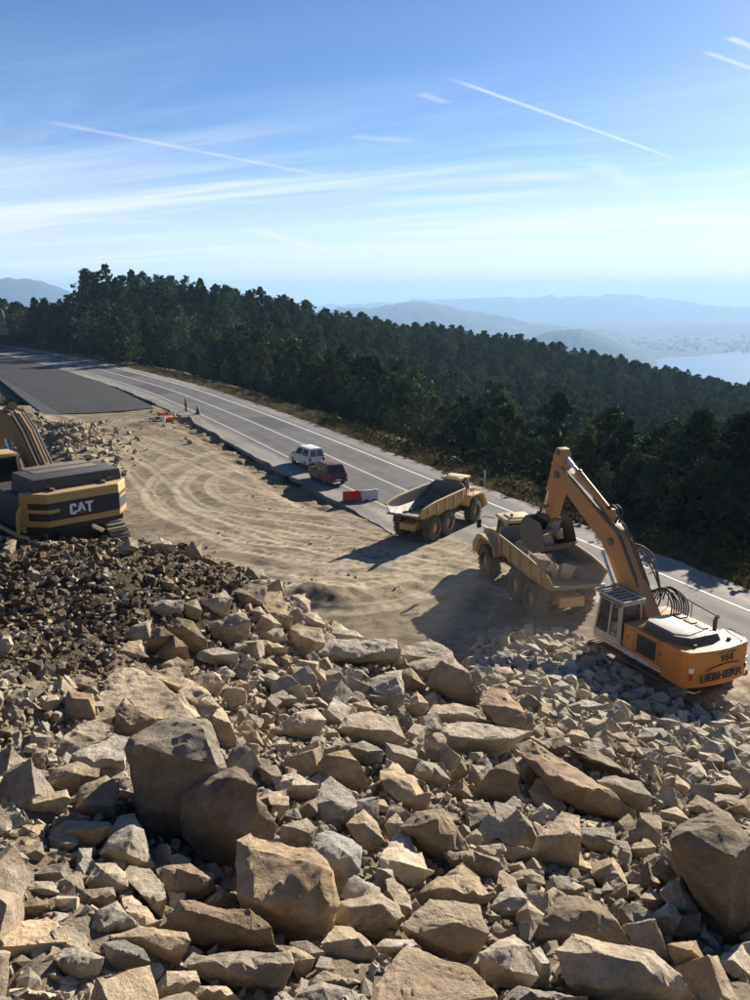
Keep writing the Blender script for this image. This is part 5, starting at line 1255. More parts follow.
# cab on the left front
cx0, cx1, cy0, cy1 = .52, 2.18, .52, 1.62
m = MB(); m.plan([(cx0, cy0), (cx1, cy0), (cx1, cy1), (cx0, cy1)], 1.5, 1.72); cb = m.build('cab', M['cab_grey'], ex, .02)
m = MB(); fr = .055
posts = [((cx0, cy1), (cx0 + .05, cy1 - .05)), ((1.28, cy1), (1.20, cy1 - .05)), ((cx1, cy1), (cx1 - .25, cy1 - .05)), ((cx0, cy0), (cx0 + .05, cy0 + .05)), ((cx1, cy0), (cx1 - .25, cy0 + .05))]
for (a, b), (c, d) in posts: m.tube([(a, b, 1.6), (c, d, 3.30)], fr, 8)
m.tube([(cx0, cy1, 1.72), (cx1, cy1, 1.72)], fr, 8); m.tube([(cx0 + .05, cy1 - .05, 3.28), (cx1 - .25, cy1 - .05, 3.28)], fr, 8); m.build('cab_frame', M['cab_grey'], cb)
m = MB(); fr = .045; m.tube([(.62, cy1 + .03, 1.78), (1.22, cy1 + .03, 1.78), (1.17, cy1 - .01, 3.15), (.66, cy1 - .01, 3.15), (.62, cy1 + .03, 1.78)], fr, 8); dr = m.build('door', M['cab_grey'], cb)
m = MB(); m.add([(.64, cy1 + .012, 1.8), (1.2, cy1 + .012, 1.8), (1.15, cy1 - .03, 3.12), (.68, cy1 - .03, 3.12), (.64, cy1 - .01, 1.8), (1.2, cy1 - .01, 1.8), (1.15, cy1 - .05, 3.12), (.68, cy1 - .05, 3.12)], [(0, 1, 2, 3), (4, 7, 6, 5), (0, 4, 5, 1), (1, 5, 6, 2), (2, 6, 7, 3), (3, 7, 4, 0)]); m.build('door_window', M['glass'], dr)
def pane(nm, q, par, thick):
    t_ = Vector(thick); V = [Vector(p) for p in q]; m = MB(); m.add(V + [v - t_ for v in V], [(0, 1, 2, 3), (4, 7, 6, 5), (0, 4, 5, 1), (1, 5, 6, 2), (2, 6, 7, 3), (3, 7, 4, 0)]); return m.build(nm, M['glass'], par)
pane('side_window', [(1.33, cy1 - .01, 1.78), (cx1 - .06, cy1 - .01, 1.78), (cx1 - .29, cy1 - .055, 3.24), (1.25, cy1 - .055, 3.24)], cb, (0, .02, 0))
pane('windscreen', [(cx1, cy0 + .06, 1.75), (cx1, cy1 - .06, 1.75), (cx1 - .25, cy1 - .1, 3.24), (cx1 - .25, cy0 + .1, 3.24)], cb, (.02, 0, 0))
pane('rear_window', [(cx0, cy0 + .06, 2.3), (cx0, cy1 - .06, 2.3), (cx0 + .05, cy1 - .1, 3.24), (cx0 + .05, cy0 + .1, 3.24)], cb, (-.02, 0, 0))
pane('side_window', [(cx0 + .06, cy0, 1.8), (cx1 - .06, cy0, 1.8), (cx1 - .29, cy0 + .05, 3.24), (cx0 + .09, cy0 + .05, 3.24)], cb, (0, -.02, 0))
m = MB(); m.plan([(cx0 - .05, cy0 - .02), (cx1 - .12, cy0 - .02), (cx1 - .12, cy1 + .02), (cx0 - .05, cy1 + .02)], 3.28, 3.40, .06); rf = m.build('cab_roof', M['dark_steel'], cb, .03)
m = MB(); m.tube([(cx0 - .12, cy1 + .02, 3.46), (cx1 + .12, cy1 + .02, 3.46), (cx1 + .12, cy0 - .02, 3.46), (cx0 - .12, cy0 - .02, 3.46), (cx0 - .12, cy1 + .02, 3.46)], .055, 6)
for i in range(5): m.box((cx0 + .25 + i * .30, (cy0 + cy1) / 2, 3.47), (.05, 1.0, .05))
m.box((cx0 - .1, (cy0 + cy1) / 2, 3.36), (.10, 1.12, .10)); m.build('roof_guard', M['cab_grey'], rf)
m = MB(); m.lathe([(0, .26), (.28, .22), (.5, .30), (.95, .26), (1.0, .12)], (1.22, 1.05, 1.75), 'Z', 12); m.build('seat', M['black'], cb)
# boom, stick and bucket in the machine's own plane
BF, BE, BT = (.35, 2.05), (3.1, 5.25), (7.15, 7.55)
boom = plate_boom('boom', [(.05, 1.75), (.05, 2.35), (1.0, 3.55), (2.35, 5.35), (2.75, 5.78), (3.35, 6.05), (5.2, 7.0), (7.0, 7.92), (7.45, 7.85), (7.5, 7.4), (7.2, 7.2), (5.3, 6.05), (3.7, 5.1), (3.2, 4.6), (2.0, 3.0), (.75, 1.75)], .36, ex, M['boom_orange'])
m = MB()
for a, b in (((.35, 2.05), 1), ((7.2, 7.5), 1), ((3.0, 5.3), 1)): m.cyl((a[0], -.45, a[1]), (a[0], .45, a[1]), .17, n=16)
m.build('boom_pin', M['steel'], boom)
m = MB(); m.add([(3.5, -.30, 6.16), (6.4, -.30, 7.65), (6.4, .30, 7.65), (3.5, .30, 6.16), (3.5, -.30, 6.20), (6.4, -.30, 7.69), (6.4, .30, 7.69), (3.5, .30, 6.20)], [(0, 3, 2, 1), (4, 5, 6, 7), (0, 1, 5, 4), (1, 2, 6, 5), (2, 3, 7, 6), (3, 0, 4, 7)]); m.build('boom_top_plate', M['dusty_white'], boom)
for s in (-1, 1):
    ram('boom_cylinder', (1.15, 1.75), (3.35, 4.75), s * .52, .14, ex, M['boom_orange'], .42)
    m = MB(); m.tube([(1.1, s * .30, 3.75), (2.4, s * .34, 5.5), (3.0, s * .34, 6.0), (5.0, s * .34, 7.0), (6.8, s * .34, 7.95)], .04, 6); m.build('hydraulic_line', M['dark_steel'], boom)
    m = MB(); m.tube([(1.3, s * .20, 3.98), (2.5, s * .22, 5.62), (3.1, s * .22, 6.1), (4.6, s * .22, 6.9)], .035, 6); m.build('hydraulic_line', M['steel'], boom)
ram('stick_cylinder', (3.6, 6.45), (7.35, 8.55), 0, .17, ex, M['boom_orange'], .34)
m = MB(); m.prism([(3.35, 6.0), (3.45, 6.62), (3.75, 6.62), (4.1, 6.35)], -.2, .2); m.build('cylinder_bracket', M['boom_orange'], boom, .02)
stick = plate_boom('stick', [(6.95, 8.35), (7.15, 8.75), (7.5, 8.80), (7.75, 8.35), (7.85, 7.4), (8.15, 5.3), (8.05, 4.95), (7.75, 5.0), (7.1, 6.9), (6.9, 7.7)], .27, ex, M['boom_orange'])
m = MB(); m.cyl((7.25, -.42, 7.55), (7.25, .42, 7.55), .16); m.cyl((7.95, -.40, 5.15), (7.95, .40, 5.15), .13); m.cyl((7.33, -.34, 8.58), (7.33, .34, 8.58), .12); m.build('stick_pin', M['steel'], stick)
ram('bucket_cylinder', (7.95, 7.9), (8.55, 5.65), 0, .13, ex, M['boom_orange'], .35)
m = MB()
for s in (-1, 1): m.prism([(7.85, 5.75), (8.0, 5.85), (8.6, 5.72), (8.55, 5.58)], s * .30, s * .36); m.prism([(8.48, 5.7), (8.62, 5.7), (8.62, 5.0), (8.48, 5.0)], s * .22, s * .28)
m.build('bucket_linkage', M['dark_steel'], stick)
# bucket: curved back shell between two side plates, mouth up towards the truck's front
bk_o = [(7.55, 5.05), (8.85, 5.15), (9.25, 4.75), (9.30, 4.10), (8.95, 3.55), (8.30, 3.35), (7.55, 3.55), (7.05, 3.95)]
bw = .95; m = MB()
inn_ = [(8.15 + (a - 8.15) * .90, 4.35 + (b - 4.35) * .90) for a, b in bk_o]
V = [(a, -bw, b) for a, b in bk_o] + [(a, bw, b) for a, b in bk_o] + [(a, -bw + .05, b) for a, b in inn_] + [(a, bw - .05, b) for a, b in inn_]; n = len(bk_o); F = []
for i in range(1, n - 1): F += [(i, i + 1, n + i + 1, n + i), (2 * n + i, 3 * n + i, 3 * n + i + 1, 2 * n + i + 1)]
F += [list(range(n)), list(range(n, 2 * n))[::-1], list(range(2 * n, 3 * n))[::-1], list(range(3 * n, 4 * n))]
F += [(n - 1, 2 * n - 1, 4 * n - 1, 3 * n - 1), (1, 3 * n - n + 1, 3 * n + 1, n + 1)]
m.add(V, F); bucket = m.build('bucket', M['steel'], ex)
m = MB(); m.box((8.2, 0, 5.10), (1.1, .7, .16)); m.prism([(7.6, 5.0), (7.9, 5.35), (8.7, 5.35), (8.9, 5.05)], -.34, -.28); m.prism([(7.6, 5.0), (7.9, 5.35), (8.7, 5.35), (8.9, 5.05)], .28, .34); m.build('bucket_ear', M['dark_steel'], bucket)
for i in range(5):
    m = MB(); y_ = -.80 + i * .40; m.add([(7.12, y_ - .09, 3.86), (7.12, y_ + .09, 3.86), (7.02, y_ + .09, 4.02), (7.02, y_ - .09, 4.02), (6.74, y_ - .03, 4.10), (6.74, y_ + .03, 4.10)], [(0, 1, 2, 3), (0, 4, 5, 1), (3, 2, 5, 4), (0, 3, 4), (1, 5, 2)]); m.build('tooth', M['steel'], bucket)
# hoses looping from the deck to the boom
for i in range(8):
    y0 = -.55 - i * .085; h_ = 3.55 + .10 * math.sin(i * 1.7); x0 = .15 - .05 * i
    m = MB(); m.tube([tuple(q) for q in catmull([(x0 + 1.05, y0 + .45 - .03 * i, 3.1), (x0 + .8, y0 + .22, 3.55 + i * .03), (x0 + .3, y0, h_ + .12), (x0 - .15, y0 - .05, 3.2), (x0 - .12, y0 - .02, 2.5)], 5)], .035, 6); m.build('hydraulic_hose', M['hose'], ex)
for i in range(3):
    m = MB(); m.tube([tuple(q) for q in catmull([(2.55, -.38 - i * .07, 5.2), (2.6 - .15 * i, -.70 - i * .08, 5.1), (1.75, -.92 - .06 * i, 4.3 + .2 * i), (.9, -.80, 3.3), (.85, -.55, 2.7)], 6)], .035, 6); m.build('hydraulic_hose', M['hose'], ex)
for i in range(2):
    m = MB(); m.tube([tuple(q) for q in catmull([(3.1, .1 - .2 * i, 6.1), (2.9, .1 - .2 * i, 6.6), (3.3, .1 - .2 * i, 6.85), (3.7, .08 - .16 * i, 6.65)], 6)], .05, 6); m.build('hydraulic_hose', M['hose'], boom)
m = MB(); m.box((2.35, 1.1, 1.60), (.25, .8, .05)); m.build('cab_step', M['dark_steel'], ex)
for s in (.62, 1.5):
    m = MB(); m.box((2.02, s, 3.46), (.1, .16, .12)); m.build('work_light', M['lamp_white'], rf, .01)

# rocks lying in the bucket and in the second truck's bed: things of their own
EXM = Matrix.Translation(EX_LOC) @ Matrix.Rotation(EX_ROT, 4, 'Z') @ Matrix.Scale(EX_S, 4)
for i, (x, y, z_, s) in enumerate([(8.0, .35, 4.35, 1.15), (8.35, -.4, 4.4, 1.05), (7.5, -.15, 4.30, .95), (8.75, .25, 4.55, .8), (7.45, .55, 4.15, .7), (8.7, -.45, 4.15, .8)]):
    o = bpy.data.objects.new('rock', ROCKM[i * 3 % 26]); COL.objects.link(o); o.location = EXM @ Vector((x, y, z_)); o.rotation_euler = (i, i * 2.1, i * .7); o.scale = (s, s, s * .85)
    tag(o, 'dusty tan rock held in the excavator bucket above the truck', 'rock', 'rocks in the excavator bucket')
DTM = Matrix.Translation((8.65, 37.4, .06)) @ Matrix.Rotation(R(104), 4, 'Z') @ Matrix.Scale(.94, 4); rr = random.Random(44)
for i in range(30):
    x, y = rr.uniform(.0, 3.6), rr.uniform(-.6, 1.15); s = rr.uniform(.5, 1.2)
    o = bpy.data.objects.new('rock', ROCKM[(i * 5 + 1) % 26]); COL.objects.link(o); o.location = DTM @ Vector((x, y, 1.76 + s * .34 + (.55 if i > 17 else .1) * max(.2, y) )); o.rotation_euler = (rr.uniform(0, 6), rr.uniform(0, 6), rr.uniform(0, 6)); o.scale = (s, s, s)
    tag(o, 'dusty tan rock lying in the bed of the dump truck being loaded', 'rock', 'rocks in the truck bed')

# ---- yellow excavator on the heap at the left
CT_LOC = (-10.2, 25.05, 7.15); CT_ROT = R(133)
ct = empty('excavator', CT_LOC, CT_ROT, ); tag(ct, 'yellow and black crawler excavator marked CAT standing on the heap at the left edge', 'excavator')
for s in (-1, 1): track_assembly(ct, s * 1.28, 4.8, .48, .6)
m = MB(); m.box((0, 0, .68), (2.2, 2.0, .5)); m.cyl((0, 0, .85), (0, 0, 1.16), .75, n=24); m.build('undercarriage', M['dark_steel'], ct, .03)
m = MB(); m.plan([(1.9, 1.5), (1.9, -1.5), (-2.2, -1.5), (-2.2, 1.5)], 1.15, 1.38); m.build('upper_deck', M['black'], ct, .02)
m = MB(); m.plan([(.3, 1.45), (-2.2, 1.45), (-2.2, -1.45), (1.3, -1.45), (1.3, -.55), (.3, -.55)], 1.38, 2.26); m.build('engine_housing', M['charcoal'], ct, .05)
m = MB(); m.plan([(-.9, 1.25), (-2.5, 1.25), (-2.5, -1.42), (-.9, -1.42)], 2.26, 2.78, .04); m.build('engine_hood', M['charcoal'], ct, .05)
def cwx(y_): return -2.98 if abs(y_) < 1.02 else -2.98 + (abs(y_) - 1.02) * 1.15
prof = [(-2.2, -1.53), (-2.42, -1.53), (-2.98, -1.04), (-2.98, 1.04), (-2.42, 1.53), (-2.2, 1.53)]
m = MB(); m.plan(prof, 1.50, 2.44, 0); cc = m.build('counterweight', M['cat_yellow'], ct, .05, seg=3)
def band(nm, mat, y0, y1, z0, z1, out=.006):
    """plate lying on the counterweight's rear or right chamfer"""
    def xy(y_): return ((-2.98 if abs(y_) <= 1.04 else -2.98 + (abs(y_) - 1.04) * .56 / .49) - out, y_)
    ys = [y0] + [k_ for k_ in (-1.04, 1.04) if y0 < k_ < y1] + [y1]; V = []; F = []
    for y_ in ys:
        a = xy(y_); V += [(a[0], y_, z0), (a[0], y_, z1), (a[0] + .03, y_, z1), (a[0] + .03, y_, z0)]
    for i in range(len(ys) - 1):
        for j in range(4): F.append((i * 4 + j, i * 4 + (j + 1) % 4, i * 4 + 4 + (j + 1) % 4, i * 4 + 4 + j))
    F += [(0, 1, 2, 3), tuple(len(V) - 4 + j for j in range(4))]; mb_ = MB(); mb_.add(V, F); return mb_.build(nm, mat, cc)
band('black_band', M['decal_black'], -1.03, 1.42, 1.68, 2.18)
band('yellow_notch', M['cat_yellow'], .72, 1.42, 1.90, 2.0, .012)
band('grey_band', M['charcoal'], -1.50, -1.03, 1.70, 2.16); band('yellow_notch', M['cat_yellow'], -1.50, -1.12, 2.0, 2.06, .012)
def cat_letter(name, polys, mat, y0):
    m = MB()
    for pts in polys:
        n = len(pts); V = [(-2.992, y0 + .46 - a * .30, 1.77 + b * .31) for a, b in pts] + [(-2.975, y0 + .46 - a * .30, 1.77 + b * .31) for a, b in pts]
        m.add(V, [list(range(n)), list(range(n, 2 * n))[::-1]] + [(i, (i + 1) % n, n + (i + 1) % n, n + i) for i in range(n)])
    return m.build(name, mat, cc)
cat_letter('lettering', [[(0, .14), (.14, 0), (.26, 0), (.26, 1), (.14, 1), (0, .86)], [(.26, 0), (.52, 0), (.66, .14), (.66, .34), (.42, .34), (.42, .2), (.26, .2)], [(.26, .8), (.42, .8), (.42, .66), (.66, .66), (.66, .86), (.52, 1), (.26, 1)]], M['decal_white'], -.02)
cat_letter('lettering', [[(0, .18), (.3, 1), (.5, 1), (.5, .75), (.4, .45), (.3, .18)], [(.5, 1), (.56, 1), (.86, .18), (.62, .18), (.5, .5)], [(.3, .40), (.5, .40), (.62, .40), (.62, .52), (.35, .52)]], M['decal_white'], -.225)
cat_letter('lettering', [[(0, .8), (.74, .8), (.74, 1), (0, 1)], [(.25, 0), (.49, 0), (.49, .8), (.25, .8)]], M['decal_white'], -.48)
cat_letter('red_triangle', [[(-.02, 0), (.9, 0), (.44, .16)]], M['decal_red'], -.225)
for x in (-1.5, -.9): m = MB(); m.box((x, -.1, 2.785), (.5, 1.9, .02)); m.build('hood_vent', M['dark_steel'], ct, .005)
for y_ in (-1.0, .8): m = MB(); m.box((-2.51, y_, 2.55), (.03, .16, .08)); m.build('latch', M['steel'], ct, .005)
for y_ in (-.75, .75): m = MB(); m.cyl((-2.65, y_, 2.43), (-2.65, y_, 2.52), .07); m.build('lifting_eye', M['dark_steel'], cc)
m = MB(); m.box((-2.2, 1.50, 1.62), (.4, .1, .6)); m.build('side_door', M['cat_yellow'], ct, .02)
m = MB(); m.tube([(-2.9, 1.62, 1.3), (-2.5, 1.75, 1.32), (-1.2, 1.75, 1.32), (.4, 1.75, 1.32)], .06, 8); m.tube([(-2.55, 1.75, 1.32), (-2.55, 1.72, 1.9), (-2.5, 1.6, 2.1)], .05, 8); m.build('handrail', M['cat_yellow'], ct)
# cab
m = MB(); m.plan([(.4, .5), (2.0, .5), (2.0, 1.5), (.4, 1.5)], 1.38, 2.05); cb = m.build('cab', M['black'], ct, .03)
m = MB()
for (a, b), (c, d) in [((.4, 1.5), (.45, 1.45)), ((1.15, 1.5), (1.12, 1.45)), ((2.0, 1.5), (1.75, 1.45)), ((.4, .5), (.45, .55)), ((2.0, .5), (1.75, .55))]: m.tube([(a, b, 2.0), (c, d, 2.98)], .055, 8)
m.build('cab_frame', M['black'], cb)
pane('rear_window', [(.41, .56, 2.07), (.41, 1.44, 2.07), (.45, 1.4, 2.94), (.45, .6, 2.94)], cb, (-.02, 0, 0)); pane('side_window', [(.46, 1.49, 2.07), (1.9, 1.49, 2.07), (1.7, 1.45, 2.94), (.5, 1.45, 2.94)], cb, (0, .02, 0))
pane('windscreen', [(2.0, .56, 2.07), (2.0, 1.44, 2.07), (1.76, 1.4, 2.94), (1.76, .6, 2.94)], cb, (.02, 0, 0)); pane('side_window', [(.46, .5, 2.07), (1.9, .5, 2.07), (1.7, .55, 2.94), (.5, .55, 2.94)], cb, (0, -.02, 0))
m = MB(); m.plan([(.36, .48), (1.85, .48), (1.85, 1.52), (.36, 1.52)], 2.97, 3.08, .05); m.build('cab_roof', M['cat_yellow'], cb, .03)
cbm = plate_boom('boom', [(.3, 1.55), (.2, 2.1), (1.5, 3.4), (2.4, 3.95), (3.0, 3.95), (5.6, 2.6), (5.7, 2.3), (5.4, 2.15), (3.0, 3.2), (2.5, 3.15), (1.9, 2.8), (.95, 1.6)], .27, ct, M['cat_boom'])
for s in (-1, 1):
    m = MB(); m.tube([(.5, s * .22, 2.5), (1.5, s * .22, 3.5), (2.4, s * .22, 4.05), (3.0, s * .22, 4.05)], .045, 6); m.build('hydraulic_line', M['steel'], cbm)
    m = MB(); m.tube([(.6, s * .10, 2.62), (1.5, s * .10, 3.54), (2.4, s * .10, 4.08)], .03, 6); m.build('hydraulic_line', M['hose'], cbm)
    ram('boom_cylinder', (.9, 1.5), (2.3, 3.2), s * .47 - .35, .12, ct, M['cat_boom'], .35)
cbm.location.y = -.35
ram('stick_cylinder', (2.7, 4.2), (5.7, 3.05), -.35, .13, ct, M['cat_boom'], .3)
plate_boom('stick', [(5.25, 3.1), (5.75, 3.2), (6.1, 2.5), (6.6, .2), (6.3, .1), (5.6, 1.7), (5.3, 2.4)], .22, ct, M['cat_boom'])
m = MB(); m.prism([(6.2, .3), (6.8, .25), (7.0, -.4), (6.7, -.95), (6.1, -1.0), (5.7, -.6)], -.7, .7); m.build('bucket', M['steel'], ct, .02)

# ------------------------------------------------------------------ road vehicles
def car(name, loc, heading, label, cat, body, L_, W_, prof, gh, split=False, roofc=None):
    t = empty(name, loc, heading); tag(t, label, cat)
    m = MB(); m.prism(prof, -W_ / 2, W_ / 2); bd = m.build('body', M[body], t, .07, seg=3)
    (xb0, xb1, zb), (xt0, xt1, zt) = gh; wb, wt = W_ / 2 - .06, W_ / 2 - .22
    m = MB(); m.add([(xb0, -wb, zb), (xb1, -wb, zb), (xb1, wb, zb), (xb0, wb, zb), (xt0, -wt, zt), (xt1, -wt, zt), (xt1, wt, zt), (xt0, wt, zt)], [(3, 2, 1, 0), (4, 5, 6, 7), (0, 1, 5, 4), (1, 2, 6, 5), (2, 3, 7, 6), (3, 0, 4, 7)]); g_ = m.build('cabin', M[body], t, .05)
    m = MB(); m.box(((xt0 + xt1) / 2, 0, zt + .01), (xt1 - xt0 - .1, wt * 2 - .08, .05)); m.build('roof', M[roofc or body], g_, .02)
    lerp = lambda a, b, f: a + (b - a) * f
    def pan(nm, f0, f1, side):
        z0, z1 = lerp(zb, zt, .10), lerp(zb, zt, .86); x00, x10 = lerp(xb0, xt0, .10), lerp(xb1, xt1, .10); x01, x11 = lerp(xb0, xt0, .86), lerp(xb1, xt1, .86); w0, w1 = lerp(wb, wt, .10) + .012, lerp(wb, wt, .86) + .012
        pane(nm, [(lerp(x00, x10, f0), side * w0, z0), (lerp(x00, x10, f1), side * w0, z0), (lerp(x01, x11, f1), side * w1, z1), (lerp(x01, x11, f0), side * w1, z1)], g_, (0, side * .03, 0))
    for s in (-1, 1): pan('side_window', .06, .46, s); pan('side_window', .53, .90, s)
    for (xa, xb_, nm, dx) in ((xb1, xt1, 'windscreen', .012), (xb0, xt0, 'rear_window', -.012)):
        a, b = lerp(xa, xb_, .12) + dx, lerp(xa, xb_, .86) + dx; w0, w1 = lerp(wb, wt, .12) - .1, lerp(wb, wt, .86) - .1; z0, z1 = lerp(zb, zt, .12), lerp(zb, zt, .86)
        if split and dx < 0:
            for q0, q1 in ((-1, -.06), (.06, 1)): pane(nm, [(a, q0 * w0, z0), (a, q1 * w0, z0), (b, q1 * w1, z1), (b, q0 * w1, z1)], g_, (-.03, 0, 0))
        else: pane(nm, [(a, -w0, z0), (a, w0, z0), (b, w1, z1), (b, -w1, z1)], g_, (.03 if dx > 0 else -.03, 0, 0))
    xf, xr = max(p[0] for p in prof), min(p[0] for p in prof)
    for s in (-1, 1):
        for x in (xr + .72, xf - .78): wheel(t, x, s * (W_ / 2 - .10), .34, .22, False, 'steel')
        m = MB(); m.box((xf - .02, s * (W_ / 2 - .28), .74), (.10, .32, .16)); m.build('headlight', M['lamp_white'], bd, .02)
        m = MB(); m.box((xr + .02, s * (W_ / 2 - .16), .86), (.08, .18, .32)); m.build('tail_light', M['lamp_red'], bd, .02)
        m = MB(); m.box((xb1 - .25, s * (W_ / 2 + .10), zb + .10), (.10, .18, .14)); m.build('mirror', M['black'], bd, .02)
        for x in (lerp(xb0, xb1, .47), lerp(xb0, xb1, .92)): m = MB(); m.box((x - .2, s * (W_ / 2 + .012), zb - .14), (.16, .03, .04)); m.build('door_handle', M['black'], bd)
    for x, nm in ((xf + .03, 'front_bumper'), (xr - .03, 'rear_bumper')):
        m = MB(); m.box((x, 0, .46), (.16, W_ - .08, .24)); m.build(nm, M['charcoal'], bd, .04)
    m = MB(); m.box((xf + .012, 0, .72), (.05, .8, .18)); m.build('grille', M['black'], bd)
    m = MB(); m.box((xr - .02 - .1, 0, .52), (.03, .5, .11)); m.build('number_plate', M['decal_white'], bd)
    return t, bd, g_
car('small_van', (-5.95, 72.2, .06), R(121), 'small white van parked on the asphalt beside the maroon hatchback, its rear towards the yard', 'van', 'white', 3.9, 1.66,
    [(-1.88, .36), (-1.92, .72), (-1.88, 1.02), (1.05, 1.02), (1.78, .90), (1.95, .70), (1.93, .36)], ((-1.87, 1.15, 1.0), (-1.74, .42, 1.74)), split=True)
car('hatchback_car', (-3.85, 65.9, .06), R(117), 'maroon hatchback parked on the road shoulder with its rear to the dirt yard', 'car', 'red', 4.1, 1.74,
    [(-1.95, .34), (-2.02, .70), (-1.95, .98), (1.0, 1.0), (1.85, .86), (2.02, .68), (2.0, .34)], ((-1.92, 1.05, .98), (-1.62, .30, 1.62)))

def barrier(loc, rz, mat, label):
    t = empty('traffic_barrier', loc, rz); tag(t, label, 'barrier', 'plastic barriers by the parked cars')
    m = MB(); m.add([(x, y, z_) for z_, hw in ((0, .29), (.14, .27), (.32, .15), (.70, .10), (.74, .07)) for x, y in ((-.62, -hw), (.62, -hw), (.62, hw), (-.62, hw))],
        [(3, 2, 1, 0), (16, 17, 18, 19)] + [(k_ * 4 + i, k_ * 4 + (i + 1) % 4, k_ * 4 + 4 + (i + 1) % 4, k_ * 4 + 4 + i) for k_ in range(4) for i in range(4)]); b = m.build('body', mat, t, .03)
    m = MB(); m.cyl((.45, 0, .72), (.45, 0, .79), .08); m.build('filler_cap', mat, b)
    for s in (-1, 1):
        m = MB(); m.box((s * .3, 0, .06), (.22, .60, .10)); m.build('fork_slot', M['charcoal'], b)
    m = MB(); m.cyl((.66, 0, .1), (.66, 0, .7), .05, n=8); m.build('coupling_post', mat, b); return t
barrier((-1.72, 59.35, .07), R(14), M['plastic_red'], 'red plastic water filled barrier beside the white one')
barrier((-.42, 59.72, .07), R(17), M['plastic_white'], 'white plastic water filled barrier beside the red one')
x, y = G(166, 421); t = empty('fallen_barrier', (x, y, site_h(x, y) + .3), R(35), R(78)); tag(t, 'orange plastic barrier tipped over on the dirt at the end of the trench', 'barrier')
m = MB(); m.add([(x_, y_, z_) for z_, hw in ((0, .32), (.2, .32), (.5, .16), (1.1, .11)) for x_, y_ in ((-.8, -hw), (.8, -hw), (.8, hw), (-.8, hw))], [(3, 2, 1, 0), (12, 13, 14, 15)] + [(k_ * 4 + i, k_ * 4 + (i + 1) % 4, k_ * 4 + 4 + (i + 1) % 4, k_ * 4 + 4 + i) for k_ in range(3) for i in range(4)]); b = m.build('body', M['plastic_orange'], t, .04)
m = MB(); m.cyl((.5, 0, 1.08), (.5, 0, 1.16), .09); m.build('filler_cap', M['plastic_orange'], b)
x, y = G(160, 417); t = empty('fallen_barrier', (x, y, site_h(x, y) + .2), R(120), R(60)); tag(t, 'faded orange barrier lying half buried behind the tipped orange one', 'barrier')
m = MB(); m.add([(x_, y_, z_) for z_, hw in ((0, .32), (.2, .32), (.5, .16), (1.0, .11)) for x_, y_ in ((-.9, -hw), (.9, -hw), (.9, hw), (-.9, hw))], [(3, 2, 1, 0), (12, 13, 14, 15)] + [(k_ * 4 + i, k_ * 4 + (i + 1) % 4, k_ * 4 + 4 + (i + 1) % 4, k_ * 4 + 4 + i) for k_ in range(3) for i in range(4)]); m.build('body', M['plastic_orange'], t, .04)
for u, v, lb in ((163, 423, 'white plastic bucket in front of the tipped orange barrier'), (173.5, 416, 'white plastic bucket standing behind the tipped orange barrier')):
    x, y = G(u, v); t = empty('bucket', (x, y, site_h(x, y) + .02)); tag(t, lb, 'bucket')
    m = MB(); m.lathe([(0, .26), (.62, .33), (.66, .35), (.66, .31), (.06, .25), (.06, .0)], (0, 0, 0), 'Z', 16); b = m.build('body', M['plastic_white'], t)
    m = MB(); m.tube([(-.33, 0, .6), (-.25, .15, .85), (0, .2, .95), (.25, .15, .85), (.33, 0, .6)], .02, 6); m.build('handle', M['steel'], t)
x, y = G(198, 414.5); t = empty('marker_cone', (x, y, .06)); tag(t, 'dark cone shaped marker on the edge of the old road', 'cone')
m = MB(); m.box((0, 0, .05), (.7, .7, .08)); m.build('base', M['charcoal'], t, .02); m = MB(); m.lathe([(.08, .30), (.5, .20), (.95, .08), (1.0, .05)], (0, 0, 0), 'Z', 16); b = m.build('body', M['charcoal'], t); m = MB(); m.lathe([(.45, .225), (.62, .18)], (0, 0, 0), 'Z', 16); m.build('reflective_collar', M['steel'], b)
x, y = G(485, 472.5); 

# ---- person on the road edge
def skin_obj(name, verts, edges, radii, mats, parent=None, sub=2):
    me = bpy.data.meshes.new(name); me.from_pydata(verts, edges, []); o = bpy.data.objects.new(name, me); COL.objects.link(o)
    if parent is not None: o.parent = parent
    for m_ in mats: me.materials.append(m_)
    me.skin_vertices or me.attributes
    md = o.modifiers.new('skin', 'SKIN'); md.use_smooth_shade = True
    for i, r_ in enumerate(radii): me.skin_vertices[0].data[i].radius = r_ if isinstance(r_, tuple) else (r_, r_)
    me.skin_vertices[0].data[0].use_root = True
    sm = o.modifiers.new('smooth', 'SUBSURF'); sm.levels = sub; sm.render_levels = sub
    dg = bpy.context.evaluated_depsgraph_get(); m2 = bpy.data.meshes.new_from_object(o.evaluated_get(dg)); o.modifiers.clear(); o.data = m2; return o
x, y = G(186, 411.5); pe = empty('person', (x, y, .065), R(-60)); tag(pe, 'person in a drab green jacket and dark trousers standing on the old road edge', 'person')
V = [(0, 0, .95), (0, 0, 1.15), (0, 0, 1.38), (0, .01, 1.50), (0, .02, 1.60), (0, .02, 1.70)]; E = [(0, 1), (1, 2), (2, 3), (3, 4), (4, 5)]; RD = [(.15, .11), (.14, .10), (.16, .10), (.06, .06), (.075, .09), (.07, .08)]
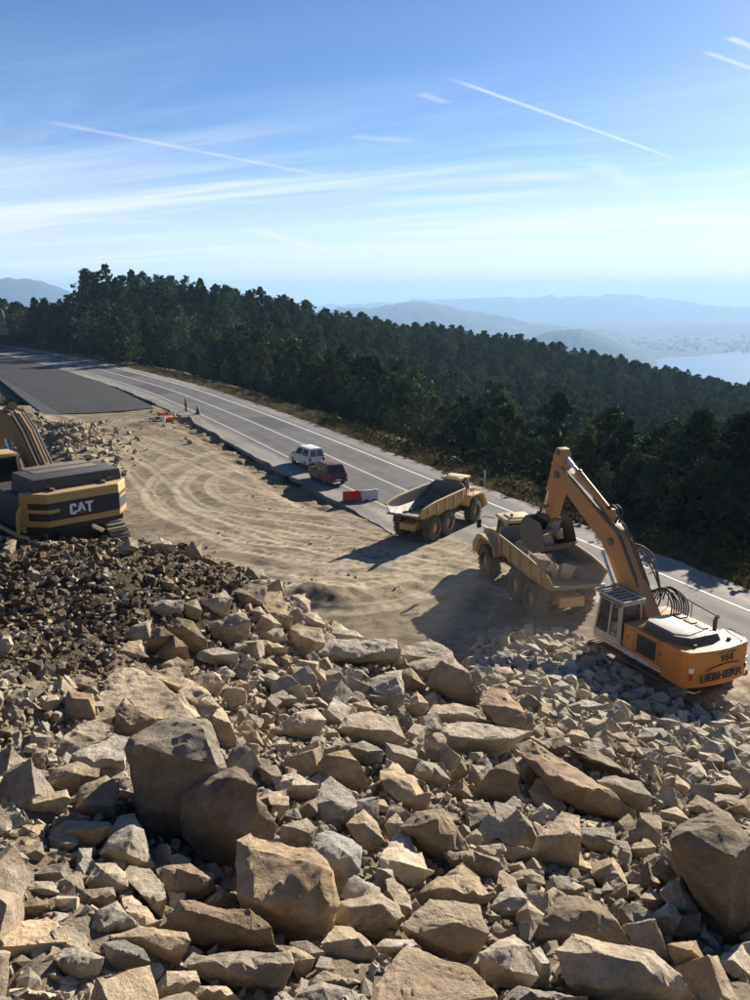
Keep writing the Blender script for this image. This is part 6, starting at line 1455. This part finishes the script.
for s in (-1, 1):
    b = len(V); V += [(s * .20, 0, 1.42), (s * .26, -.03, 1.15), (s * .25, .09, .92), (s * .25, .13, .84)]; E += [(2, b), (b, b + 1), (b + 1, b + 2), (b + 2, b + 3)]; RD += [.06, .045, .033, (.038, .02)]
    for f in range(5):
        q = len(V); dy = -.035 + .018 * f; ln = (.05, .075, .085, .08, .06)[f]; sx = s * .25
        if f == 0: V += [(sx - s * .015, .16, .83), (sx - s * .03, .17, .80)]
        else: V += [(sx + dy * .6, .145, .80), (sx + dy * .6, .15, .80 - ln)]
        E += [(b + 3, q), (q, q + 1)]; RD += [.010, .008]
    b = len(V); V += [(s * .10, 0, .88), (s * .12, .02, .48), (s * .13, -.02, .10), (s * .15, .14, .04)]; E += [(0, b), (b, b + 1), (b + 1, b + 2), (b + 2, b + 3)]; RD += [.095, .065, .045, (.045, .035)]
body = skin_obj('body', V, E, RD, [M['skin']], pe)
V = [(0, 0, .86), (0, 0, 1.15), (0, 0, 1.40), (0, 0, 1.47)]; E = [(0, 1), (1, 2), (2, 3)]; RD = [(.19, .145), (.17, .13), (.19, .13), (.09, .08)]
for s in (-1, 1): b = len(V); V += [(s * .20, 0, 1.42), (s * .26, -.03, 1.15), (s * .25, .085, .94)]; E += [(2, b), (b, b + 1), (b + 1, b + 2)]; RD += [.085, .065, .05]
skin_obj('jacket', V, E, RD, [M['jacket']], pe)
V = [(0, 0, .96)]; E = []; RD = [(.165, .125)]
for s in (-1, 1): b = len(V); V += [(s * .10, 0, .86), (s * .12, .02, .48), (s * .13, -.02, .10)]; E += [(0, b), (b, b + 1), (b + 1, b + 2)]; RD += [.11, .08, .07]
skin_obj('trousers', V, E, RD, [M['trousers']], pe)
m = MB(); m.lathe([(1.68, .135), (1.69, .11), (1.76, .10), (1.81, .06), (1.83, .0)], (0, .02, 0), 'Z', 16); m.build('helmet', M['helmet'], pe)
for s in (-1, 1):
    m = MB(); m.box((s * .14, .06, .05), (.11, .28, .10)); m.build('boot', M['black'], pe, .03)
    m = MB(); m.box((s * .03, .115, 1.64), (.018, .012, .012)); m.build('eye', M['black'], pe)
m = MB(); m.prism([(-.012, 1.59), (.012, 1.59), (0, 1.64)], .105, .135); m.build('nose', M['skin'], pe)

# pale excavated bank beyond the far bend
x, y = G(-6, 330)
m = MB()
rb = random.Random(9); pts = [Vector((rb.uniform(-9, 9), rb.uniform(-7, 7), rb.uniform(-1, 1.5))) for _ in range(10)] + [Vector((rb.uniform(-5, 5), rb.uniform(-3, 3), rb.uniform(5, 8))) for _ in range(7)]
me = refine(pts, 14, 1.0, 77, .06, 1.2); o = link('dirt_mound', me, M['dirt']); o.location = (at(-6, 329, 232).x, at(-6, 329, 232).y, at(-6, 331, 232).z - 1.0); tag(o, 'pale sunlit mound of dirt beyond the far bend of the road', 'mound')
# ------------------------------------------------------------------ trees
def quads_mesh(name, C, U, Vv, mats):
    V = np.stack([C - U - Vv, C + U - Vv * .6, C + U * .55 + Vv, C - U * .7 + Vv * .8], 1).reshape(-1, 3); F = np.arange(len(V)).reshape(-1, 4)
    me = fast_mesh(name, V, F, False); me.materials.append(mats); return me
def crown_mesh(name, kind, H, n_clump, per, leaf, seed, mat):
    g = np.random.default_rng(seed); C = []; cen = []
    for i in range(n_clump):
        f = g.uniform(0, 1) ** .85                       # 0 at the crown's base, 1 at the tip
        a = g.uniform(0, 2 * math.pi)
        if kind == 'pine': z0, env = .16, (1 - f) ** .75 * .26 + .025
        elif kind == 'tallpine': z0, env = .30, (1 - f) ** .6 * .20 + .03
        elif kind == 'euc': z0, env = .22, .23 * (math.sin(math.pi * min(1, .16 + f * .86)) ** .7) + .02
        elif kind == 'broad': z0, env = .10, .40 * math.sin(math.pi * min(1, .22 + f * .76)) ** .6 + .02
        else: z0, env = .06, .55 * math.sin(math.pi * min(1, .3 + f * .68)) ** .6
        z = H * (z0 + (1 - z0) * f); lob = 1 + .35 * math.sin(a * 3 + seed) + .25 * math.sin(a * 5 + z * 1.3)
        rad = H * env * lob * g.uniform(.35, 1.0) ** .6
        c = np.array([math.cos(a) * rad, math.sin(a) * rad, z - (.10 * rad if kind == 'pine' else 0)])
        sz = H * (.040 + .035 * g.uniform()) * (1.25 if kind in ('broad', 'bush') else 1.15 - .7 * f if 'pine' in kind else 1)
        p = g.normal(0, 1, (per, 3)); p *= (sz * g.uniform(.35, 1, (per, 1))) / (np.linalg.norm(p, axis=1)[:, None] + 1e-6); p[:, 2] *= .62 if kind != 'euc' else 1.0
        C.append(c + p); cen.append(c)
    C = np.concatenate(C); n = len(C)
    U = g.normal(0, 1, (n, 3)); U /= np.linalg.norm(U, axis=1)[:, None]; W_ = g.normal(0, 1, (n, 3)); Vv = np.cross(U, W_); Vv /= np.linalg.norm(Vv, axis=1)[:, None] + 1e-9
    s = leaf * g.uniform(.6, 1.4, (n, 1)); return quads_mesh(name, C, U * s * .8, Vv * s * (.5 if kind != 'euc' else .35), mat), np.array(cen)
def trunk_mesh(name, H, cen, seed, frac=.94, r0=.018, limbs=9):
    g = random.Random(seed); mb = MB(); bend = [(0, 0, -.6)] + [(g.uniform(-.012, .012) * H * k_, g.uniform(-.012, .012) * H * k_, H * frac * k_ / 5) for k_ in range(1, 6)]
    mb.tube(bend, [H * r0 * (1.15 - .2 * i) if i < 5 else H * .003 for i in range(6)], 7)
    for c in g.sample(list(map(tuple, cen)), min(limbs, len(cen))):
        k_ = max(.12, c[2] / H - .10); b = (0, 0, H * k_); mid = ((c[0]) * .5, c[1] * .5, (H * k_ + c[2]) / 2 - .02 * H); mb.tube([b, mid, c], [H * .007, H * .005, H * .002], 5)
    me = bpy.data.meshes.new(name); me.from_pydata(mb.v, [], mb.f); me.materials.append(M['bark']); me.polygons.foreach_set('use_smooth', [True] * len(me.polygons)); return me
KIND = {}
def make_kind(key, kind, H, n, per, leaf, seed, mat, **kw):
    c, cen = crown_mesh('crown', kind, H, n, per, leaf, seed, M[mat]); KIND[key] = (c, trunk_mesh('trunk', H, cen, seed, **kw), H)
make_kind('pine0', 'pine', 12, 120, 12, .36, 1, 'pine'); make_kind('pine1', 'pine', 12, 125, 12, .36, 2, 'pine'); make_kind('pine2', 'tallpine', 12, 100, 13, .34, 3, 'pine')
make_kind('euc0', 'euc', 12, 105, 14, .36, 4, 'euc'); make_kind('euc1', 'euc', 12, 110, 14, .36, 5, 'euc'); make_kind('broad0', 'broad', 9, 105, 15, .34, 6, 'euc')
make_kind('big0', 'euc', 13, 170, 42, .20, 7, 'euc', limbs=24); make_kind('big1', 'broad', 11, 170, 42, .19, 8, 'pine', limbs=24); make_kind('big2', 'euc', 12, 150, 42, .19, 9, 'euc', limbs=22)
make_kind('shrub0', 'bush', 1.5, 26, 30, .085, 10, 'shrub', frac=.6, r0=.03, limbs=8); make_kind('shrub1', 'bush', 1.5, 22, 32, .09, 11, 'shrub', frac=.6, r0=.03, limbs=8)
def tree(key, x, y, z, h, rz, name, label, cat, group, tint=(1, 1, 1), wide=1.0):
    c, tk, H = KIND[key]; s = h / H
    t = empty(name, (x, y, z), rz); t.scale = (s * wide, s * wide, s); tag(t, label, cat, group)
    o = bpy.data.objects.new('crown', c); COL.objects.link(o); o.parent = t; o.color = (*tint, 1)
    o = bpy.data.objects.new('trunk', tk); COL.objects.link(o); o.parent = t; return t
def hz_(x, y): return float(HG.h(np.array([x]), np.array([y]))[0])
# the tall dark clump beside the road on the right
FT = 'trees of the forest beyond the road'
for u, d, h, key, w_, lb in ((694, 62, 12.2, 'big0', 1.15, 'tall dark round topped tree left in the clump standing beside the road on the right'),
                            (738, 59, 12.4, 'big2', 1.2, 'tall dark full crowned tree right in the clump beside the road'),
                            (668, 70, 9.2, 'big1', 1.0, 'shorter dark tree at the left foot of the tall roadside clump'),
                            (772, 56, 11.5, 'big0', 1.15, 'dark tree half cut off by the right edge of the picture'),
                            (716, 54.5, 8.2, 'big1', 1.0, 'low bushy tree in front of the two tallest roadside trees'),
                            (752, 51.5, 7.6, 'big2', 1.2, 'low dark tree at the right edge just above the roadside scrub'),
                            (650, 76, 7.5, 'big1', .9, 'small dark tree left of the tall roadside clump')):
    p = at(u, 500, d); x, y = p.x, p.y; z = hz_(x, y); cap = .47 * (float(road_s(np.array([x]), np.array([y]))[0][0]) - 4.2); tree(key, x, y, z - .2, max(3.5, min(h + max(0, -z - 4.5) * .9, cap - z)), u * .1, 'tree', lb, 'tree', FT, (.62, .64, .6), w_)
for u, v, d, h, key, tint, w_, lb in ((286, 372, 168, 11.5, 'broad0', (1.7, 1.35, .8), 1.15, 'olive yellow broad tree in the middle of the dark forest left of centre'),
                                (116, 358, 178, 7.6, 'broad0', (1.15, 1.1, .9), 1.25, 'low rounded tree at the road bend against the tall pines'),
                                (474, 450, 92, 8.5, 'euc0', (1.5, 1.3, .8), 1.15, 'olive tinted tree in the forest above the first dump truck'),
                                (262, 378, 150, 9, 'euc1', (1.3, 1.15, .85), 1.1, 'greyish olive tree in the forest above the parked pickup')):
    p = at(u, v, d); z = hz_(p.x, p.y); top = p.z + h * .55; tree(key, p.x, p.y, z, max(h, top - z), u, 'tree', lb, 'tree', FT, tint, w_)
# the wood: scattered on the hillside, sorted by what shows
g = np.random.default_rng(21); n = 34000
Xf = g.uniform(-210, 330, n); Yf = g.uniform(35, 520, n)
S, A = road_s(Xf, Yf); zf = HG.h(Xf, Yf); uu, vv, dd = proj(np.stack([Xf, Yf, zf + 6], -1))
prob = np.clip(0.9 - dd / 900, .3, 1) * (0.75 + .25 * vnoise(Xf * .04, Yf * .04, seed=91))
ok = (S > 11.5 + 3 * vnoise(Yf * .1, Xf * .1, seed=92)) & (uu > -60) & (uu < 830) & (dd > 40) & (g.uniform(0, 1, n) < prob) & (np.hypot(Xf, Yf) < 500)
# a thin scatter of trees on the far left beyond the bend
far = (S < 0) & (Yf > 232) & (uu > -40) & (uu < 75) & (g.uniform(0, 1, n) < .35)
ok |= far
ids = np.nonzero(ok)[0]; ids = ids[np.argsort(dd[ids])]; cells = {}; T = []
for i in ids:
    x, y = Xf[i], Yf[i]; d = dd[i]; mind = 2.1 + d * .0024
    ci, cj = int(x // 5), int(y // 5)
    if any((a - x) ** 2 + (b - y) ** 2 < mind * mind for p in (-1, 0, 1) for q in (-1, 0, 1) for a, b in cells.get((ci + p, cj + q), ())): continue
    cells.setdefault((ci, cj), []).append((x, y))
    left = float(sstep(-x, 0, 60)); pn = .35 + .4 * left
    key = (['pine0', 'pine1', 'pine2'] if g.uniform() < pn else ['euc0', 'euc1', 'broad0'] if g.uniform() < .25 else ['euc0', 'euc1'])
    key = key[int(g.integers(len(key)))]; h = g.uniform(9.2, 14.2) * (1 if key != 'broad0' else .75)
    s_here = float(S[i])
    if 45 < y < 175 and x > -75:
        h = min(h, max(.42 * (s_here - 6), 2.2) - zf[i])
        if h < 3.5: continue
    T.append((x, y, zf[i], h, key, d, uu[i], s_here))
def mark_of(u_): return next(m_ for lim, m_ in ((48, 'the road bend'), (105, 'the fresh asphalt'), (160, 'the asphalt end'), (215, 'the standing person'), (265, 'the empty road'), (312, 'the white van'), (350, 'the maroon car'), (392, 'the red barrier'), (432, 'the empty truck tail'), (478, 'the empty truck cab'),
                (520, 'the loaded truck cab'), (552, 'the excavator bucket'), (590, 'the boom top'), (625, 'the orange boom'), (665, 'the boom foot'), (705, 'the roadside tree clump'), (9999, 'the right edge')) if u_ < lim)
buf = np.zeros((400, 300), bool); sc = []
for t_ in T:
    x, y, z, h, key, d, u, _ = t_; u1, v1, _d = [float(q) for q in proj((x, y, z + h))]; _, v0, _d = [float(q) for q in proj((x, y, z))]; w2 = h * .19 / d * FPX
    i0, i1, j0, j1 = max(int((u1 - w2) / 2.5), 0), int((u1 + w2) / 2.5) + 1, max(int((v1) / 2.5), 0), int((v1 + (v0 - v1) * .85) / 2.5) + 1
    if i1 <= i0 or j1 <= j0 or i0 >= 300 or j0 >= 400: sc.append(0); continue
    blk = buf[j0:j1, i0:i1]; sc.append(int((~blk).sum())); blk[:] = True
top = set(np.argsort(-np.array(sc))[:250].tolist()); rest = []
KX = {k_: i for i, k_ in enumerate(['pine0', 'pine1', 'pine2', 'euc0', 'euc1', 'broad0'])}
SHAPE = {'pine0': 'pointed pine', 'pine1': 'pointed pine', 'pine2': 'slender pine', 'euc0': 'oval tree', 'euc1': 'oval tree', 'broad0': 'broad tree'}
sky_row = {}
for t_ in T:
    u1, v1, _d = [float(q) for q in proj((t_[0], t_[1], t_[2] + t_[3]))]; sky_row[int(u1 // 12)] = min(sky_row.get(int(u1 // 12), 999), v1)
NM = {'pine0': ('pine_tree', 'dark pointed pine'), 'pine1': ('pine_tree', 'dark pointed pine'), 'pine2': ('pine_tree', 'slender high crowned pine'), 'euc0': ('eucalyptus_tree', 'grey green oval crowned tree'), 'euc1': ('eucalyptus_tree', 'grey green oval crowned tree'), 'broad0': ('tree', 'low broad green tree')}
gr = random.Random(3)
for i, (x, y, z, h, key, d, u, s_here) in enumerate(T):
    rz = gr.uniform(0, 6.28)
    if i in top:
        nm = NM[key][0]
        u1, vt, _d = [float(q) for q in proj((x, y, z + h))]
        mark = mark_of(u1)
        row = 'on the skyline' if sky_row.get(int(u1 // 12), 999) + 9 > vt else 'high on the slope' if vt < sky_row.get(int(u1 // 12), 0) + 40 else 'on the lower slope' if s_here > 24 else 'at the road edge'
        hue = gr.uniform(.75, 1.35); olive = gr.random() < .16
        tn_ = 'olive' if olive else 'very dark' if hue < .93 else 'light' if hue > 1.17 else 'mid green'
        lb = f'{tn_} {"tall" if h > 12.2 else "short" if h < 8 else "medium"} {SHAPE[key]} {row} above {mark}'
        col_ = (hue * 1.3, hue * 1.05, hue * .72) if olive else (hue * gr.uniform(.94, 1.08), hue, hue * gr.uniform(.88, 1.05))
        tree(key, x, y, z - .2, h, rz, nm, lb, 'tree', FT, col_, gr.uniform(.78, 1.05))
    else:
        s = h / KIND[key][2]; rest.append((x, y, z - .2, gr.gauss(0, .03), gr.gauss(0, .03), rz, s * gr.uniform(.92, 1.08), KX[key]))
print('trees', len(T), 'stuff', len(rest))
def joined(key):
    c, tk, H = KIND[key]; bm = bmesh.new(); bm.from_mesh(c); nf = len(bm.faces); bm.from_mesh(tk); bm.faces.ensure_lookup_table()
    for f in bm.faces[nf:]: f.material_index = 1
    me = bpy.data.meshes.new('tree'); bm.to_mesh(me); bm.free(); me.materials.append(c.materials[0]); me.materials.append(M['bark']); return me
instancer('forest', rest, [joined(k_) for k_ in KX])

# ------------------------------------------------------------------ scrub along the verge
sh = random.Random(17)
la = 0.0; cnt = 0
rows = []
for i in range(900):
    a = RL[0] + 20 + sh.random() ** 1.5 * 230; c = np.array([np.interp(a, RL, RC[:, 0]), np.interp(a, RL, RC[:, 1])]); nn = np.array([np.interp(a, RL, RN[:, 0]), np.interp(a, RL, RN[:, 1])])
    off = 6.7 + abs(sh.gauss(0, 1.9)); x, y = c + nn * off; d = math.hypot(x, y)
    if y < 25: continue
    rows.append((d, x, y, off))
rows.sort(); placed = []
for d, x, y, off in rows:
    u, v, _ = [float(q) for q in proj((x, y, 0))]
    if not (60 < u < 790): continue
    sz = sh.uniform(.5, 1.25) * (.65 + .11 * min(off - 6.0, 4)) * (1 if u > 560 else .85)
    if any((a - x) ** 2 + (b - y) ** 2 < (.55 * sz + .3) ** 2 for a, b in placed): continue
    placed.append((x, y))
    if len(placed) > 150: break
    where = 'on the verge above ' + mark_of(u); bigs = 'large' if sz > .95 else 'small' if sz < .6 else 'medium'
    hue = sh.uniform(.8, 1.3)
    tree('shrub0' if sh.random() < .5 else 'shrub1', x, y, hz_(x, y) - .05, 1.35 * sz, sh.uniform(0, 6), 'shrub', f'{bigs} {"dry brownish" if hue > 1.08 else "dark green"} shrub {where}', 'shrub', 'scrub along the far verge of the road', (hue * (1.25 if hue > 1.08 else 1), hue, hue * .85), sh.uniform(1.0, 1.5))
# grass tufts on the verge: one mass
rows = []
for i in range(5200):
    a = RL[0] + 18 + sh.random() ** 1.4 * 240; c = np.array([np.interp(a, RL, RC[:, 0]), np.interp(a, RL, RC[:, 1])]); nn = np.array([np.interp(a, RL, RN[:, 0]), np.interp(a, RL, RN[:, 1])])
    off = 5.9 + abs(sh.gauss(0, 2.6)); x, y = c + nn * off; rows.append((x, y, max(hz_(x, y), -9) - .02, 0, 0, sh.uniform(0, 6.28), sh.uniform(.5, 1.4), sh.randrange(2)))
def tuft(seed):
    g = np.random.default_rng(seed); n = 26; a = g.uniform(0, 2 * math.pi, n); r_ = g.uniform(0, .28, n); hh = g.uniform(.18, .5, n); C = np.stack([np.cos(a) * r_, np.sin(a) * r_, 0 * a], 1); D = np.stack([np.cos(a) * hh * .45, np.sin(a) * hh * .45, hh], 1); Wd = np.stack([-np.sin(a), np.cos(a), 0 * a], 1) * .022
    V = np.stack([C - Wd, C + Wd, C + D * .6 + Wd * .7, C + D], 1).reshape(-1, 3); me = fast_mesh('tuft', V, np.arange(len(V)).reshape(-1, 4), False); me.materials.append(M['grass']); return me
M['grass'] = leaf_mat('dry_grass', (0.12, 0.105, 0.05), (0.17, 0.14, 0.07), (0.22, 0.18, 0.09), .2)
instancer('grass', rows, [tuft(1), tuft(2)])
# scrub and weeds on the bank left of the new asphalt
for i in range(46):
    u, v = sh.uniform(-20, 40), sh.uniform(386, 432)
    if v < 383 + .85 * max(u, 0) + 9: continue
    x, y = G(u, v)
    tree('shrub0' if sh.random() < .5 else 'shrub1', x, y, site_h(x, y) if -61 < x < 39 and y < 121 else -.3, sh.uniform(.5, 1.3), sh.uniform(0, 6), 'shrub', 'low dark scrub on the earth bank left of the fresh asphalt', 'shrub', 'scrub on the left bank', (.8, .8, .75), sh.uniform(1, 1.5))

x, y = G(484.5, 485); t = empty('marker_post', (x, y, hz_(x, y))); tag(t, 'white roadside marker post beyond the cab of the empty truck', 'post')
m = MB(); m.prism([(-.07, -.3), (.07, -.3), (.07, 1.25), (.0, 1.36), (-.07, 1.32)], -.06, .06); b = m.build('post', M['plastic_white'], t, .01); m = MB(); m.box((-.072, 0, 1.05), (.012, .09, .16)); m.build('reflector', M['lamp_red'], b)
# dust hanging over the stones being loaded
k = bpy.data.materials.new('airborne_dust'); k.use_nodes = True; t = k.node_tree
for n in list(t.nodes): t.nodes.remove(n)
vo = t.nodes.new('ShaderNodeVolumePrincipled'); vo.inputs['Color'].default_value = (1.0, 0.93, 0.82, 1); vo.inputs['Density'].default_value = 0.0055; vo.inputs['Anisotropy'].default_value = 0.2
om = t.nodes.new('ShaderNodeOutputMaterial'); t.links.new(vo.outputs[0], om.inputs['Volume'])
bm = bmesh.new(); bmesh.ops.create_icosphere(bm, subdivisions=4, radius=1)
for v in bm.verts:
    d = 1 + .22 * mnoise.noise(v.co * 1.6) + .1 * mnoise.noise(v.co * 4); v.co = Vector((v.co.x * 7.5 * d, v.co.y * 6.0 * d, v.co.z * 3.0 * d))
me = bpy.data.meshes.new('dust'); bm.to_mesh(me); bm.free(); o = link('dust', me, k); o.location = (7.2, 32.0, 1.2); o['kind'] = 'stuff'

# things that would share a label are told apart by their order from the left
bpy.context.view_layer.update(); same = {}
for o in scene.objects:
    if o.parent is None and 'label' in o: same.setdefault(o['label'], []).append(o)
ORD = ('first', 'second', 'third', 'fourth', 'fifth', 'sixth')
for lb, os_ in same.items():
    if not 2 <= len(os_) <= 6: continue
    os_.sort(key=lambda o: float(proj(tuple(o.matrix_world.translation))[0]))
    for i_, o in enumerate(os_):
        suf = ', ' + (('the left one', 'the right one')[i_] if len(os_) == 2 else ORD[i_] + ' from the left')
        if len((lb + suf).split()) <= 16: o['label'] = lb + suf
